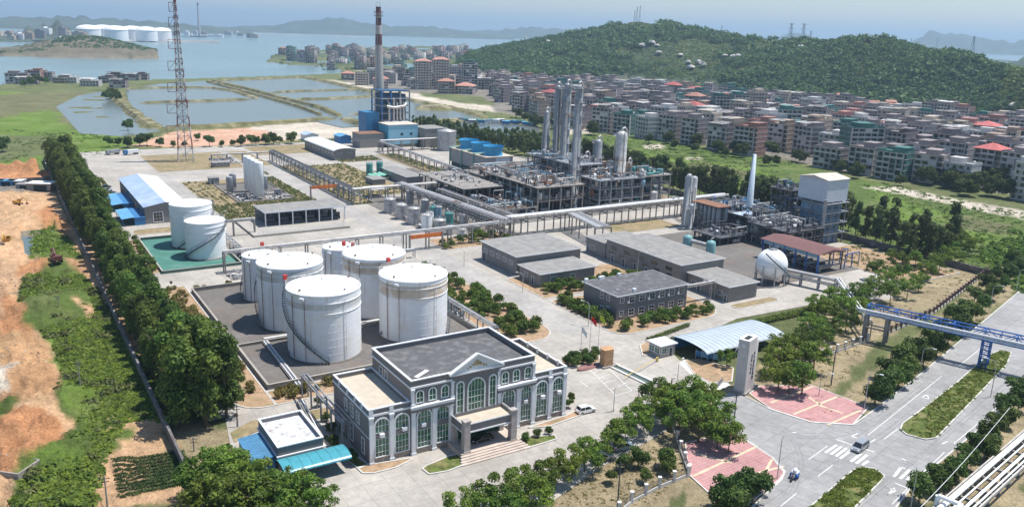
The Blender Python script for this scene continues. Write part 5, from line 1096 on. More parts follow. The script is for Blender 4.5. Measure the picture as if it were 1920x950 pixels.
pframe('steel frame packed with pipes behind the tallest column', 233, 248, 314, 356, (5, 10, 15, 19), seed=2, fill=230, m=greypaint)
pframe('crowded frame around the wide shiny column', 236, 262, 299, 314, (5, 10, 14), seed=3, fill=190, m=greypaint, decks=True)
pframe('frame at the right end of the process unit with teal pipes', 262, 280, 300, 318, (5, 10, 14), seed=4, fill=150, fm=[insul, teal, steel, teal, darksteel, ltblue])
pframe('low frame of pipes and exchangers behind the left grey deck', 205, 232, 354, 372, (5, 9.5), seed=5, fill=130)
pframe('low pipe frame in front of the cooling tower', 206, 226, 374, 384, (2.5, 4), seed=6, fill=60)
pframe('frame of small vessels left of the wide column', 250, 262, 316, 332, (6, 11, 16), seed=7, fill=130, m=greypaint)
pframe('wide flat concrete deck on posts left of the process unit', 182, 202.5, 331, 378, (8.5,), step=7, seed=8, fill=60, topclut=.9, fm=[darksteel, greypaint, steel])
pframe('low machinery row under the front pipe bridge', 176, 204, 303, 328, (4,), seed=9, fill=90, decks=False)
# right-hand unit
for k, (a, b, h) in enumerate(((251, 257, 23), (255.5, 258.5, 21.5))):
    column(('left', 'right')[k] + ' one of two slim pale grey columns with domed tops', a, b, 1.35, h, group='slim pale columns', plats=0, seed=20 + k, m=mat('pale_grey_cladding', (.46, .47, .48), .5, var=.08, streak=.2), top=False)
column('short pale column in front of the slim pair', 249.5, 252.5, 1.2, 11, group='slim pale columns', plats=1, seed=23, m=MATS['pale_grey_cladding'], top=False)
t = root('vessel_bank', 'bank of upright grey vessels under a rusty deck beside the slim pair', 'vessels', 253.5, 241, .13)
for i in range(6):
    for j in range(2): v = MB(); v.lathe([(.01, .6), (.95, 1), (.95, 10.2), (.5, 10.9), (.01, 11)], 14, c=(1.2 + j * 4, 1 + i * 2.5)); v.build('vessel', columnm, t)
m = MB(); m.box(-.6, 7, -.6, 15.5, 11.1, 11.4); m.build('deck', rust, t); m = MB(); m.box(-1, 8, -1, 16, 0, 1.0); m.build('plinth', darksteel, t)
def stack():
    t = root('flare_stack', 'white tapering chimney stack behind the low steel frames', 'chimney', 275, 244, .13); m = MB(); H = 32; m.lathe([(2.0, 0), (1.75, 3), (.75, H), (.6, H), (.6, H - 1)], 24); m.build('shaft', mat('pale_blue_white_paint', (.52, .60, .68), .5, var=.05), t)
    m = MB(); m.cb(0, 0, 0, 5, 5, .8); m.build('base', concpost, t); m = MB(); m.beam((-1.2, -1.1, 1), (-.5, -.5, H - 1), .3, .1); m.build('ladder', greypaint, t)
stack()
pframe('low steel frames with pipes around the foot of the white stack', 262, 288, 226, 248, (4, 8), step=5, seed=30, fill=200, m=darksteel, fm=[insul, darksteel, steel, ltblue, darksteel])
pframe('low steel frames with pipes between the stack and the brown roof', 256, 276, 206, 226, (4, 8), step=5, seed=31, fill=180, m=darksteel, fm=[insul, darksteel, steel, insul, darksteel])
pframe('dark pipe frames in front of the upright vessel bank', 240, 258, 226, 240, (3,), step=5, seed=32, fill=70, m=darksteel, fm=[darksteel, steel, darksteel])
pframe('slender dark frame tower left of the white-topped tower', 279, 287, 226, 236, (5, 10, 15, 19), step=4, seed=33, fill=70, m=darksteel, fm=[darksteel, blue, steel])
pframe('long low blue-grey rack behind the vessel bank', 262, 292, 252, 266, (4, 6.5), step=5, seed=34, fill=100, m=greypaint, fm=[blue, steel, greypaint, darksteel])
for k, (a, b) in enumerate(((262, 236), (270, 224), (283, 240))):
    t = root('steel_canopy', 'pale blue sheet canopy over pipes, ' + ('left', 'front', 'rear')[k] + ' one near the white stack', 'canopy', a, b, .13, group='pale blue canopies near the stack'); m = MB(); m.box(0, 9, 0, 5.5, 8 - k, 8.2 - k); m.build('roof', mat('pale_blue_sheet2', (.46, .56, .68), .5), t)
    for x in (.3, 8.7):
        for y in (.3, 5.2): m = MB(); m.beam((x, y, 0), (x, y, 8 - k), .22); m.build('post', darksteel, t)
# white-topped reformer tower
t = root('clad_tower', 'blue-grey steel tower with a big white clad box on top', 'tower', 279.5, 209, .13); m = MB(); m.box(0, 13, 0, 14, 17.2, 26); m.build('clad_box', mat('white_cladding', (.55, .60, .66), .5, var=.05, streak=.15), t)
m = MB(); m.add([(-.4, -.4, 26.1), (13.4, -.4, 26.1), (13.4, 14.4, 26.1), (-.4, 14.4, 26.1), (-.4, 7, 27.4), (13.4, 7, 27.4)], [(0, 1, 5, 4), (2, 3, 4, 5), (0, 4, 3), (1, 2, 5), (3, 2, 1, 0)]); m.build('roof', mat('rusty_pale_roof', (.62, .56, .48), .8, dirt=(.42, .26, .16), dscale=.3), t)
m = MB(); m.box(1.2, 11.8, 1.2, 12.8, 0, 16.2); m.build('furnace_wall', mat('blue_grey_panel', (.20, .31, .43), .55, var=.25, scale=.5, streak=.3), t)
for x in (0, 4.3, 8.6, 13):
    for y in (0, 7, 14): m = MB(); m.beam((x, y, 0), (x, y, 17.2), .4); m.build('column', greypaint, t)
for z in (4, 8.3, 12.6, 16.4): m = MB(); parapet(m, -1, 14, -1, 15, z, z + .15, 2); m.beam((-1, -1, z + 1.1), (14, -1, z + 1.1), .08); m.beam((-1, -1, z + 1.1), (-1, 15, z + 1.1), .08); m.build('walkway', steel, t)
for i in range(5):
    for z in (2, 6, 10.4, 14.3): m = MB(); m.tube((2.2 + 2.1 * i, 1.2, z), (2.2 + 2.1 * i, 1.0, z), .4, n=8); m.build('burner', darksteel, t)
m = MB(); m.path([(-3, -2, 0), (-3, -2, 19)], .7, 10); m.build('duct', steel, t)
# brown-roofed shelter with blue steelwork
t = root('brown_roof_shelter', 'open blue steel shelter with a long brown-red roof', 'shelter', 242, 181, .13)
m = MB(); m.add([(-1, -1, 7.2), (14, -1, 7.2), (14, 26, 7.2), (-1, 26, 7.2), (6.5, -1, 8.3), (6.5, 26, 8.3)], [(0, 4, 5, 3), (1, 2, 5, 4), (0, 1, 4), (2, 3, 5), (3, 2, 1, 0)])
m.build('roof', mat('brown_red_roof', (.17, .085, .08), .8, var=.12, scale=.5), t)
for i in range(6):
    for x in (0, 13): m = MB(); m.beam((x, 5 * i, 0), (x, 5 * i, 7.15), .4); m.build('column', bridgeblue if x == 0 else darksteel, t)
m = MB(); m.box(-.1, 0, 0, 25, 5.6, 7); m.build('fascia_panel', ltblue, t)
for z in (2.2, 4.2): m = MB(); m.beam((0, 0, z), (0, 25, z), .35); m.beam((0, 0, z), (13, 0, z), .3); m.build('beam', darksteel, t)
for i in range(9): m = MB(); m.tube((2, 1.5 + 2.7 * i, 1.6), (9, 1.5 + 2.7 * i, 1.6), .8, n=10); m.cb(3, 1.5 + 2.7 * i, 0, .5, 1, 1); m.build('exchanger', [insul, darksteel][i % 2], t)
t = root('open_shed', 'bare blue steel shed skeleton at the right end of the brown-roofed shelter', 'shed', 257, 181, .13)
for x in (0, 4, 8):
    for y in (0, 5): m = MB(); m.beam((x, y, 0), (x, y, 5.5), .3); m.build('column', bridgeblue if x < 5 else greypaint, t)
m = MB(); m.beam((0, 0, 5.4), (8, 0, 5.4), .3); m.beam((0, 5, 5.4), (8, 5, 5.4), .3); m.build('beam', bridgeblue, t)
for k, (a, b) in enumerate(((225.5, 229), (227.5, 218.5))):
    t = root('teal_vessel', 'upright pale teal vessel, ' + ('left', 'right')[k] + ' of the two behind the long grey hall', 'vessel', a, b, .12, group='teal vessels behind the long hall'); m = MB(); m.lathe([(1.8, 0), (1.8, 4), (1.5, 4.8), (.01, 5.4)], 20); m.build('shell', mat('pale_teal', (.22, .42, .42), .5, streak=.2), t); m = MB(); m.path([(0, 0, 5.3), (0, 0, 6), (1.2, 0, 6)], .2, 6); m.build('vent', insul, t)
t = root('connecting_pipe', 'thick pale pipe between the two teal vessels', 'pipe', 226, 228.5, .12); m = MB(); m.tube((0, 0, 3), (1.3, -9, 3), .8, n=12); m.build('pipe', insul, t)
# ------------------------------------------------------------ pipe racks
def rack(label, p, q, w, zt, pipes, step=7, post=.4, levels=1, m=concpost, seed=0, name='pipe_rack', group='pipe racks', portals=True, stopz=None):
    """straight rack from p to q (plant grid): portal frames with parallel pipes on top"""
    r = random.Random(seed); dx, dy = q[0] - p[0], q[1] - p[1]; L = math.hypot(dx, dy); an = math.atan2(dy, dx); t = root(name, label, 'pipe rack', p[0], p[1], .13, rz=AL + an, group=group); n = max(1, round(L / step))
    if portals:
        for i in range(n + 1):
            f = MB(); x = L * i / n
            for y in (-w / 2, w / 2): f.beam((x, y, 0), (x, y, zt), post)
            for k in range(levels): f.beam((x, -w / 2, zt - k * 1.8 - .2), (x, w / 2, zt - k * 1.8 - .2), post)
            f.build('portal', m, t)
    for k in range(levels):
        b = MB()
        for y in (-w / 2, w / 2): b.beam((0, y, zt - k * 1.8 - .1), (L, y, zt - k * 1.8 - .1), .25)
        b.build('longitudinal_beam', darksteel if k else m, t)
        for y, R, mm, up in pipes if k == 0 else [(-w * .3, .18, greypaint, 0), (w * .1, .14, steel, 0), (w * .3, .2, insul, 0)]:
            z = zt - k * 1.8 + R + .05; P = [(0, y, z)]
            if up and L > 30:
                x = L * r.uniform(.25, .75); P += [(x, y, z), (x, y, z + 1), (x, y + 2, z + 1), (x + 3, y + 2, z + 1), (x + 3, y, z + 1), (x + 3, y, z)]
            P.append((L, y, z)); g = MB(); g.path(P, R, 8)
            g.build('pipe', mm, t)
    return t
PW = [(-1.6, .42, insul, 0), (-.6, .22, white, 0), (0, .18, greypaint, 1), (.7, .3, insul, 0), (1.5, .2, steel, 0)]
PS = [(-.6, .16, greypaint, 0), (0, .22, insul, 0), (.6, .14, steel, 0)]
rack('long front pipe rack behind the tank farm, carrying the orange banner', (60, 271.5), (171, 271.5), 2.6, 6.8, [(-.9, .2, greypaint, 0), (-.3, .26, darksteel, 0), (.3, .16, insul, 0), (.9, .3, insul, 0)], step=9, seed=1)
rack('broad rack of pale lagged pipes crossing in front of the process unit', (171, 274.5), (292, 274.5), 5, 7.6, [(-2, .45, insul, 0), (-1.1, .3, insul, 0), (-.4, .2, steel, 1), (.3, .4, whitetrim, 0), (1.2, .25, insul, 0), (2, .3, greypaint, 0)], step=8, seed=2, levels=2)
rack('rack of white pipes running back beside the small tank yard', (168, 272), (163, 362), 4.6, 7.4, [(-1.9, .4, insul, 0), (-1, .3, whitetrim, 0), (-.2, .2, rust, 1), (.6, .3, insul, 0), (1.6, .22, greypaint, 0)], step=8, seed=3, levels=2)
rack('second parallel rack nearer the process unit', (178, 278), (176, 344), 3.6, 6.6, [(-1.2, .3, greypaint, 0), (-.2, .22, rust, 0), (.7, .35, insul, 0)], step=8, seed=4, levels=2)
rack('rack crossing behind the small tank yard', (138, 357), (205, 357), 3, 7, [(-1, .3, insul, 0), (0, .2, steel, 0), (.9, .3, insul, 0)], step=8, seed=5)
rack('dark slender rack along the main plant road', (140, 357), (141, 495), 3, 6.4, [(-1.1, .2, darksteel, 0), (-.4, .28, darksteel, 0), (.3, .16, greypaint, 0), (1, .2, darksteel, 0)], step=7, seed=6, levels=2, m=greypaint)
rack('far rack from the main road rack to the slim tanks', (106, 495), (141, 495), 2, 5.4, PS, step=9, seed=7, m=greypaint)
rack('rack from the boiler house past the cooling tower', (211, 388), (216, 508), 3, 6.8, [(-1, .25, greypaint, 0), (-.2, .3, insul, 0), (.8, .2, steel, 0)], step=9, seed=8)
rack('rack in front of the boiler house', (216, 508), (262, 508), 3, 7.2, [(-1, .3, whitetrim, 0), (0, .3, insul, 0), (.9, .2, steel, 0)], step=8, seed=9)
rack('short wide bundle of pipes dropping towards the long grey hall', (202, 273), (197, 246), 7, 7.2, [(-3, .3, insul, 0), (-2.2, .24, insul, 0), (-1.4, .3, whitetrim, 0), (-.6, .22, insul, 0), (.2, .3, insul, 0), (1, .2, steel, 0), (1.8, .28, insul, 0), (2.7, .3, insul, 0)], step=7, seed=10)
rack('rack of thin pipes beyond the right end of the broad rack', (263, 275), (253, 250), 3, 6.8, PS, step=8, seed=11)
rack('rack between the green tank floor and the compressor shelter', (67, 320), (83, 320), 1.2, 5.8, [(0, .3, greypaint, 0)], step=8, seed=12)
rack('low pipe trestle beside the green tank floor', (70, 276), (70, 326), 2.4, 2.6, [(-.8, .14, greypaint, 0), (-.3, .12, steel, 0), (.2, .16, insul, 0), (.8, .14, greypaint, 0)], step=5, seed=13, post=.25)
rack('blue-grey pipe rack from the tank farm to the office corner', (52.5, 167), (52, 141), 1.3, 5.4, [(-.4, .14, steel, 0), (.4, .14, steel, 0)], step=7, seed=14, m=greypaint, post=.3)
rack('low pipe run across the near corner of the tank farm floor', (54, 203), (53, 172), 1.4, .5, [(-.5, .16, whitetrim, 0), (-.1, .12, steel, 0), (.3, .16, whitetrim, 0)], step=5, seed=15, post=.25)
rack('low pipe run between the tank rows', (54, 204.8), (104, 204.8), 1.4, .5, [(-.3, .2, whitetrim, 0), (.3, .16, insul, 0)], step=6, seed=16, post=.25)
rack('two low pipes passing the small white-roofed block', (50.5, 164), (48.5, 146), 1.2, .9, [(-.3, .14, steel, 0), (.3, .14, whitetrim, 0)], step=5, seed=17, post=.2)
rack('portal with a single pale pipe beside the two-storey block', (175.5, 177.5), (188, 177.5), 1.0, 5.4, [(0, .32, insul, 0)], step=11, seed=18)
rack('stack of blue-grey pipes beside the sphere tank', (223.5, 180), (229, 163), 1.6, 4.2, [(-.5, .3, insul, 0), (.5, .3, insul, 0)], step=6, seed=19, levels=2, m=greypaint)
rack('pale pipe pair leading from the sphere to the blue bridge', (229, 163), (200.5, 131), 1.6, 5, [(-.5, .2, whitetrim, 0), (.5, .2, whitetrim, 0)], step=11, seed=20, m=steel, post=.25)
rack('low rack left of the compressor platform', (74, 262), (124, 262), 1.6, 3, PS, step=7, seed=21, m=greypaint, post=.25)
rack('rack of slim pipes beside the tank farm and shrub garden', (108, 178), (108, 250), 1.8, 3.6, PS, step=8, seed=22, m=greypaint, post=.25)
# orange banners with lettering stretched under the racks
def banner(label, a0, b0, a1, b1, z0, h, seed):
    an = math.atan2(b1 - b0, a1 - a0); L = math.hypot(a1 - a0, b1 - b0); t = root('banner', label, 'banner', a0, b0, 0, rz=AL + an, group='orange banners over the main plant road'); m = MB(); m.box(0, L, -.06, .06, z0, z0 + h); m.build('cloth', orangep, t)
    r = random.Random(seed); n = int(L / (h * .62)); x = .6
    for i in range(n):
        w = h * .42
        if i == 3: x += h * .5; continue
        g = MB()
        for (p0, p1, q0, q1) in ((0, 1, .45, .55), (.45, .55, 0, 1), (0, 1, .92, 1) if r.random() < .6 else (.2, .8, .2, .3), (0, .12, .1, .9) if r.random() < .5 else (.1, .4, .65, .75), (.88, 1, .1, .9) if r.random() < .5 else (.6, .9, .2, .3)): g.box(x + p0 * w, x + p1 * w, -.09, -.065, z0 + h * (.22 + .56 * q0), z0 + h * (.22 + .56 * q1))
        g.build('letter', mat('yellow_letter', (.80, .52, .10), .8), t); x += h * .62
    for xx in (-.4, L + .4): m = MB(); m.box(xx - .3, xx + .3, -.3, .3, .1, z0 + h + .3); m.build('post', concpost, t)
banner('near orange banner with yellow characters, hanging under the front pipe rack', 126.3, 269.7, 139, 269.7, 4.8, 1.5, 3)
banner('far orange banner with yellow characters, across the main road by the slim tanks', 124.2, 374, 136.5, 374, 5.4, 1.4, 4)
# ------------------------------------------------------------ blue pipe bridge over the highway
def bridge():
    p, q = (200, 131.5), (224, 64); dx, dy = q[0] - p[0], q[1] - p[1]; L = math.hypot(dx, dy); t = root('pipe_bridge', 'blue steel truss pipe bridge crossing the highway', 'bridge', p[0], p[1], 0, rz=AL + math.atan2(dy, dx)); w = 1.5; z0, z1 = 7.6, 10.0; n = 20
    for y in (-w, w):
        m = MB()
        for z in (z0, z1): m.beam((0, y, z), (L, y, z), .28)
        for i in range(n): x0, x1 = L * i / n, L * (i + 1) / n; m.beam((x0, y, z0), (x0, y, z1), .2); m.beam((x0, y, z0 if i % 2 else z1), (x1, y, z1 if i % 2 else z0), .16)
        m.build('side_truss', bridgeblue, t)
    m = MB()
    for i in range(n + 1): x = L * i / n; m.beam((x, -w, z0), (x, w, z0), .2); (m.beam((x, -w, z1), (x, w, z1), .2) if i % 2 == 0 else 0)
    m.build('cross_beam', bridgeblue, t); m = MB(); m.box(0, L, -.2, w - .2, z0 + .15, z0 + .2); m.build('walkway', mat('teal_grating', (.05, .22, .28), .7), t)
    for y, R, z in ((-w - .45, .3, 8.9), (-w - .45, .2, 8.1), (-.6, .25, 8.2), (.2, .3, 8.2), (.9, .2, 8.1)): m = MB(); m.tube((-2, y, z), (L, y, z), R, n=10); m.build('pipe', whitetrim, t)
    for x in (0, 5.5):
        for y in (-1.4, 1.4): m = MB(); m.beam((x, y, -.3), (x, y, z0), .75); m.build('concrete_pier', concpost, t)
    for y in (-1.4, 1.4): m = MB(); m.beam((0, y, 4), (5.5, y, 4), .4); m.build('pier_brace', concpost, t)
    X = 29.5
    for y in (-1.6, 1.6):
        tw = MB()
        for x in (X - .9, X + .9): tw.beam((x, y, .2), (x, y, z0), .32)
        for i in range(6): tw.beam((X - .9, y, .4 + 1.2 * i), (X + .9, y, 1.6 + 1.2 * i), .14); tw.beam((X + .9, y, .4 + 1.2 * i), (X - .9, y, .4 + 1.2 * i), .14)
        tw.build('tower_leg', bridgeblue, t)
    tw = MB()
    for i in range(3):
        for x in (X - .9, X + .9): tw.beam((x, -1.6, .6 + 2.3 * i), (x, 1.6, 2.9 + 2.3 * i), .14); tw.beam((x, 1.6, .6 + 2.3 * i), (x, -1.6, 2.9 + 2.3 * i), .14)
    tw.build('tower_brace', bridgeblue, t)
bridge()
# pipeway at the bottom right corner
def pipeway():
    A = Vector((*G(1745, 990, 3), 0)); B = Vector((*G(1960, 800, 3), 0)); d = B - A; L = d.length; t = root('pipe_trestle', 'pale concrete pipe trestle with white pipes in the near right corner', 'pipe rack', world=(A.x, A.y), rz=math.atan2(d.y, d.x)); w = 2.6
    for i in range(12):
        m = MB(); x = L * i / 11; m.box(x - .25, x + .25, -w + .1, w - .1, 2.0, 2.5); m.box(x - .3, x + .3, -.8 - w * .5, .8 - w * .5, -.5, 2.0); m.box(x - .3, x + .3, w - .9, w - .3, -.5, 2.0); m.build('bent', concpost, t)
    for y in (-w, w): m = MB(); m.box(0, L, y - .15, y + .15, 2.1, 2.7); m.build('edge_beam', mat('pale_edge_beam', (.5, .47, .43), .85, dirt=(.3, .28, .26), dscale=.5), t)
    for y, R in ((1.5, .5), (.3, .16), (-.9, .14), (-1.2, .14), (-2.0, .18)): m = MB(); m.tube((0, y, 2.55 + R), (L, y, 2.55 + R), R, n=12); m.build('pipe', tanksteel, t)
    m = MB(); m.path([(9, 2.6, .5), (9, 2.6, 4.4), (9, -1.2, 4.4), (5, -1.2, 4.4), (5, -1.2, 2.9)], .42, 12)
    m.build('loop_pipe', tanksteel, t); m = MB(); m.path([(3.5, 2.6, .5), (3.5, 2.6, 4), (3.5, -2.2, 4), (0, -2.2, 4)], .36, 12); m.build('loop_pipe', tanksteel, t)
pipeway()
# ============================================================ VEGETATION
def quads_mesh(name, C, S, N_, mats, mi=None, rng=None, asp=1.5):
    """many small leaf faces: centres C, sizes S, normals N_"""
    rng = rng or RNG; n = len(C); N_ = N_ / (np.linalg.norm(N_, axis=1, keepdims=True) + 1e-9)
    r = rng.normal(size=(n, 3)); U = np.cross(N_, r); U /= (np.linalg.norm(U, axis=1, keepdims=True) + 1e-9); Vv = np.cross(N_, U); s = S[:, None] / 2
    U = U * s * asp; Vv = Vv * s / asp * 1.25
    V = np.stack([C - U * .9 - Vv * .5, C + U * .2 - Vv, C + U, C + Vv * .9 - U * .1], 1).reshape(-1, 3)
    me = bpy.data.meshes.new(name); me.vertices.add(4 * n); me.vertices.foreach_set('co', V.ravel().astype(np.float32)); me.loops.add(4 * n); me.loops.foreach_set('vertex_index', np.arange(4 * n, dtype=np.int32))
    me.polygons.add(n); me.polygons.foreach_set('loop_start', np.arange(0, 4 * n, 4, dtype=np.int32)); me.polygons.foreach_set('loop_total', np.full(n, 4, np.int32))
    for m in mats: me.materials.append(m)
    me.update(calc_edges=True); return me
def crown(name, blobs, n, leaf, m, rng, fill=.35, flat_=.0):
    """leaf faces spread over and through a set of ellipsoid clumps"""
    vol = np.array([b[3] * b[4] * b[5] for b in blobs]) ** .67; k = rng.choice(len(blobs), n, p=vol / vol.sum()); B = np.array(blobs)[k]
    d = rng.normal(size=(n, 3)); d /= np.linalg.norm(d, axis=1, keepdims=True); d[:, 2] = np.where(d[:, 2] < -.5, -d[:, 2], d[:, 2]); rad = np.where(rng.random(n) < fill, rng.uniform(.3, .9, n), rng.normal(1, .09, n))[:, None]
    C = B[:, :3] + d * B[:, 3:6] * rad; N_ = d * (1 - flat_) + rng.normal(size=(n, 3)) * .55 + np.array([0, 0, flat_ * 1.5]); S = leaf * rng.uniform(.7, 1.35, n)
    return quads_mesh(name, C, S, N_, [m], rng=rng)
def trunk_mesh(h, r, limbs, rng, m=None, lean=.05):
    mb = MB(); p = Vector((0, 0, -.3)); pts = [p]
    for i in range(4): p = Vector((rng.uniform(-lean, lean) * h * .3, rng.uniform(-lean, lean) * h * .3, h * (i + 1) / 4)); pts.append(p)
    for i in range(4): mb.tube(pts[i], pts[i + 1], r * (1 - i * .2), r * (1 - (i + 1) * .2), 7)
    for k in range(limbs):
        t = rng.uniform(.4, .95); b = pts[1].lerp(pts[4], t); an = rng.uniform(0, 6.28); L = h * rng.uniform(.25, .45); e = b + Vector((math.cos(an) * L * .8, math.sin(an) * L * .8, L * .6)); mid = b.lerp(e, .5) + Vector((0, 0, -L * .06)); mb.tube(b, mid, r * .4, r * .28, 5); mb.tube(mid, e, r * .28, r * .12, 5)
    return mb.mesh('trunk', m or bark)
LF = dict(belt=leafmat('leaf_belt', (.085, .155, .034)), spread=leafmat('leaf_bright', (.115, .205, .036)), dark=leafmat('leaf_dark', (.068, .130, .032)), back=leafmat('leaf_back', (.085, .130, .050)), shrub=leafmat('leaf_shrub', (.085, .155, .028)), olive=leafmat('leaf_olive', (.16, .165, .05)), hill=leafmat('leaf_hill', (.075, .150, .050), rnd=0), weed=leafmat('leaf_weed', (.115, .20, .03)))
SPEC = {}
def species():
    R = np.random.default_rng(5); u = R.uniform
    def mk(key, cr_, tr): SPEC.setdefault(key, []).append((cr_, tr))
    for v in range(5):      # tall dense belt tree, 15 m
        bl = []; H = 15
        for i in range(27): z = u(.2, 1.04) * H; w_ = 3.5 * math.sin(math.pi * min(.97, max(.16, (z / H - .08) / 1.02))) ** .6; an = u(0, 6.28); q = u(.1, .75) * w_; rr = u(.75, 1.75); bl.append((math.cos(an) * q, math.sin(an) * q, z - .8, rr, rr, rr * u(.9, 1.4)))
        mk('belt', crown('crown', bl, 4400, .43, LF['belt'], R, .3), trunk_mesh(11, .3, 5, R))
    for v in range(4):      # spreading street tree, 7.5 m
        bl = []
        for i in range(24): an = u(0, 6.28); q = math.sqrt(u(.02, 1)) * 3.5; rr = u(.55, 1.25); bl.append((math.cos(an) * q, math.sin(an) * q, 6.2 - q * q * .13 + u(-2.2, 1.1), rr * 1.05, rr * 1.05, rr * .8))
        mk('spread', crown('crown', bl, 2700, .33, LF['spread'], R, .45, .15), trunk_mesh(5.2, .17, 7, R))
    for v in range(4):      # dark round roadside tree, 5 m
        bl = []
        for i in range(15): an = u(0, 6.28); q = u(.2, 2.0); z = u(1.6, 4.2); rr = u(.8, 1.35); bl.append((math.cos(an) * q, math.sin(an) * q, z, rr, rr, rr * u(.8, 1.2)))
        mk('dark', crown('crown', bl, 2500, .36, LF['dark'], R, .35), trunk_mesh(3, .15, 5, R))
    for v in range(4):      # feathery back-belt tree, 13 m
        bl = []; H = 13
        for i in range(16): z = u(.28, 1) * H; w_ = 2.7 * (1.15 - z / H) ** .5; an = u(0, 6.28); q = u(.1, .8) * w_; rr = u(.8, 1.45); bl.append((math.cos(an) * q, math.sin(an) * q, z - .5, rr, rr, rr * u(.8, 1.3)))
        mk('back', crown('crown', bl, 1500, .62, LF['back'], R, .4), trunk_mesh(10.5, .2, 5, R))
    for v in range(3):      # clipped round shrub, 1.6 m
        bl = [(0, 0, .8, .8, .8, .75)] + [(u(-.4, .4), u(-.4, .4), u(.6, 1.1), .5, .5, .45) for i in range(5)]
        mk('shrub', crown('crown', bl, 420, .23, LF['shrub'], R, .25), None)
    for v in range(3):
        bl = [(u(-.5, .5), u(-.5, .5), u(.4, 1), u(.4, .7), u(.4, .7), u(.4, .6)) for i in range(7)]; mk('olive', crown('crown', bl, 300, .25, LF['olive'], R, .3), None)
species()
TC = [0]
FARW = {}
def far_tree(key, x, y, s, z=0.1):
    c, tr = SPEC[key][TC[0] % len(SPEC[key])]; TC[0] += 1; n = len(c.vertices); v = np.empty(n * 3, np.float32); c.vertices.foreach_get('co', v); v = v.reshape(-1, 3); a = random.uniform(0, 6.28)
    FARW.setdefault(key, []).append(np.stack([v[:, 0] * math.cos(a) - v[:, 1] * math.sin(a), v[:, 0] * math.sin(a) + v[:, 1] * math.cos(a), v[:, 2]], -1) * s + np.array([x, y, z]))
def bake_far():
    for key, L in FARW.items():
        V = np.concatenate(L); n = len(V) // 4; me = bpy.data.meshes.new('distant_trees'); me.vertices.add(4 * n); me.vertices.foreach_set('co', V.ravel().astype(np.float32)); me.loops.add(4 * n); me.loops.foreach_set('vertex_index', np.arange(4 * n, dtype=np.int32))
        me.polygons.add(n); me.polygons.foreach_set('loop_start', np.arange(0, 4 * n, 4, dtype=np.int32)); me.polygons.foreach_set('loop_total', np.full(n, 4, np.int32)); me.materials.append(LF[key]); me.update(calc_edges=True); o = bpy.data.objects.new('distant_trees', me); COL.objects.link(o); tag(o, kind='stuff')
def tree(key, x, y, label, group, s=1, name='tree', sz=None, z=0.1, cat='tree', rng=random):
    if label is None: return far_tree(key, x, y, s, z)
    c, tr = SPEC[key][TC[0] % len(SPEC[key])]; TC[0] += 1; rz = rng.uniform(0, 6.28)
    if tr is None: o = inst(name, c, None, (x, y, z), rz, (s, s, s * (sz or 1))); return tag(o, label, cat, group)
    t = root(name, label, cat, world=(x, y), z=z, rz=rz, group=group); t.scale = (s, s, s * (sz or 1)); inst('crown', c, t); inst('trunk', tr, t); return t
ORD = ['nearest', 'second', 'third', 'fourth', 'fifth', 'sixth', 'seventh', 'eighth', 'ninth', 'tenth', 'eleventh', 'twelfth', 'thirteenth', 'fourteenth', 'fifteenth', 'sixteenth', 'seventeenth', 'eighteenth', 'nineteenth', 'twentieth']
TENS = {2: 'twenty', 3: 'thirty', 4: 'forty', 5: 'fifty', 6: 'sixty', 7: 'seventy', 8: 'eighty', 9: 'ninety'}
def ordw(k, first='nearest'):
    if k == 0: return first
    if k < 20: return ORD[k]
    t, o = divmod(k + 1, 10)
    return (TENS[t][:-1] + 'ieth') if o == 0 else TENS[t] + '-' + (['first', 'second', 'third', 'fourth', 'fifth', 'sixth', 'seventh', 'eighth', 'ninth'][o - 1])
rv = random.Random(11)
# boundary belt along the left wall
for col_, (a, st, nm) in enumerate(((26.3, 4.9, 'row by the wall'), (31.5, 5.2, 'row by the road'))):
    k = 0; b = 168.
    while b < 505:
        s = rv.uniform(.72, 1.0) * (1.0 if b < 330 else 1.3); x, y = W(a + rv.uniform(-.9, .9), b + rv.uniform(-1, 1))
        tree('belt', x, y, None if (col_ == 0 and b > 300) or b > 445 else 'dark green belt tree, %s from the near end in the %s' % (ordw(k), nm), 'trees of the left boundary belt', s); k += 1; b += st * rv.uniform(.9, 1.15)
for k, (a, b, s) in enumerate(((26.5, 163, 1.3), (31, 161, 1.3), (35.5, 163, 1.2), (28.5, 168, 1.35), (33.5, 169, 1.3), (37.5, 169, 1.1), (28, 175, 1.25), (33, 176, 1.2), (37, 175, 1.0), (31, 182, 1.15), (35.5, 183, 1.0))):
    x, y = W(a - .5, b + 2); tree('belt', x, y, 'big tall dark tree at the near end of the boundary belt, %s of its clump' % ordw(k), 'big trees at the near end of the belt', s)
# street trees of the forecourt and gate
def trees_px(key, pts, lab, grp, s0, s1, name='tree'):
    for k, p in enumerate(pts): x, y = G(p[0], p[1]); tree(key, x, y, lab and lab % ordw(k, 'first'), grp, (p[2] if len(p) > 2 else 1) * rv.uniform(s0, s1), name=name)
trees_px('spread', [(868, 985), (905, 975), (935, 962), (960, 985), (975, 948), (1008, 930), (1000, 965), (1040, 915), (1072, 900), (1096, 885), (1120, 868), (1150, 850), (1172, 832), (1192, 815, 1.1), (1216, 800, 1.15), (1242, 792, 1.2), (1228, 768, 1.1), (1262, 775, 1.2)],
    'light green spreading tree along the forecourt edge, %s from the bottom', 'light green trees along the forecourt', .76, .95)
trees_px('spread', [(1272, 812, 1.1), (1296, 800, 1.15), (1308, 832, 1.1), (1332, 815, 1.15), (1345, 842, 1), (1366, 848, .9), (1290, 775, 1.1), (1320, 785, 1.1)], 'dense green tree beside the gate road, %s from the left', 'trees beside the gate road', .92, 1.08)
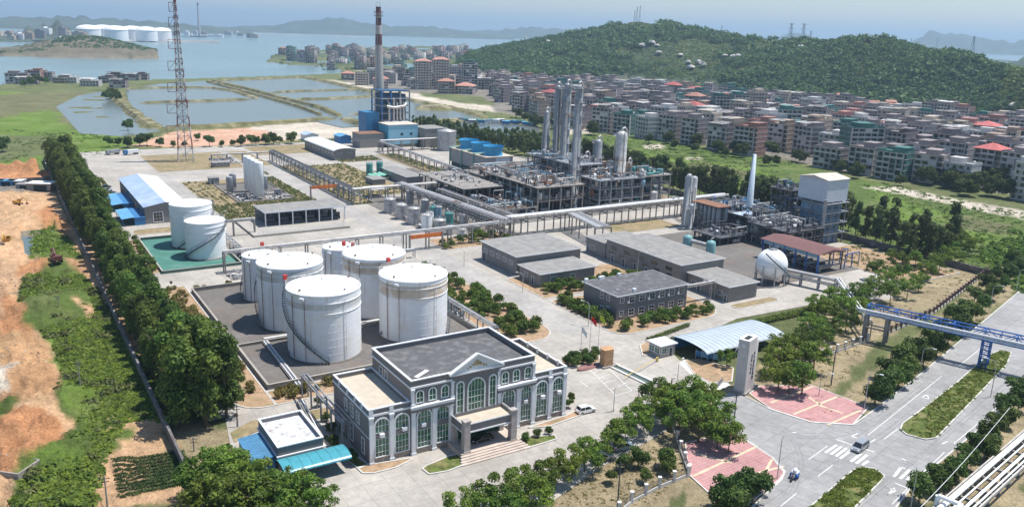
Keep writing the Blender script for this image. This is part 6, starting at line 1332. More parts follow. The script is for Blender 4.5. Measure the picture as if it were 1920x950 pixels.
trees_px('dark', [(1210, 905, .5), (1252, 890, .6), (1196, 875, .8), (1246, 875, .9), (1145, 905, .5), (1168, 880, .7)], 'small round tree on the dry ground by the fence, %s of six', 'small trees inside the near fence', .9, 1.1)
trees_px('spread', [(1362, 688, .7), (1458, 734), (1478, 738), (1503, 740), (1452, 704), (1468, 698), (1494, 700), (1524, 700), (1476, 668), (1510, 668), (1462, 676), (1540, 660), (1520, 640), (1556, 638), (1585, 622), (1545, 612), (1575, 600), (1606, 600), (1600, 580), (1560, 585), (1622, 575), (1530, 590)],
    'light green tree in the grove behind the monument, %s from it', 'grove right of the monument sign', .85, 1.1)
trees_px('spread', [(1640, 560), (1668, 572), (1700, 560), (1722, 545), (1662, 540), (1692, 530), (1735, 525), (1760, 512), (1788, 498), (1715, 505), (1752, 490), (1778, 482), (1806, 478), (1640, 525), (1676, 508), (1722, 485), (1765, 465), (1795, 460), (1825, 470)],
    'light green tree in the far grove, %s from the blue bridge', 'grove beyond the blue bridge', .85, 1.1)
trees_px('dark', [(1640, 760), (1660, 742), (1684, 726), (1664, 712), (1706, 706), (1690, 690), (1730, 688), (1715, 672), (1755, 668), (1742, 650), (1776, 648), (1764, 632), (1796, 628), (1786, 610), (1820, 604), (1806, 592), (1840, 582), (1826, 570), (1858, 562), (1848, 546), (1876, 545), (1892, 528), (1868, 528), (1910, 512), (1900, 498)],
    'dark round tree left of the highway, %s from the pink plaza', 'dark trees on the left side of the highway', 1.0, 1.3)
trees_px('dark', [(1722, 942), (1758, 925), (1790, 900), (1772, 910, .9), (1812, 880), (1832, 858), (1850, 862), (1846, 832), (1868, 815), (1886, 800), (1880, 782), (1908, 770), (1905, 750), (1930, 735)],
    'dark round tree right of the highway, %s from the bottom', 'dark trees on the right side of the highway', .85, 1.1)
trees_px('dark', [(1358, 955, 1.1), (1385, 935, 1.1), (1410, 945, 1), (1372, 970, 1.1), (1425, 925, .7)], 'dark feathery tree at the lower pink plaza, %s from the left', 'dark trees at the lower plaza', 1.0, 1.15)
trees_px('spread', [(385, 960, 1.15), (402, 925, 1.1), (430, 940, 1.2), (425, 985, 1.25), (465, 960, 1.15), (470, 1000, 1.3), (505, 975, 1.15), (520, 1010, 1.2), (560, 990, 1.1), (600, 962, .75), (390, 1000, 1.2), (448, 920, .9), (540, 962, 1)],
    'bright green broad tree at the near left corner, %s from the left', 'bright green trees at the near left corner', 1.0, 1.15)
# belts behind the plant
for col_, a in enumerate((302, 308)):
    k = 0; b = 218.
    while b < 415:
        x, y = W(a + rv.uniform(-2, 2), b + rv.uniform(-1.5, 1.5)); tree('back', x, y, None if col_ else 'grey-green feathery tree behind the plant, %s from the right' % ordw(k), 'tree belt behind the plant', rv.uniform(.95, 1.35), z=0); k += 1; b += rv.uniform(3.2, 5.0)
trees_px('back', [(1590, 432), (1602, 447), (1622, 455), (1640, 462), (1655, 455), (1668, 470), (1690, 478), (1706, 470), (1722, 485), (1740, 478), (1755, 492), (1770, 484), (1786, 470), (1700, 495), (1735, 500), (1672, 440), (1650, 430), (1730, 455), (1782, 455, 1.1)],
    'tall grey-green tree beyond the back wall, %s from the left', 'trees right of the white-topped tower', .95, 1.25)
trees_px('back', [(775 + 6.4 * k, 240 + 1.35 * k + (k % 3) * 4) for k in range(40)] + [(790 + 6 * k, 250 + 1.25 * k + (k % 2) * 4) for k in range(38)] + [(960 + 5 * k, 268 + 1.4 * k + (k % 2) * 5) for k in range(14)], None, None, .75, 1.05)
for k, (x_, y_, s) in enumerate([(205, 276, 1), (222, 274, .8), (240, 277, 1.1), (262, 274, 1.2), (276, 273, 1.1), (300, 275, .8), (325, 276, .6), (345, 276, .6), (393, 275, 1.1), (416, 276, .7), (437, 274, .6), (452, 275, 1.1), (472, 273, 1.1), (480, 273, 1.), (498, 272, 1.1), (513, 271, 1.2), (524, 271, .8), (546, 270, 1.3), (371, 264, .8), (678, 262, .8), (690, 268, .8)]):
    X, Y = G(x_, y_); tree('dark', X, Y, 'round dark bush along the far plant road, %s from the left' % ordw(k, 'first'), 'round bushes along the far plant road', s * rv.uniform(1.2, 1.4), name='round_bush', cat='bush')
for k, (x_, y_, s) in enumerate([(200, 188, 1.9), (212, 186, 2.1), (222, 190, 1.9), (207, 180, 1.6), (240, 245, 1.6), (5, 285, 1.8), (60, 160, 2), (74, 158, 2), (86, 158, 1.6), (45, 163, 1.4)]):
    X, Y = G(x_, y_); tree('dark', X, Y, 'dark tree by the far left ponds, %s of its group' % ordw(k, 'first'), 'dark trees by the left ponds', s)
k = 0
for (x0, x1, f) in ((1240, 1500, lambda x: 268 + (x - 1240) * .16), (1770, 1880, lambda x: 352 + (x - 1770) * .12), (1500, 1760, lambda x: 308 + (x - 1500) * .16), (960, 1230, lambda x: 226 + (x - 960) * .13), (1770, 1880, lambda x: 335 + (x - 1770) * .12)):
    for i in range(15): x_ = rv.uniform(x0, x1); X, Y = G(x_, f(x_) + rv.uniform(-6, 12)); tree('dark', X, Y, None, None, rv.uniform(1.2, 2.2)); k += 1
bake_far()
# shrubs in the garden beds
NS = [0]
def shrubs(a0, a1, b0, b1, n, label, s0=.8, s1=1.3, key='shrub', z=.2, hole=None, rows=None, name='shrub'):
    got = []; tr = 0
    while len(got) < n and tr < n * 30:
        tr += 1
        if rows: a = a0 + (int(rv.random() * rows[0]) + .5) / rows[0] * (a1 - a0) + rv.uniform(-.2, .2); b = b0 + (int(rv.random() * rows[1]) + .5) / rows[1] * (b1 - b0) + rv.uniform(-.2, .2)
        else: a, b = rv.uniform(a0 + .8, a1 - .8), rv.uniform(b0 + .8, b1 - .8)
        if hole and hole[0] < a < hole[1] and hole[2] < b < hole[3]: continue
        if any((a - p) ** 2 + (b - q) ** 2 < (1.1 if rows else 2.2) for p, q in got): continue
        got.append((a, b)); x, y = W(a, b); tree(key, x, y, label, label.replace('round green shrub', 'shrubs').replace('low olive shrub', 'shrubs'), rv.uniform(s0, s1) * 1.4, name=name, z=z, cat='shrub', sz=rv.uniform(.8, 1.15))
shrubs(111, 125, 176, 190, 15, 'round green shrub in the near end of the bed right of the tank farm', 1.1, 1.6)
shrubs(110, 125, 192, 246, 74, 'round green shrub in the long bed right of the tank farm', .9, 1.5)
shrubs(140, 181, 166, 173, 26, 'round green shrub in the bed in front of the two-storey block', .9, 1.4)
shrubs(140, 145.5, 174, 198, 22, 'round green shrub in the bed left of the two-storey block', .9, 1.4)
shrubs(140, 183, 202, 210.5, 46, 'round green shrub in the bed between the annex and the two-storey block', .9, 1.3)
shrubs(38.5, 45, 170, 262, 50, 'low olive shrub in the soil strip left of the tank farm', .6, 1.1, 'olive'); shrubs(46, 62, 167, 173, 12, 'low olive shrub in the soil strip below the tank farm', .7, 1.1, 'olive')
shrubs(39, 42, 281, 328, 12, 'round green shrub in the strip left of the green tank floor', .8, 1.2); shrubs(46, 106, 256, 258.5, 16, 'low olive shrub along the back of the tank farm wall', .6, .9, 'olive')
shrubs(139, 170, 267, 282, 20, 'round green shrub in the bed behind the banner pipe rack', .8, 1.5)
for k, p in enumerate(((1062, 684), (1072, 678), (1084, 682), (1096, 674), (1108, 678), (1116, 672), (1076, 688), (1100, 684))): X, Y = G(*p); tree('dark', X, Y, 'grey-green bush beside the sandstone block, %s from the left' % ordw(k, 'first'), 'bushes beside the sandstone block', .55, cat='bush', name='bush')
for k, p in enumerate(((1072, 752), (1066, 765), (620, 812), (612, 790), (628, 838), (598, 762), (1006, 820), (985, 828), (1030, 815), (660, 868))): X, Y = G(*p); tree('dark', X, Y, 'small shrub in the beds around the office, %s of ten' % ordw(k, 'first'), 'shrubs around the office building', rv.uniform(.28, .5), cat='shrub', name='shrub')
# masses nobody could count
def stuff(name, P, leaf, m, blob, per, rng=np.random.default_rng(9), zf=None, flat_=.3, kind='stuff'):
    P = np.array(P); n = len(P); k = np.repeat(np.arange(n), per); d = rng.normal(size=(n * per, 3)); d /= np.linalg.norm(d, axis=1, keepdims=True); d[:, 2] = np.abs(d[:, 2]) * .9
    s = P[k, 3][:, None]; C = P[k, :3] + d * s * np.array(blob) * rng.uniform(.55, 1.05, (n * per, 1)); N_ = d + rng.normal(size=d.shape) * .5 + np.array([0, 0, flat_]); S = leaf * rng.uniform(.6, 1.3, n * per) * P[k, 3]
    me = quads_mesh(name, C, S, N_, [m], rng=rng); o = bpy.data.objects.new(name, me); COL.objects.link(o); return tag(o, kind=kind)
def scatter(poly, n, s0, s1, seed, z=0., pix=True, clump=None):
    pts = gp(*poly) if pix else [W(*p) for p in poly]; xs, ys = [p[0] for p in pts], [p[1] for p in pts]; r = np.random.default_rng(seed); out = []
    X = r.uniform(min(xs), max(xs), n * 4); Y = r.uniform(min(ys), max(ys), n * 4); ok = inpoly(X, Y, pts)
    if clump: ok &= nz(X, Y, clump, seed) > r.uniform(-.6, .5, len(X))
    X, Y = X[ok][:n], Y[ok][:n]; return np.stack([X, Y, np.full(len(X), z), r.uniform(s0, s1, len(X))], -1)
def rowfield(a0, a1, b0, b1, da, db, s, seed, z=.2, holes=(), skip=.15):
    r = np.random.default_rng(seed); out = []
    for a in np.arange(a0 + .7, a1, da):
        for b in np.arange(b0 + .7, b1, db):
            if r.random() < skip or any(h[0] < a < h[1] and h[2] < b < h[3] for h in holes): continue
            x, y = W(a + r.uniform(-.3, .3), b + r.uniform(-.3, .3)); out.append((x, y, z, s * r.uniform(.6, 1.25)))
    return out
low = rowfield(79, 126, 346, 379, 1.9, 2.1, .95, 1) + rowfield(79, 91, 380, 440, 2.6, 2.6, .8, 2, skip=.5) + rowfield(118.5, 126, 380, 441, 1.8, 2.2, .95, 3) + rowfield(150, 177, 372, 470, 2.2, 2.4, .8, 4, holes=[(163, 180, 392, 412)], skip=.3) + rowfield(139, 148, 356, 474, 2.4, 2.6, .85, 5, skip=.35) + rowfield(177, 203, 475, 493, 2.1, 2.2, .9, 6) + rowfield(214, 221.5, 393, 496, 2, 2.4, .9, 7) + rowfield(263, 291, 160, 202, 3, 2.6, .9, 8, skip=.5) + rowfield(44, 46, 402, 470, 1.5, 2, 1., 9) + rowfield(124.5, 126.5, 448, 475, 1.5, 2, .9, 10)
low = [(a, b, c, d * 1.22) for a, b, c, d in low]; stuff('low_shrubs', low, .36, LF['dark'], (1, 1, .9), 36)
hed = [(*W(a, b), .5, 1.0) for a in np.arange(147, 214, .9) for b in (153.4, 154.4)] + [(*G(lerp(1215, 1290, t), lerp(640, 612, t)), .4, .8) for t in np.linspace(0, 1, 24)]
stuff('hedge', hed, .38, LF['shrub'], (.9, .9, 1.3), 60)
med = np.concatenate([scatter(up_med[2:11], 1500, .2, .5, 3, .25), scatter(up_med, 260, .25, .6, 3, .25), scatter(lo_med, 1200, .2, .5, 4, .25, clump=.5)]); stuff('median_shrubs', med, .6, LF['weed'], (1, 1, .7), 12)
E2 = [(35, 570), (45, 530), (120, 495), (160, 520), (215, 590), (230, 640), (270, 690), (300, 720), (300, 780), (250, 790), (230, 800), (200, 860), (180, 960), (20, 960), (40, 890), (110, 850), (130, 800), (105, 745), (115, 700), (100, 640), (60, 620)]
def gz(P, dz=0):
    P = np.array(P); X, Y = P[:, 0], P[:, 1]; edge = np.clip((19 - (X * ca + Y * sa)) / 10, 0, 1); rel = (np.abs(nz(X, Y, .12, 31)) * 1.7 + np.abs(nz(X, Y, .4, 32)) * 1.3 + nz(X, Y, 1.1, 37) * .34); P[:, 2] = rel * edge + dz; return P
wd_ = gz(scatter(E2, 15000, .35, .8, 5)); stuff('weeds', wd_, .8, LF['weed'], (1.3, 1.3, .3), 8, flat_=1.2)
wd2 = gz(scatter(E2, 170, .6, 1.9, 6, clump=.2)); stuff('scrub', wd2, .4, LF['back'], (1.2, 1.2, .8), 80)
rb = gz(scatter([(-60, 540), (90, 500), (190, 560), (110, 680), (130, 800), (110, 850), (40, 890), (-60, 880)], 900, .12, .45, 61)); stuff('rubble', rb, .9, mat('rubble_stone', (.5, .42, .34), .95, var=.3), (.8, .8, .6), 5)
wd3 = gz(np.concatenate([scatter([(60, 440), (100, 425), (130, 450), (150, 480), (120, 500), (60, 490)], 260, .6, 1.3, 7), scatter([(-60, 760), (0, 765), (32, 775), (18, 815), (-60, 850)], 160, .6, 1.2, 8), scatter([(235, 640), (300, 700), (335, 800), (290, 790), (250, 700)], 260, .5, 1.1, 9)])); stuff('weeds', wd3, .5, LF['weed'], (1.2, 1.2, .6), 20)
cr2 = []
A_, B_ = G(212, 868), G(345, 846); C2_, D_ = G(225, 935), G(365, 900)
for i in range(11):
    t = i / 10; p0 = (lerp(A_[0], C2_[0], t), lerp(A_[1], C2_[1], t)); p1 = (lerp(B_[0], D_[0], t), lerp(B_[1], D_[1], t)); n_ = 60
    for j in range(n_): s_ = j / n_; cr2.append((lerp(p0[0], p1[0], s_) + rv.uniform(-.1, .1), lerp(p0[1], p1[1], s_) + rv.uniform(-.1, .1), .3, rv.uniform(.35, .6)))
cr2 = gz(cr2, .1); stuff('crop_rows', cr2, .5, leafmat('leaf_crop', (.045, .10, .035)), (.9, .9, .8), 16)
dry = np.concatenate([scatter([(1300, 900), (1400, 850), (1520, 780), (1640, 700), (1870, 500), (1925, 480), (1925, 530), (1720, 700), (1600, 760)], 1500, .3, .8, 11, clump=.1), scatter([(1010, 965), (1130, 878), (1240, 820), (1290, 880), (1200, 960)], 350, .2, .5, 12), scatter([(1440, 690), (1550, 560), (1800, 490), (1850, 520), (1640, 640), (1530, 770)], 800, .3, .7, 13, clump=.1)])
dry = dry[~inpoly(dry[:, 0], dry[:, 1], gp(*hw))]; stuff('grass_tufts', dry, .5, LF['olive'], (1, 1, .5), 9)
mdw = np.concatenate([scatter([(1085, 250), (1250, 265), (1480, 305), (1640, 340), (1920, 400), (1960, 520), (1800, 500), (1560, 430), (1200, 330), (1080, 290)], 1700, .5, 1.5, 14, clump=.03), scatter([(-200, 230), (150, 250), (330, 268), (200, 290), (0, 305), (-200, 320)], 700, .6, 1.4, 15, clump=.03), scatter([(640, 168), (930, 212), (1080, 245), (1000, 228), (860, 206)], 300, .8, 2, 16)])
stuff('meadow_clumps', mdw, .9, LF['weed'], (1.5, 1.5, .3), 9, flat_=1)
road_sc = scatter([(1830, 480), (1900, 430), (1960, 470), (1930, 560), (1880, 520)], 160, 1, 2, 17); stuff('scrub', road_sc, .6, LF['weed'], (1.3, 1.3, .9), 50)
# hillside wood: thousands of crowns as one mass
def hillwood():
    r = np.random.default_rng(21); br = r.uniform(HB[0, 0] - .002, HB[-1, 0], 26000); t = r.random(26000) ** .85
    rf = np.interp(br, HB[:, 0], HB[:, 1]); rc = np.interp(br, HB[:, 0], HB[:, 2]); rr = rf + (rc - rf) * t * 1.12 - 10; X, Y = rr * np.sin(br), rr * np.cos(br)
    dens = nz(X, Y, .009, 51) + .35 * nz(X, Y, .03, 52); ok = dens > r.uniform(-.55, .35, len(X)) ; X, Y = X[ok], Y[ok]; Z = hill(X, Y); s = (2.4 + 6.5 * r.random(len(X)) ** 3) * (1.15 + .5 * nz(X, Y, .012, 53))
    P = np.stack([X, Y, Z + s * .3, s], -1); stuff('hillside_wood', P, .42, LF['hill'], (1, 1, 1.05), 36, rng=r, flat_=.2)
    n = 12000; br = r.uniform(HB[0, 0], HB[-1, 0], n); rf = np.interp(br, HB[:, 0], HB[:, 1]); rc = np.interp(br, HB[:, 0], HB[:, 2]); rr = rf + (rc - rf) * r.uniform(.1, 1.1, n); X, Y = rr * np.sin(br), rr * np.cos(br)
    P = np.stack([X, Y, hill(X, Y), r.uniform(1.5, 4, n)], -1); stuff('hillside_scrub', P, .8, leafmat('leaf_scrub', (.14, .20, .05), rnd=0), (1.3, 1.3, .5), 11, rng=r, flat_=.2)
    # pale boulders on the slope
    for k, (px, py) in enumerate(((1222, 82), (1232, 87), (1203, 87), (1290, 118), (1310, 117), (1318, 122), (1294, 128), (1275, 105), (1360, 106), (1375, 108), (1385, 107), (985, 72), (1235, 100), (1027, 79), (1410, 108), (1502, 92), (1510, 90), (1714, 184), (1900, 200))):
        a_ = (px - 960) / F; b_ = (PY - py) / F; u_ = cr * a_ - sr * b_; v_ = sr * a_ + cr * b_; D = Vector((u_, C_ + v_ * S_, -S_ + v_ * C_)); d = 700.
        while d < 2600:
            p = Vector((0, 0, CH)) + D * d
            if p.z < float(hill(np.array([p.x]), np.array([p.y]))[0]) + 4: break
            d += 8
        m = MB(); r2 = random.Random(k); s = r2.uniform(4, 7); m.lathe([(.01, -1), (s, -.5), (s * 1.1, s * .25), (s * .7, s * .6), (.01, s * .75)], 7, smooth=False); m.v = [(x * r2.uniform(.7, 1.3), y * r2.uniform(.7, 1.3), z * r2.uniform(.8, 1.3)) for x, y, z in m.v]
        tag(m.build('boulder', mat('pale_granite', (.55, .52, .48), .9, var=.2, scale=.3), None, (p.x, p.y, p.z + 1)), 'pale granite boulder showing through the trees on the wooded hillside', 'boulder', 'pale boulders on the hillside')
hillwood()
hd = scatter([(500, 116), (560, 98), (640, 92), (900, 92), (930, 140), (640, 137)], 900, 2, 4.5, 71); stuff('headland_trees', hd, .6, LF['hill'], (1, 1, 1), 18)
ic = [scatter([(95, 104), (160, 106), (290, 108), (296, 104), (235, 99), (170, 97), (110, 100)], 1500, 2.2, 5, 31), scatter([(-40, 103), (95, 105), (95, 101), (-40, 99)], 300, 2, 4, 32)]
def islz(P):
    P = np.array(P)
    for i in range(len(P)):
        X, Y = P[i, 0], P[i, 1]; z = 3.
        c_ = G(165, 103); z = max(z, 36 * math.exp(-1.3 * (((X - c_[0]) / 150) ** 2 + ((Y - c_[1]) / 90) ** 2)) + 3); c_ = G(245, 104); z = max(z, 14 * math.exp(-((X - c_[0]) / 75) ** 2 - ((Y - c_[1]) / 50) ** 2) + 2); P[i, 2] = z
    return P
stuff('island_scrub', islz(np.concatenate(ic)), .6, LF['hill'], (1, 1, .8), 16)
# ============================================================ TOWN
TM = dict(grey=mat('bare_concrete_house', (.27, .235, .235), .9, var=.15, scale=.3, dirt=(.24, .21, .21), dscale=.3, streak=.3, rnd=.22), beige=mat('beige_render_house', (.46, .40, .33), .85, var=.1, streak=.25, rnd=.2), white=mat('white_render_house', (.50, .49, .48), .8, var=.1, streak=.25, rnd=.12),
          pink=mat('pink_brick_house', (.36, .20, .17), .9, var=.15, streak=.2, rnd=.2), net=mat('green_scaffold_net', (.08, .19, .17), .9, var=.3, scale=.4, rnd=.15), tan=mat('tan_brick_house', (.37, .285, .23), .9, var=.12, streak=.2, rnd=.2))
slabm = mat('pale_slab_edge', (.55, .51, .49), .9, var=.12, streak=.3, rnd=.15); redroof = mat('red_tile_roof', (.42, .12, .11), .8, var=.15, rnd=.2); orroof = mat('orange_tile_roof', (.42, .21, .16), .8, var=.15, rnd=.2); tinroof = mat('pale_tin_roof', (.62, .62, .60), .6, var=.08, rnd=.15)
roofs = dict(flat=roofgrey, red=redroof, orange=orroof, tin=tinroof)
def house_parts(nf, w, d, style, roof, rng, parts, parent=None):
    """one town house of nf storeys; parts=True makes window, balcony, roof objects; False one mesh with modelled openings"""
    H = nf * 3.3; big = MB(); wallm = TM[style]; MT = [wallm, slabm, glassd, roofs[roof], roofgrey]
    ins = 0 if style in ('white', 'beige') else 1.5
    big.mi = 0; big.box(0, w, ins, d, -1, H); bal = []; wins = []
    nb = rng.choice((1, 1, 2)) if style != 'net' else 0; seg = w / (nb * 2 + 1)
    for f in range(nf):
        z = f * 3.3; b = MB(); b.mi = 0
        b.box(-.12, w + .12, -.12, d + .12, z + 3.05, z + 3.25)
        if ins:
            for i in range(int(w / 4) + 1): x = min(w - .35, i * 4.); b.box(x, x + .35, 0, ins, z, z + 3.05)
            for i in range(int(w / 4)): (b.box(i * 4. + .35, i * 4. + 4, 0, .15, z, z + 1.0) if rng.random() < .75 else (b.box(i * 4. + .35, i * 4. + 4, 0, .15, z, z + 3.05) if rng.random() < .3 else 0))
        for k in range(0 if ins else nb): x0 = seg * (2 * k + .75); x1 = x0 + seg * 1.5; b.box(x0, x1, -1.5, -.12, z + 3.0, z + 3.18); b.box(x0, x1, -1.5, -1.4, z + 3.18, z + 4.0); b.box(x0, x0 + .1, -1.4, -.12, z + 3.18, z + 4.0); b.box(x1 - .1, x1, -1.4, -.12, z + 3.18, z + 4.0)
        bal.append(b)
        nw = max(2, int(w / 3.2))
        for i in range(nw): x = w * (i + .5) / nw; ww = (2.4 if ins else 1.8) if rng.random() < .6 else 1.3; wins.append(('F', x - ww / 2, z + (.5 if ins else .9), ww, 2.2 if ins else 1.7))
        nd = max(2, int(d / 4))
        for i in range(nd): x = d * (i + .5) / nd; wins.append(('L', x - .75, z + .9, 1.5, 1.6)); 
    rf = MB(); pr = None
    if roof in ('red', 'orange'):
        o = .9; rf.mi = 0; hh = min(w, d) * .24; e = min(w, d) / 2
        P = [(-o, -o, H), (w + o, -o, H), (w + o, d + o, H), (-o, d + o, H)] + ([(e, d / 2, H + hh), (w - e, d / 2, H + hh)] if w >= d else [(w / 2, e, H + hh), (w / 2, d - e, H + hh)])
        rf.add(P, [(0, 1, 5, 4), (1, 2, 5), (2, 3, 4, 5), (3, 0, 4), (3, 2, 1, 0)] if w >= d else [(0, 1, 4), (1, 2, 5, 4), (2, 3, 5), (3, 0, 4, 5), (3, 2, 1, 0)])
    else:
        parapet(rf, -.12, w + .12, -.12, d + .12, H, H + rng.uniform(.7, 1.2), .2); x0 = rng.uniform(0, w * .5); y0 = rng.uniform(d * .2, d * .5); pr = (x0, min(w, x0 + w * .45), y0, d)
        rf.box(x0, pr[1], y0, d, H, H + 2.9); rf.box(x0 - .5, pr[1] + .5, y0 - .5, d + .2, H + 2.9, H + 3.1)
        if roof == 'tin': rf.mi = 1; rf.add([(-.4, -.4, H + 2.6), (w * .8, -.4, H + 2.6), (w * .8, d * .6, H + 3.1), (-.4, d * .6, H + 3.1)], [(0, 1, 2, 3), (3, 2, 1, 0)]); [rf.beam((x, y, H), (x, y, H + 2.7), .15) for x in (0, w * .75) for y in (0, d * .5)]
        tk = MB(); rf.mi = 2; rf.lathe([(.7, H + .4), (.7, H + 1.8), (.01, H + 2)], 8, c=(w * .8, d * .75)) if rng.random() < .6 else None
    if not parts:
        for b in bal: big.mi = 1; big.add(b.v, b.f)
        big.mi = 2
        for f, u, z, ww, hh in wins: fbox(big, fmap(f, w, d), u, u + ww, -.02 - (ins if f == 'F' else 0), .04 - (ins if f == 'F' else 0), z, z + hh)
        n0 = len(big.m); big.add(rf.v, rf.f); big.m[n0:] = [{0: 3 if roof in ('red', 'orange') else 0, 1: 3, 2: 3 if roof == 'tin' else 4}[i] for i in rf.m]
        return big.mesh('town_house', MT)
    big.build('wall', wallm, parent)
    for b in bal: b.build('balcony', slabm, parent)
    rf.build('roof', [roofs[roof]] if roof in ('red', 'orange') else [wallm, tinroof, tinroof], parent)
    me = {}
    for f, u, z, ww, hh in wins[:96]:
        key = (f, ww, hh)
        if key not in me: m = MB(); fbox(m, (lambda u_, o, z_: (u_, -o, z_)) if f == 'F' else (lambda u_, o, z_: (-o, -u_, z_)), 0, ww, -.02, .04, 0, hh); me[key] = m.mesh('window', glassd)
        inst('window', me[key], parent, (u, ins, z) if f == 'F' else (0, d - u, z))
RT = random.Random(4); NUM = {2: 'two', 3: 'three', 4: 'four', 5: 'five', 6: 'six', 7: 'seven', 8: 'eight', 9: 'nine', 10: 'ten', 11: 'eleven', 12: 'twelve'}
SW = dict(grey='bare concrete', beige='beige', white='white', pink='pink brick', net='green-netted', tan='tan'); RW = dict(flat='flat roof', red='red roof', orange='orange roof', tin='tin roof')
FARV = {}
def far_mesh(nf, style, roof):
    k = (nf, style, roof, RT.randrange(2))
    if k not in FARV: w, d = RT.uniform(16, 22), RT.uniform(12, 17); FARV[k] = (house_parts(nf, w, d, style, roof, RT, False), w, d)
    return FARV[k]
placed = []; NEARP = {}
def house(X, Y, nf, style, roof, rz, where, near=False, z=0, group='houses of the town'):
    lab = '%s-storey %s house, %s, %s' % (NUM[nf], SW[style], RW[roof], where)
    if near:
        k = (nf, style, roof, RT.randrange(2))
        if k in NEARP: t = copy_tree(NEARP[k]); t.location = (X, Y, z); t.rotation_euler = (0, 0, rz); tag(t, lab, 'house', group)
        else: t = root('town_house', lab, 'house', world=(X, Y), rz=rz, z=z, group=group); house_parts(nf, RT.uniform(15, 19), RT.uniform(12, 15), style, roof, RT, True, t); NEARP[k] = t
        return t
    me, w, d = far_mesh(nf, style, roof); o = inst('town_house', me, None, (X, Y, z), rz, (RT.uniform(.85, 1.15), RT.uniform(.85, 1.15), RT.uniform(.92, 1.08))); return tag(o, lab, 'house', group)
def pick(): 
    s = RT.choices(('grey', 'beige', 'white', 'pink', 'net', 'tan'), (60, 8, 12, 7, 6, 7))[0]; r = RT.choices(('flat', 'red', 'orange', 'tin'), (64, 3, 2, 31))[0]
    return s, ('flat' if s == 'net' else r)
front = [(925, 190), (960, 208), (1000, 224), (1090, 243), (1160, 252), (1240, 262), (1320, 278), (1400, 292), (1480, 305), (1560, 318), (1640, 335), (1700, 338), (1760, 345), (1850, 365), (1960, 388)]
back = [(925, 150), (1000, 157), (1090, 160), (1250, 170), (1330, 180), (1480, 192), (1600, 205), (1700, 215), (1850, 232), (1960, 245)]
fy = lambda x: np.interp(x, [p[0] for p in front], [p[1] for p in front]); by = lambda x: np.interp(x, [p[0] for p in back], [p[1] for p in back])
f0, f1 = G(1090, 243), G(1640, 335); TA = math.atan2(f1[1] - f0[1], f1[0] - f0[0])
rows_t = [0, .12, .24, .36, .48, .6, .72, .84, .96]; RN = ['front', 'second', 'third', 'fourth', 'fifth', 'sixth', 'seventh', 'eighth', 'last']
for ri, t in enumerate(rows_t):
    x = 925. + RT.uniform(0, 8); k = 0
    while x < 1945:
        yy = lerp(fy(x), by(x), t ** .85); X, Y = G(x, yy); mpx = 1556 / Y
        if RT.random() < .93 and not (ri == 0 and 1775 < x < 1840):
            nf = RT.choice((4, 5, 5, 5, 6, 6)) if ri < 5 else RT.choice((3, 4, 4, 5)); s, r = pick(); rz = TA + RT.choice((0, 0, .05, .22, -.18)) + (math.pi / 2 * 0); z = max(0, float(hill(np.array([X]), np.array([Y]))[0]))
            house(X + RT.uniform(-1.5, 1.5), Y + RT.uniform(-5, 5), nf, s, r, rz, '%s from left in %s town row' % (ordw(k, 'first'), RN[ri]), near=ri < 2, z=z, group='houses in the %s row of town' % RN[ri]); k += 1
        x += mpx * RT.uniform(17, 21)
# peninsula quarter by the sea
def cluster(name, pts, n, nfs, seed, grp):
    r = random.Random(seed); P = gp(*pts); xs, ys = [p[0] for p in P], [p[1] for p in P]; got = []; tr = 0
    while len(got) < n and tr < 4000:
        tr += 1; X, Y = r.uniform(min(xs), max(xs)), r.uniform(min(ys), max(ys))
        if not inpoly(np.array([X]), np.array([Y]), P)[0] or any((X - a) ** 2 + (Y - b) ** 2 < 270 for a, b in got): continue
        got.append((X, Y))
    got.sort(key=lambda p: p[0] / p[1])
    for k, (X, Y) in enumerate(got): s, rf = pick(); house(X, Y, r.choice(nfs), s, rf, r.uniform(-.3, .3), '%s from the left %s' % (ordw(k, 'first'), name), group=grp)
cluster('on the headland', [(505, 116), (560, 122), (640, 136), (700, 140), (860, 130), (900, 110), (870, 97), (700, 97), (560, 102), (508, 110)], 92, (3, 4, 5, 5, 6, 7, 8), 6, 'houses on the headland')
cluster('behind the ponds road', [(655, 148), (700, 162), (780, 170), (900, 185), (940, 180), (930, 150), (860, 140), (700, 143)], 30, (3, 4, 5), 7, 'houses behind the ponds road')
cluster('between creek and hill', [(868, 150), (930, 150), (1000, 205), (965, 205), (925, 188), (880, 182)], 12, (3, 4, 4, 5), 17, 'houses between creek and hill')
cluster('beside the ponds road', [(650, 150), (690, 150), (800, 178), (870, 182), (860, 172), (780, 160), (700, 146)], 9, (2, 3, 3), 18, 'low houses beside the ponds road')
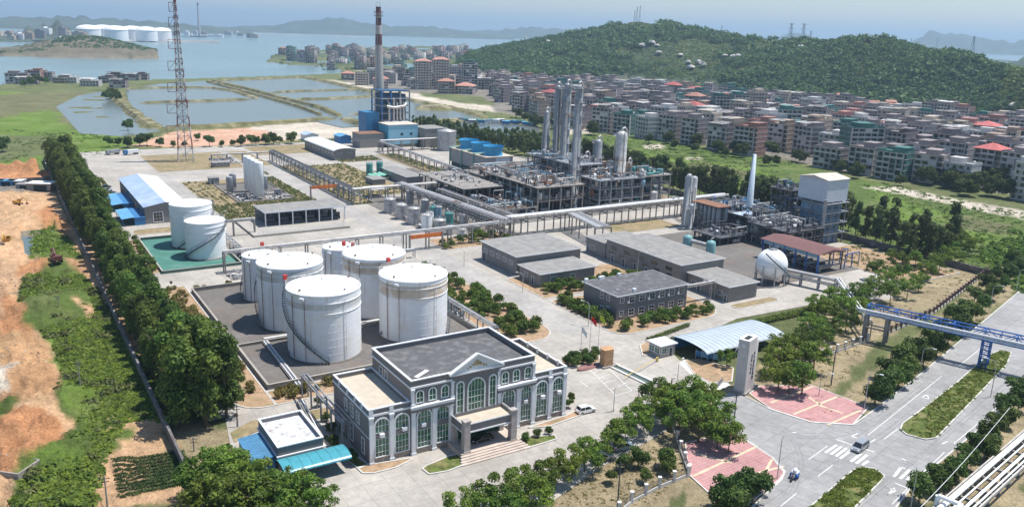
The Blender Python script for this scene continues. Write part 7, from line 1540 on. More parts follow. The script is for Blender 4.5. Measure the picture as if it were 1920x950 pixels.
for k, (px, py, nf, s, r, wh) in enumerate(((778, 168, 11, 'beige', 'orange', 'left tower of the orange-roofed pair'), (812, 168, 11, 'beige', 'orange', 'right tower of the orange-roofed pair'), (838, 160, 8, 'white', 'flat', 'behind the orange-roofed towers'), (868, 172, 12, 'net', 'flat', 'standing by the wooded slope'), (822, 176, 5, 'pink', 'orange', 'in front of the orange-roofed towers'),
    (558, 116, 7, 'grey', 'flat', 'at the headland tip'), (578, 116, 6, 'white', 'flat', 'near the headland tip'), (622, 112, 9, 'net', 'flat', 'on the headland skyline'), (652, 112, 7, 'pink', 'flat', 'on the headland skyline'), (688, 158, 6, 'white', 'flat', 'left of the chimney'), (736, 150, 6, 'beige', 'flat', 'right of the chimney'), (700, 168, 4, 'grey', 'orange', 'behind the chimney'), (666, 160, 5, 'beige', 'flat', 'beside the pond road'), (640, 150, 3, 'grey', 'orange', 'beside the pond road'), (1340, 225, 7, 'net', 'flat', 'wide block in midtown'), (1375, 222, 7, 'net', 'flat', 'beside the wide netted block'), (1408, 218, 7, 'beige', 'flat', 'with small square windows in midtown'), (1590, 310, 8, 'net', 'flat', 'tall dark one near the front row'), (1462, 262, 7, 'net', 'flat', 'half finished in midtown'))):
    X, Y = G(px, py); house(X, Y, nf, s, r, .15, wh, group='tall blocks of the town')
# temple-like halls on the lower slope
for k, (px, py, dz) in enumerate(((1568, 165, 20), (1575, 200, 6), (1628, 205, 4), (1660, 204, 4), (1485, 135, 30), (1075, 158, 3), (1140, 158, 3))):
    X, Y = G(px, max(py, 190)); z = max(0, float(hill(np.array([X * 1.0]), np.array([Y]))[0])); t = root('hillside_hall', 'low hall with orange tiled roof on the lower slope, %s from the left' % ordw((3, 4, 5, 6, 2, 0, 1)[k], 'first'), 'hall', world=(X, Y), rz=.1, z=z + 1, group='orange-roofed halls on the slope')
    m = MB(); m.box(0, 16, 0, 9, -3, 5); m.build('wall', TM['beige'], t); m = MB()
    for q in (0, 1): o = 1.2 - q * 2.4; zz = 5 + q * 2.2; m.add([(-o, -o, zz), (16 + o, -o, zz), (16 + o, 9 + o, zz), (-o, 9 + o, zz), (1, 4.5, zz + 2.6), (15, 4.5, zz + 2.6)], [(0, 1, 5, 4), (1, 2, 5), (2, 3, 4, 5), (3, 0, 4), (3, 2, 1, 0)])
    m.build('roof', orroof, t)
# houses beyond the left marsh
for k, (px, py, nf, s, r) in enumerate(((48, 152, 4, 'pink', 'flat'), (66, 151, 3, 'grey', 'flat'), (10, 155, 3, 'grey', 'flat'), (28, 158, 2, 'grey', 'tin'), (100, 156, 2, 'beige', 'tin'), (112, 156, 2, 'white', 'tin'), (150, 162, 2, 'white', 'tin'), (185, 156, 2, 'grey', 'flat'), (200, 150, 2, 'grey', 'tin'), (250, 150, 2, 'grey', 'flat'), (235, 151, 2, 'grey', 'tin'), (205, 165, 2, 'grey', 'tin'))):
    X, Y = G(px, py); house(X, Y, nf, s, r, .2, '%s from left beyond the marsh' % ordw(k, 'first'), group='houses beyond the left marsh')

def merge_far_houses(keep=285):
    """the smallest, farthest houses become one mass; the nearest keep their own objects"""
    L = sorted([o for o in bpy.data.objects if o.get('category') == 'house'], key=lambda o: o.location.length); far = [o for o in L[keep:] if o.type == 'MESH' and o.get('group') != 'tall blocks of the town']; mats, V, LS, MI, n0 = [], [], [], [], 0; sizes = []
    for o in far:
        me = o.data; n = len(me.vertices); v = np.empty(n * 3, np.float32); me.vertices.foreach_get('co', v); M = np.array(Matrix.LocRotScale(o.location, o.rotation_euler, o.scale)); v = v.reshape(-1, 3) @ M[:3, :3].T + M[:3, 3]; V.append(v)
        l = np.empty(len(me.loops), np.int32); me.loops.foreach_get('vertex_index', l); LS.append(l + n0); t = np.empty(len(me.polygons), np.int32); me.polygons.foreach_get('loop_total', t); sizes.append(t); mi = np.empty(len(me.polygons), np.int32); me.polygons.foreach_get('material_index', mi); mp = []
        for m in me.materials:
            if m not in mats: mats.append(m)
            mp.append(mats.index(m))
        MI.append(np.array(mp, np.int32)[mi]); n0 += n
    V = np.concatenate(V); LS = np.concatenate(LS); T = np.concatenate(sizes); MI = np.concatenate(MI); me = bpy.data.meshes.new('distant_houses'); me.vertices.add(len(V)); me.vertices.foreach_set('co', V.ravel().astype(np.float32)); me.loops.add(len(LS)); me.loops.foreach_set('vertex_index', LS)
    me.polygons.add(len(T)); me.polygons.foreach_set('loop_start', np.concatenate([[0], np.cumsum(T)[:-1]]).astype(np.int32)); me.polygons.foreach_set('loop_total', T)
    for m in mats: me.materials.append(m)
    me.polygons.foreach_set('material_index', MI); me.update(calc_edges=True); o = bpy.data.objects.new('distant_houses', me); COL.objects.link(o); tag(o, kind='stuff')
    for q in far: bpy.data.objects.remove(q)
merge_far_houses()
# ============================================================ VEHICLES, STREET FURNITURE, FAR THINGS
def person(label, x, y, rz, z=.12, shirt=(.05, .06, .1), pose='stand', trousers=(.05, .05, .07)):
    """one continuous skinned figure with hair and clothing as parts"""
    t = root('person', label, 'person', world=(x, y), rz=rz, z=z); sit = pose == 'ride'; h = .55 if sit else .92
    V = [(0, 0, h), (0, 0, h + .25), (0, 0, h + .48), (0, 0, h + .56), (0, .01, h + .70)]; E_ = [(0, 1), (1, 2), (2, 3), (3, 4)]; Rr = [.15, .14, .17, .06, .105]
    for s in (-1, 1):
        k = len(V); V += [(s * .2, 0, h + .46), (s * .26, .06 if not sit else .2, h + .2), (s * .24, .14 if not sit else .45, h + .02 if not sit else h + .15), (s * .24, .17 if not sit else .52, h - .06 if not sit else h + .14)]; E_ += [(2, k), (k, k + 1), (k + 1, k + 2), (k + 2, k + 3)]; Rr += [.075, .05, .038, .035]
        k = len(V); V += [(s * .1, 0, h - .06), (s * .11, .4 if sit else s * .06, h * .52 if not sit else h), (s * .11, .38 if sit else s * .1, .09), (s * .12, .52 if sit else s * .1 + .15, .05)]; E_ += [(0, k), (k, k + 1), (k + 1, k + 2), (k + 2, k + 3)]; Rr += [.1, .075, .05, .045]
    me = bpy.data.meshes.new('body'); me.from_pydata(V, E_, []); me.materials.append(mat('skin_tone', (.45, .28, .2), .6)); o = bpy.data.objects.new('body', me); link(o, t)
    sk_ = o.modifiers.new('skin', 'SKIN'); me.skin_vertices.new() if not me.skin_vertices else None
    for v_, r_ in zip(me.skin_vertices[0].data, Rr): v_.radius = (r_, r_)
    me.skin_vertices[0].data[0].use_root = True; ss = o.modifiers.new('sub', 'SUBSURF'); ss.levels = 1; ss.render_levels = 1
    m = MB(); m.lathe([(.01, h - .1), (.2, h - .08), (.17, h + .2), (.21, h + .42), (.09, h + .53)], 12); m.v = [(x_ * 1.12, y_ * .8, z_) for x_, y_, z_ in m.v]
    for s in (-1, 1): m.tube((s * .2, 0, h + .46), (s * .265, .06 if not sit else .2, h + .2), .09, .07, 8)
    m.build('shirt', mat('shirt_%d' % int(shirt[0] * 999), shirt, .8), t); m = MB()
    for s in (-1, 1):
        m.tube((s * .1, 0, h), (s * .11, .4 if sit else s * .06, h * .52 if not sit else h), .125, .1, 8); m.tube((s * .11, .4 if sit else s * .06, h * .52 if not sit else h), (s * .11, .38 if sit else s * .1, .12), .1, .075, 8)
    m.build('trousers', mat('trousers_%d' % int(trousers[0] * 999), trousers, .8), t); m = MB(); m.lathe([(.118, h + .69), (.12, h + .76), (.08, h + .83), (.01, h + .85)], 10); m.build('hair', black, t); return t
def car(label, x, y, rz, col, kind='suv', name='parked_car', z=.12, group=None):
    L, Wd, H = dict(suv=(4.6, 1.85, 1.68), sedan=(4.8, 1.82, 1.45), mpv=(4.8, 1.85, 1.75))[kind]; t = root(name, label, 'car', world=(x, y), z=z, rz=rz, group=group); bm_ = mat('car_paint_%d' % int(col[0] * 1000), col, .25, metal=.2, var=.02, spec=.6)
    hb, rf = dict(suv=(.98, (-2.05, -1.75, .35, 1.15)), sedan=(.88, (-1.75, -1.0, .3, 1.15)), mpv=(1.0, (-2.2, -1.95, .75, 1.65)))[kind]
    b = MB(); low = [(-L / 2, .42), (-L / 2 + .05, hb - .1), (-L / 2 + .25, hb), (L / 2 - 1.1, hb), (L / 2 - .2, hb - .16), (L / 2, .62), (L / 2 - .02, .3), (-L / 2 + .1, .3)]
    def ext(mb, P, w0, w1=None):
        w1 = w1 if w1 is not None else w0; n = len(P); zt = max(p[1] for p in P); zb = min(p[1] for p in P); ww = [lerp(w0, w1, (p[1] - zb) / max(.01, zt - zb)) / 2 for p in P]
        mb.add([(p[0], -w_, p[1]) for p, w_ in zip(P, ww)] + [(p[0], w_, p[1]) for p, w_ in zip(P, ww)], [list(range(n)), list(range(n, 2 * n))[::-1]] + [(i, n + i, n + (i + 1) % n, (i + 1) % n) for i in range(n)])
    ext(b, low[::-1], Wd, Wd * .97); bo = b.build('body', bm_, t)
    g = MB(); ext(g, [(rf[0], hb), (rf[1], H - .07), (rf[2], H - .07), (rf[3], hb)][::-1], Wd * .94, Wd * .76); g.build('window', glassd, t)
    r = MB(); ext(r, [(rf[1] + .02, H - .1), (rf[1] + .12, H), (rf[2] - .12, H), (rf[2] + .06, H - .1)][::-1], Wd * .8, Wd * .72); r.build('roof', bm_, t)
    p = MB()
    for s in (-1, 1):
        for x0, x1 in ((rf[0], rf[1]), (rf[3], rf[2])): p.beam((x0, s * Wd * .47, hb), (x1, s * Wd * .385, H - .05), .07)
        p.beam(((rf[1] + rf[2]) / 2, s * Wd * .475, hb), ((rf[1] + rf[2]) / 2, s * Wd * .39, H - .05), .08)
    p.build('pillar', bm_, t)
    for s in (-1, 1):
        for x0 in (-L / 2 + .85, L / 2 - .88):
            w_ = MB(); w_.tube((x0, s * (Wd / 2 - .2), .33), (x0, s * (Wd / 2 + .02), .33), .34, n=16); wo = w_.build('wheel', black, t); w_ = MB(); w_.tube((x0, s * (Wd / 2), .33), (x0, s * (Wd / 2 + .03), .33), .2, n=12); w_.build('rim', steel, wo)
        h_ = MB(); h_.cb(L / 2 - .12, s * Wd * .36, .6, .25, .4, .16); h_.build('headlight', white, t); h_ = MB(); h_.cb(-L / 2 + .05, s * Wd * .4, .7, .1, .2, .3); h_.build('tail_light', redp, t)
        h_ = MB(); h_.cb(rf[3] - .25, s * (Wd / 2 + .08), hb, .12, .2, .14); h_.build('mirror', bm_, t)
    return t
HWY = math.radians(44)
car('silver people carrier driving down the highway over the crossing', *G(1612, 842), HWY + math.pi, (.33, .35, .37), 'mpv', 'moving_car'); car('white parked SUV with dark windows right of the office building', *G(1098, 773), AL - .05, (.78, .78, .78))
car('black parked saloon under the office car porch', *W(53.5 + 22.4, 132.6 - 3.4), AL + math.pi, (.015, .015, .02), 'sedan', z=1.1); car('silver saloon parked half under the forecourt trees', *G(1128, 862), AL - .1, (.6, .62, .64), 'sedan'); car('blue-grey car parked under the forecourt trees, behind the silver saloon', *G(1168, 842), AL - .1, (.2, .28, .34), 'suv')
for k, p in enumerate(((199, 352), (200, 358), (207, 362))): car('dark car parked beside the long warehouse, %s of three' % ordw(k), *G(*p), AL, (.03 + .2 * k, .04 + .2 * k, .06 + .2 * k), 'sedan', group='cars beside the long warehouse')
def truck(label, x, y, rz, cab, bodyc, L=8):
    t = root('truck', label, 'truck', world=(x, y), rz=rz, z=.12); m = MB(); m.box(L / 2 - 2, L / 2, -1.15, 1.15, .6, 2.8); m.build('cab', cab, t); m = MB(); m.box(-L / 2, L / 2 - 2.2, -1.2, 1.2, 1.1, 2.9); m.build('cargo_box', bodyc, t); m = MB(); m.box(L / 2 - .1, L / 2 + .02, -1, 1, 1.7, 2.6); m.build('windscreen', glassd, t)
    for x_ in (-L / 2 + 1, -L / 2 + 2.2, L / 2 - 1):
        for s in (-1, 1): m = MB(); m.tube((x_, s * .85, .5), (x_, s * 1.15, .5), .5, n=14); m.build('wheel', black, t)
truck('blue-cabbed lorry with white box parked on the far yard', *G(246, 290), AL + math.pi + .3, blue, white, 9); truck('pale lorry by the far hedge left of the blue one', *G(212, 290), AL + math.pi + .3, greypaint, steel, 8)
def digger(label, x, y, rz, c, z=1.2, s=1):
    t = root('excavator', label, 'excavator', world=(x, y), rz=rz, z=z); t.scale = (s, s, s)
    for q in (-1, 1): m = MB(); m.box(-2, 2, q * 1.1 - .3, q * 1.1 + .3, 0, .8); m.build('track', black, t)
    m = MB(); m.box(-2.1, 1.2, -1.3, 1.3, .95, 2.0); m.box(-2.1, -.6, -1.3, 1.3, 2.0, 2.4); m.build('body', c, t); m = MB(); m.box(-.2, 1.2, .2, 1.25, 2.0, 3.1); m.build('cab', c, t); m = MB(); m.box(-.1, 1.23, .3, 1.28, 2.3, 2.95); m.build('window', glassd, t)
    m = MB(); m.beam((1.1, -.3, 1.6), (3.2, -.3, 4.3), .45); m.beam((3.2, -.3, 4.3), (5.4, -.3, 3.0), .4); m.build('boom', c, t); m = MB(); m.beam((5.4, -.3, 3.1), (5.2, -.3, 1.2), .3); m.build('arm', c, t); m = MB(); m.box(4.7, 5.7, -.8, .2, .5, 1.3); m.build('bucket', darksteel, t)
yel = mat('machine_yellow', (.55, .30, .06), .5, var=.15, dirt=(.35, .25, .15), dscale=1)
digger('dark red excavator on the mound beside the weeds', *G(108, 505), 2.4, mat('machine_red', (.14, .05, .05), .5), 2.6, .95); digger('yellow excavator on the sandy road at the left edge', *G(14, 460), -1.2, yel, .8, .95); digger('small yellow excavator near the red mound', *G(34, 388), 0, yel, 1.0, .8)
# three-wheeler with a white load and its rider
x, y = G(1486, 900); t = root('cargo_tricycle', 'small three-wheeled cargo motorbike piled with white sacks on the highway', 'tricycle', world=(x, y), z=.12, rz=HWY + math.pi + .2)
m = MB(); m.box(-1.7, -.2, -.75, .75, .55, 1.0); m.build('cargo_bed', bridgeblue, t); m = MB(); m.beam((-.2, 0, .6), (.9, 0, .55), .2); m.beam((.9, 0, .4), (.75, 0, 1.15), .1); m.beam((.75, -.4, 1.15), (.75, .4, 1.15), .06); m.build('frame', darksteel, t)
for p in ((-1.1, -.7), (-1.1, .7), (.95, 0)): m = MB(); m.tube((p[0], p[1] - .07, .3), (p[0], p[1] + .07, .3), .3, n=14); m.build('wheel', black, t)
for k, p in enumerate(((-1.3, -.3, 1.0), (-1.3, .35, 1.0), (-.7, -.3, 1.0), (-.7, .3, 1.0), (-1.1, 0, 1.45), (-.7, .1, 1.4))):
    m = MB(); m.lathe([(.01, 0), (.36, .05), (.42, .25), (.34, .48), (.01, .55)], 9, c=(0, 0)); xx, yy = x + p[0] * math.cos(t.rotation_euler.z) - p[1] * math.sin(t.rotation_euler.z), y + p[0] * math.sin(t.rotation_euler.z) + p[1] * math.cos(t.rotation_euler.z)
    tag(m.build('sack', white, None, (xx, yy, p[2] + .12)), 'white sack piled on the cargo tricycle', 'sack', 'white sacks on the tricycle')
person('rider in a pale top sitting on the cargo tricycle', x + .1 * math.cos(t.rotation_euler.z), y + .1 * math.sin(t.rotation_euler.z), t.rotation_euler.z - math.pi / 2, .2, (.55, .5, .5), 'ride'); person('person in dark clothes standing on the gate road by the water channel', *G(1259, 722), 1.2)
# monument sign
mx_, my_ = G(1395, 741); e0, e1 = G(1395, 741), G(1418, 723); man = math.atan2(e1[1] - e0[1], e1[0] - e0[0]); t = root('monument_sign', 'tall pale stone-tiled monument sign with dark characters at the gate', 'sign', world=(mx_, my_), rz=man, z=.1)
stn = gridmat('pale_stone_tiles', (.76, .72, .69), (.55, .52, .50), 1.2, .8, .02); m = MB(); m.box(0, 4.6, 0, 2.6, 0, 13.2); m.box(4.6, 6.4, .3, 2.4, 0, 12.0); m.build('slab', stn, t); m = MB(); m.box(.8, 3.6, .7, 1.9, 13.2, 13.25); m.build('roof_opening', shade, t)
m = MB(); m.box(-.5, 7, -.5, 3.1, 0, .5); m.build('plinth', concpost, t)
def glyph(mb, r, x, y, z, s, fm):
    for k in range(r.randint(2, 3)): zz = z + s * (.15 + .35 * k); fbox(mb, fm, x + s * r.uniform(0, .15), x + s * r.uniform(.8, 1), y, y + .06, zz, zz + s * .11)
    for k in range(r.randint(1, 3)): xx = x + s * (.15 + .33 * k); fbox(mb, fm, xx, xx + s * .11, y + .002, y + .062, z + s * r.uniform(0, .3), z + s * r.uniform(.75, 1))
r = random.Random(5); fm = lambda u, o, z_: (u, -o, z_)
for c0, n_, z0 in ((1.9, 5, 8.6), (3.3, 7, 9.0)):
    for k in range(n_): m = MB(); glyph(m, r, c0, 0, z0 - k * 1.02, .85, fm); m.build('character', black, t)
m = MB(); m.lathe([(.01, 0), (.5, .01), (.5, .06), (.01, .07)], 14); m.v = [(-z_, 1.3 + x_, 11.9 + y_) for x_, y_, z_ in m.v]; m.build('emblem', white, t)
# sandstone block, flags, notice board, gate
t = root('sandstone_block', 'rough orange sandstone block standing between forecourt and water channel', 'stone', 122, 148.6, .1); m = MB(); m.prism([(0, .2), (2.6, 0), (3.4, 1.2), (3.2, 2.6), (.6, 2.8), (-.1, 1.6)], 0, 4.6); m.build('block', sand, t); m = MB(); m.cb(1.6, 1.4, -.1, 4.4, 3.6, .5); m.build('plinth', concpost, t)
for k, (px, py, H_, c, nm) in enumerate(((1089, 657, 6.5, (.75, .77, .78), 'white'), (1105, 664, 10.5, (.62, .02, .02), 'red'), (1121, 659, 10.2, (.45, .60, .04), 'yellow-green'))):
    X, Y = G(px, py); t = root('flagpole', 'slim flagpole flying the %s flag' % nm, 'flagpole', world=(X, Y), z=.1, rz=-.5); m = MB(); m.tube((0, 0, 0), (0, 0, H_), .07, .04, 8); m.build('pole', steel, t); m = MB(); m.cb(0, 0, 0, .6, .6, .4); m.build('base', concpost, t)
    m = MB(); vs = []; n_ = 8
    for i in range(n_ + 1):
        for j in (0, 1): q = i / n_; vs.append((q * 1.9 * .75, .22 * math.sin(q * 7) * q, H_ - .15 - j * 1.5 - q * q * 1.3))
    m.add(vs, [(i * 2, i * 2 + 1, i * 2 + 3, i * 2 + 2) for i in range(n_)]); m.smooth = True; f_ = m.build('flag', mat('flag_' + nm.replace('-', '_'), c, .8), t)
    if k == 1:
        m = MB()
        for (u, v, s) in ((.28, .35, .17), (.55, .15, .06), (.66, .28, .06), (.66, .45, .06), (.55, .58, .06)):
            for sd in (-1, 1): q = u * .75 / 1.9 / .75; P = [(u * .75 + s * (1 if i % 2 == 0 else .4) * math.cos(i * math.pi / 5), .22 * math.sin(u / 1.9 * 7) * u / 1.9 + sd * .02, H_ - .15 - v - s * (1 if i % 2 == 0 else .4) * math.sin(i * math.pi / 5)) for i in range(10)]; m.add(P, [list(range(10))])
        m.build('star', mat('star_yellow', (.8, .6, .05), .8), f_)
t = root('notice_board', 'blue and white notice boards in front of the car shed', 'board', world=G(1304, 672), z=.1, rz=AL - .95)
for k in range(5): m = MB(); m.box(k * 1.5, k * 1.5 + 1.35, 0, .1, .6, 2.2); m.build('panel', [blue, blueroof][k % 2], t); m = MB(); m.box(k * 1.5 - .1, k * 1.5 - .02, 0, .12, 0, 2.5); m.build('post', white, t)
t = root('sliding_gate', 'grey folding gate beside the monument sign', 'gate', world=G(1338, 736), z=.12, rz=man + .12)
for k in range(9): m = MB(); x_ = k * .75; m.beam((x_, 0, .1), (x_ + .75, 0, 1.6), .07); m.beam((x_ + .75, 0, .1), (x_, 0, 1.6), .07); m.beam((x_, 0, .1), (x_, 0, 1.6), .08); m.beam((x_, 0, 1.6), (x_ + .75, 0, 1.6), .1); m.build('lattice_panel', steel, t)
m = MB(); m.cb(-.4, 0, 0, .8, .7, 1.5); m.build('motor_box', greypaint, t)
for p, L_, lb in (((1220, 675), 16, 'long yellow barrier boom across the road beside the guard house'),): X, Y = G(1232, 678); t = root('barrier', lb, 'barrier', world=(X, Y), z=.1, rz=AL + math.pi + .35); m = MB(); m.beam((0, 0, 1), (L_, 0, 1), .15, .12); m.build('boom', mat('barrier_yellow', (.6, .45, .15), .6), t); m = MB(); m.cb(0, 0, 0, .5, .5, 1.2); m.build('post', mat('barrier_yellow', (.6, .45, .15)), t)
# fences and walls
def fence(label, pts, post_step=3.4, h=2.0, base=.6, mp=None, group='fences'):
    t = root('fence', label, 'fence', world=(0, 0), rz=0, group=group); P = [G(*p) for p in pts]
    for i in range(len(P) - 1):
        p, q = Vector((*P[i], 0)), Vector((*P[i + 1], 0)); L_ = (q - p).length; d = (q - p) / L_; n_ = max(1, int(L_ / post_step)); m = MB(); m.beam(p + Vector((0, 0, base / 2 - .1)), q + Vector((0, 0, base / 2 - .1)), .35, base + .3); m.build('plinth_wall', kerbm, t)
        r_ = MB(); k = 0
        for z_ in (base + .15, h - .3): r_.beam(p + Vector((0, 0, z_)), q + Vector((0, 0, z_)), .06)
        s_ = 0
        while s_ < L_: r_.beam(p + d * s_ + Vector((0, 0, base)), p + d * s_ + Vector((0, 0, h - .1)), .045); s_ += .32
        r_.build('railing', darksteel, t)
        for k in range(1 if i else 0, n_ + 1): c = p + d * (L_ * k / n_); m = MB(); m.cb(c.x, c.y, 0, .5, .5, h + .15); m.cb(c.x, c.y, h + .15, .68, .68, .14); m.build('post', mp or stn, t)
fence('railing fence with grey stone posts inside the near verge', [(1160, 962), (1184, 942), (1236, 914), (1290, 892)], 3.6); fence('railing fence beside the lower pink plaza', [(1292, 890), (1276, 845), (1258, 790), (1254, 755)], 3.6)
fence('long railing fence between grove and dry verge, below the blue bridge', [(1440, 712), (1524, 676), (1626, 640)], 3.6); fence('long railing fence running uphill from the blue bridge', [(1660, 628), (1750, 588), (1800, 550), (1850, 512)], 3.0, mp=mat('red_brown_post', (.2, .12, .11), .8))
oldw = mat('old_dark_wall', (.14, .13, .13), .9, var=.25, scale=.4, dirt=(.32, .3, .29), dscale=.25, streak=.3)
wall_thing('boundary_wall', 'long dark stained boundary wall beside the left tree belt', [W(23, 112), W(23, 330), W(23.2, 540)], 2.5, .3, oldw, z0=0, closed=False, cap=oldw, group='boundary walls')
wall_thing('boundary_wall', 'dark boundary wall behind the right half of the plant', [W(297, 150), W(298, 300), W(299, 440), W(330, 530)], 2.6, .3, oldw, z0=0, closed=False, group='boundary walls')
wall_thing('boundary_wall', 'low dark wall in front of the dark fence of the site sheds', [G(-60, 352), G(95, 343)], 3.2, .3, oldw, z0=0, closed=False, group='boundary walls')
t = root('concrete_tank', 'open square concrete basin at the bottom left edge', 'basin', world=G(37, 912), rz=math.radians(170), z=.3); m = MB(); parapet(m, 0, 9, -5.5, 0, -1, 2.2, .3); m.build('wall', bw, t); m = MB(); m.box(.3, 8.7, -5.2, -.3, -1, .3); m.build('floor', rooftan, t)
for k, (px, py, w_, d_, h_, mm, rr) in enumerate(((72, 360, 11, 7, 3.2, concpost, whiteroof), (8, 352, 8, 5, 2.6, blue, blueroof), (26, 352, 7, 5, 2.6, white, tinroof), (-14, 352, 8, 5, 2.6, blue, blueroof), (42, 358, 6, 4, 2.4, greypaint, roofgrey), (46, 322, 4, 2.5, 2.4, white, greypaint))):
    X, Y = G(px, py); t = root('site_hut', ('open-fronted concrete shed with white roof near the tree belt', 'small blue site hut, right of the two blue ones', 'white site hut beside the blue ones', 'small blue site hut at the left edge', 'small grey site hut between white hut and concrete shed', 'white container behind the dark site wall')[k], 'hut', world=(X - w_ / 2, Y), rz=.05, z=.6)
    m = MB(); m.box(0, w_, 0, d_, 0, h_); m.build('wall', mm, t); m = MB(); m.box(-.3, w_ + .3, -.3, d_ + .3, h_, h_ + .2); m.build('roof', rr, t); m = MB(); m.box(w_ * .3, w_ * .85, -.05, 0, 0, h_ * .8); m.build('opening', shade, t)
# lamps and poles
def lamp(x, y, H, rz, label, arm=2.2, m=None, two=False, name='street_lamp', group='street lamps'):
    t = root(name, label, 'street lamp', world=(x, y), rz=rz, z=.1, group=group); p = MB(); p.tube((0, 0, 0), (0, 0, H * .9), .11, .07, 8); P = [(0, 0, H * .9), (arm * .12, 0, H * .96), (arm * .4, 0, H), (arm, 0, H * 1.01)]; p.path(P, .055, 6); p.build('pole', m or insul, t); h_ = MB(); h_.cb(arm + .3, 0, H * 1.01 - .05, .8, .28, .14); h_.build('lamp_head', white, t)
for k, (px, py, H_, rz) in enumerate(((1457, 897, 9, .3), (1620, 768, 9, -.6), (1535, 742, 5.5, 0), (1706, 960, 9, 2.3), (1857, 745, 9, 2.3), (1855, 580, 8, -.6), (1905, 548, 8, -.6), (1755, 655, 8, -.6), (1724, 700, 7, -.6), (980, 548, 6, 2.5), (1103, 612, 7, 2.5), (1194, 525, 10, 0), (870, 500, 6, 2.5), (1331, 570, 7, 2.5), (645, 425, 6, 2.5), (753, 455, 6, 2.5), (590, 350, 6, 2.5), (542, 320, 6, 2.5), (415, 425, 6, 1), (510, 355, 7, 1), (370, 380, 6, 1), (1265, 780, 7, 0), (1376, 690, 5, 1), (1270, 715, 5, 1), (1150, 772, 6, .5))):
    lamp(*G(px, py), H_, rz, 'slim curved street lamp, %s in the order from the lower plaza round the plant' % ordw(k, 'first'))
for k, (px, py, H_) in enumerate(((1157, 958, 9.5), (1558, 722, 9), (1374, 808, 9), (203, 962, 7), (152, 735, 7.5), (112, 592, 6), (446, 800, 5), (364, 845, 3), (1470, 720, 6))):
    X, Y = G(px, py); t = root('utility_pole', 'thin dark utility pole, ' + ('inside the near fence', 'on the dry verge below the blue bridge', 'beside the gate road', 'in the weeds at the bottom left', 'in the middle of the green weeds', 'in the upper green weeds', 'on the bend of the plant road', 'beside the boundary wall', 'in the grove behind the plaza')[k], 'pole', world=(X, Y), rz=.4, group='utility poles'); m = MB(); m.tube((0, 0, -.3), (0, 0, H_), .16, .1, 8); m.build('pole', darksteel if k < 3 else concpost, t)
    m = MB(); m.beam((-.8, 0, H_ - .5), (.8, 0, H_ - .5), .1); m.beam((-.6, 0, H_ - 1.1), (.6, 0, H_ - 1.1), .1); m.build('crossarm', darksteel, t)
t = root('overhead_cable', 'pale cable hanging over the dark trees at the lower right', 'cable', world=(0, 0), rz=0); m = MB(); A = Vector((*G(1640, 1035, 8), 8)); B = Vector((*G(1893, 764, 8), 8)); m.path([tuple(A.lerp(B, i / 10) + Vector((0, 0, -1.2 * math.sin(math.pi * i / 10)))) for i in range(11)], .05, 5); m.build('wire', whitetrim, t)
# ------------------------------------------------------------ far shore: gas tanks, port, ships, pylons
def bear(px, dist): x, y = G(px, 200); l = math.hypot(x, y); return x / l * dist, y / l * dist
for k, (px, d_, R_, H_) in enumerate(((180, 3380, 40, 46), (207, 3560, 40, 46), (230, 3360, 40, 46), (260, 3560, 38, 46), (286, 3400, 37, 46), (314, 3480, 34, 44))):
    X, Y = bear(px, d_); t = root('gas_tank', 'huge white domed gas tank on the far shore, %s from the left' % ordw(k, 'first'), 'storage tank', world=(X, Y), z=2, rz=0, group='white gas tanks on the far shore'); m = MB(); m.lathe([(R_, 0), (R_, H_ * .8)], 48); m.build('shell', mat('far_tank_white', (.85, .85, .85), .6, var=.02), t)
    m = MB(); m.lathe([(R_ + 1, H_ * .8), (R_ + 1, H_ * .83)] + [(max(.01, R_ * math.cos(q)), H_ * .83 + R_ * .34 * math.sin(q)) for q in np.linspace(0, math.pi / 2, 8)], 48); m.build('dome', MATS['far_tank_white'], t)
rp = random.Random(8)
for k in range(44):
    px = rp.uniform(-5, 170) if k < 32 else rp.uniform(330, 480); d_ = rp.uniform(3020, 3300) if k < 32 else rp.uniform(4300, 5200); X, Y = bear(px, d_); w_, dd_, h_ = rp.uniform(14, 40), rp.uniform(12, 25), rp.uniform(8, 26); m = MB(); m.box(0, w_, 0, dd_, 0, h_); m.box(w_ * .2, w_ * .6, 0, dd_, h_, h_ + 4)
    o = m.build('harbour_building', rp.choice([whiteroof, TM['white'], TM['grey'], TM['beige'], TM['tan']]), None, (X, Y, 4 + (rp.uniform(0, 18) if 60 < px < 150 else 0))); tag(o, 'small pale building on the far harbour shore, %s from the left' % ordw(k, 'first'), 'building', 'buildings on the far shore')
X, Y = bear(383, 4600); t = root('chimney', 'faint slim chimney far across the water', 'chimney', world=(X, Y), z=0); m = MB(); m.lathe([(7, 0), (4, 150)], 16); m.build('shaft', MATS['haze_muted_white_band'], t); m = MB(); m.lathe([(4.1, 150), (3.9, 165)], 16); m.build('band', MATS['haze_muted_red_band'], t)
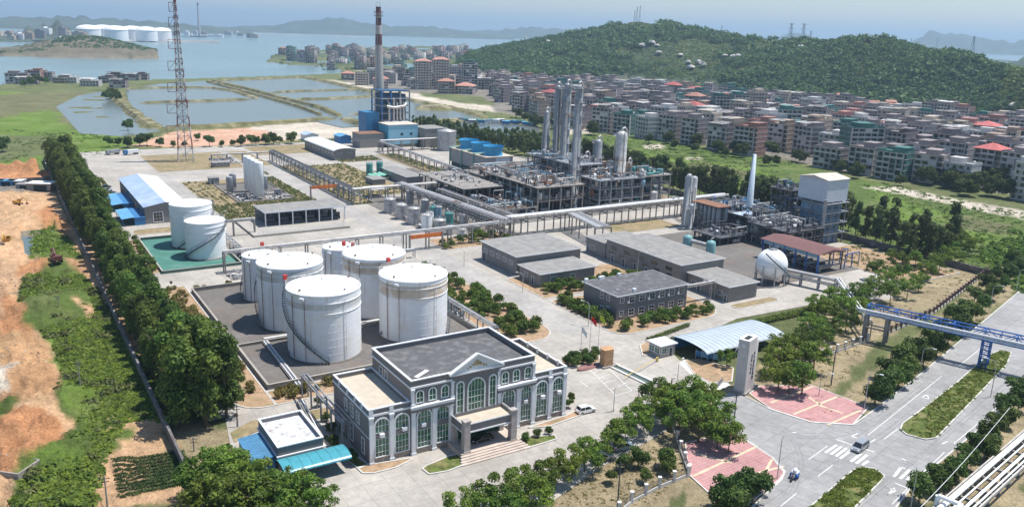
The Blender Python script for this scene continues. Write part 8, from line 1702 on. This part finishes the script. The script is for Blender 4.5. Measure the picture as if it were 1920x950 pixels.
for k, (px, py, L_, nm) in enumerate(((740, 67, 95, 'grey cargo ship right of the chimney'), (857, 72, 70, 'small cargo ship before the wooded hill'), (890, 70, 110, 'long cargo ship before the wooded hill'), (372, 70, 90, 'dark work ship near the far tanks'), (402, 69, 60, 'small dark ship right of the lattice mast'), (432, 66, 50, 'small ship in the far harbour'), (555, 121, 30, 'pale barge moored at the headland'), (585, 120, 28, 'second pale barge moored at the headland'), (345, 70, 40, 'small boat beside the far tanks'))):
    a_ = (px - 960) / F; b_ = (PY - py) / F; u_ = cr * a_ - sr * b_; v_ = sr * a_ + cr * b_; tt = (CH + 1) / max(.004, S_ - v_ * C_); X, Y = tt * u_, tt * (C_ + v_ * S_); t = root('cargo_ship', nm, 'ship', world=(X, Y), rz=rp.uniform(-.2, .2), z=-1.2); w_ = L_ * .09; m = MB(); m.prism([(-L_ / 2, -w_), (L_ * .38, -w_), (L_ / 2, 0), (L_ * .38, w_), (-L_ / 2, w_)], -1, L_ * .06); m.build('hull', mat('ship_hull', (.12, .13, .16), .6), t)
    m = MB(); m.box(-L_ * .48, -L_ * .34, -w_ * .8, w_ * .8, L_ * .06, L_ * .17); m.build('bridge_house', white, t)
    for x_ in (-.1, .1, .28): m = MB(); m.beam((L_ * x_, 0, L_ * .06), (L_ * x_, 0, L_ * .14), L_ * .012); m.build('mast', darksteel, t)
def pylon(label, X, Y, z, H, w, m=steel, group='pylons behind the hill'):
    t = root('pylon', label, 'pylon', world=(X, Y), z=z, rz=.3, group=group); q = MB()
    for sx in (-1, 1):
        for sy in (-1, 1): q.beam((sx * w, sy * w, 0), (sx * w * .15, sy * w * .15, H), w * .12)
    for k in range(6): z0, z1 = H * k / 6, H * (k + 1) / 6; a0, a1 = lerp(w, w * .15, k / 6), lerp(w, w * .15, (k + 1) / 6); q.beam((-a0, -a0, z0), (a1, -a1, z1), w * .07); q.beam((a0, -a0, z0), (-a1, -a1, z1), w * .07)
    q.build('lattice', m, t); q = MB()
    for zz in (.75, .87, .98): q.beam((-w * 1.3, 0, H * zz), (w * 1.3, 0, H * zz), w * .1)
    q.build('crossarm', m, t)
for k, (px, d_, H_, w_) in enumerate(((1467, 2700, 125, 9), (1490, 2700, 125, 9), (1504, 3300, 110, 7), (1648, 4200, 110, 6), (1690, 4600, 110, 6), (1738, 5000, 120, 7), (1325, 2300, 105, 5))): X, Y = bear(px, d_); pylon('grey power pylon on the skyline, %s from the left' % ordw((1, 2, 3, 4, 5, 6, 0)[k], 'first'), X, Y, 0, H_ + (0 if k < 3 else -10), w_)
for k, (px, d_, hh) in enumerate(((1179, 1900, 26), (1183, 1900, 34), (1188, 1905, 36), (1805, 1330, 30), (1340, 1700, 22))):
    X, Y = bear(px, d_); z_ = float(hill(np.array([X]), np.array([Y]))[0]); pylon('thin mast standing on the wooded hilltop, %s from the left' % ordw((0, 1, 2, 4, 3)[k], 'first'), X, Y, z_, hh, 1.6 if k != 3 else 2.6, darksteel, 'masts on the wooded hill')
for k in range(16):
    px = 860 + k * 9 + rp.uniform(-2, 2); X, Y = G(px, 229 + (px - 860) * .05 + rp.uniform(-2, 2)); t = root('fishing_hut', 'low blue and pale fishing hut on the creek bank, %s from the left' % ordw(k, 'first'), 'hut', world=(X, Y), rz=rp.uniform(-.3, .3), z=1, group='huts on the creek bank'); m = MB(); m.box(0, 6, 0, 4, 0, 2.2); m.build('wall', rp.choice([white, greypaint, blue]), t); m = MB(); m.box(-.4, 6.4, -.4, 4.4, 2.2, 2.5); m.build('roof', rp.choice([blueroof, whiteroof, teal, greypaint]), t)
X, Y = G(1178, 246); t = root('small_pavilion', 'small pavilion with a bright red roof between marsh and town', 'pavilion', world=(X, Y), rz=.3); m = MB(); m.box(0, 10, 0, 6, 0, 3.5); m.build('wall', white, t); m = MB(); m.add([(-1, -1, 3.5), (11, -1, 3.5), (11, 7, 3.5), (-1, 7, 3.5), (3, 3, 5.6), (7, 3, 5.6)], [(0, 1, 5, 4), (1, 2, 5), (2, 3, 4, 5), (3, 0, 4), (3, 2, 1, 0)]); m.build('roof', redp, t)
# oval flower tub and small yard things
X, Y = G(1103, 690); t = root('flower_tub', 'low oval red-brown planter in front of the grey-green bushes', 'planter', world=(X, Y), rz=AL + .1, z=.1); m = MB(); m.lathe([(3, 0), (3.1, .5), (2.7, .5), (2.7, .3), (.01, .3)], 24); m.v = [(x_ * 1.15, y_ * .35, z_) for x_, y_, z_ in m.v]; m.build('rim', mat('red_brown_tile', (.28, .14, .13), .7), t)
for k, (px, py) in enumerate(((322, 545), (444, 800))): X, Y = G(px, py); t = root('road_sign', ('round sign on a pole at the bend of the tank farm road', 'small round sign beside the plant road bend')[k], 'sign', world=(X, Y), z=.1, rz=0); m = MB(); m.tube((0, 0, 0), (0, 0, 2.4), .05, n=6); m.build('pole', steel, t); m = MB(); m.tube((0, -.04, 2.6), (0, .04, 2.6), .45, n=18); m.build('disc', rust, t)
print('OBJECTS', len(bpy.data.objects))
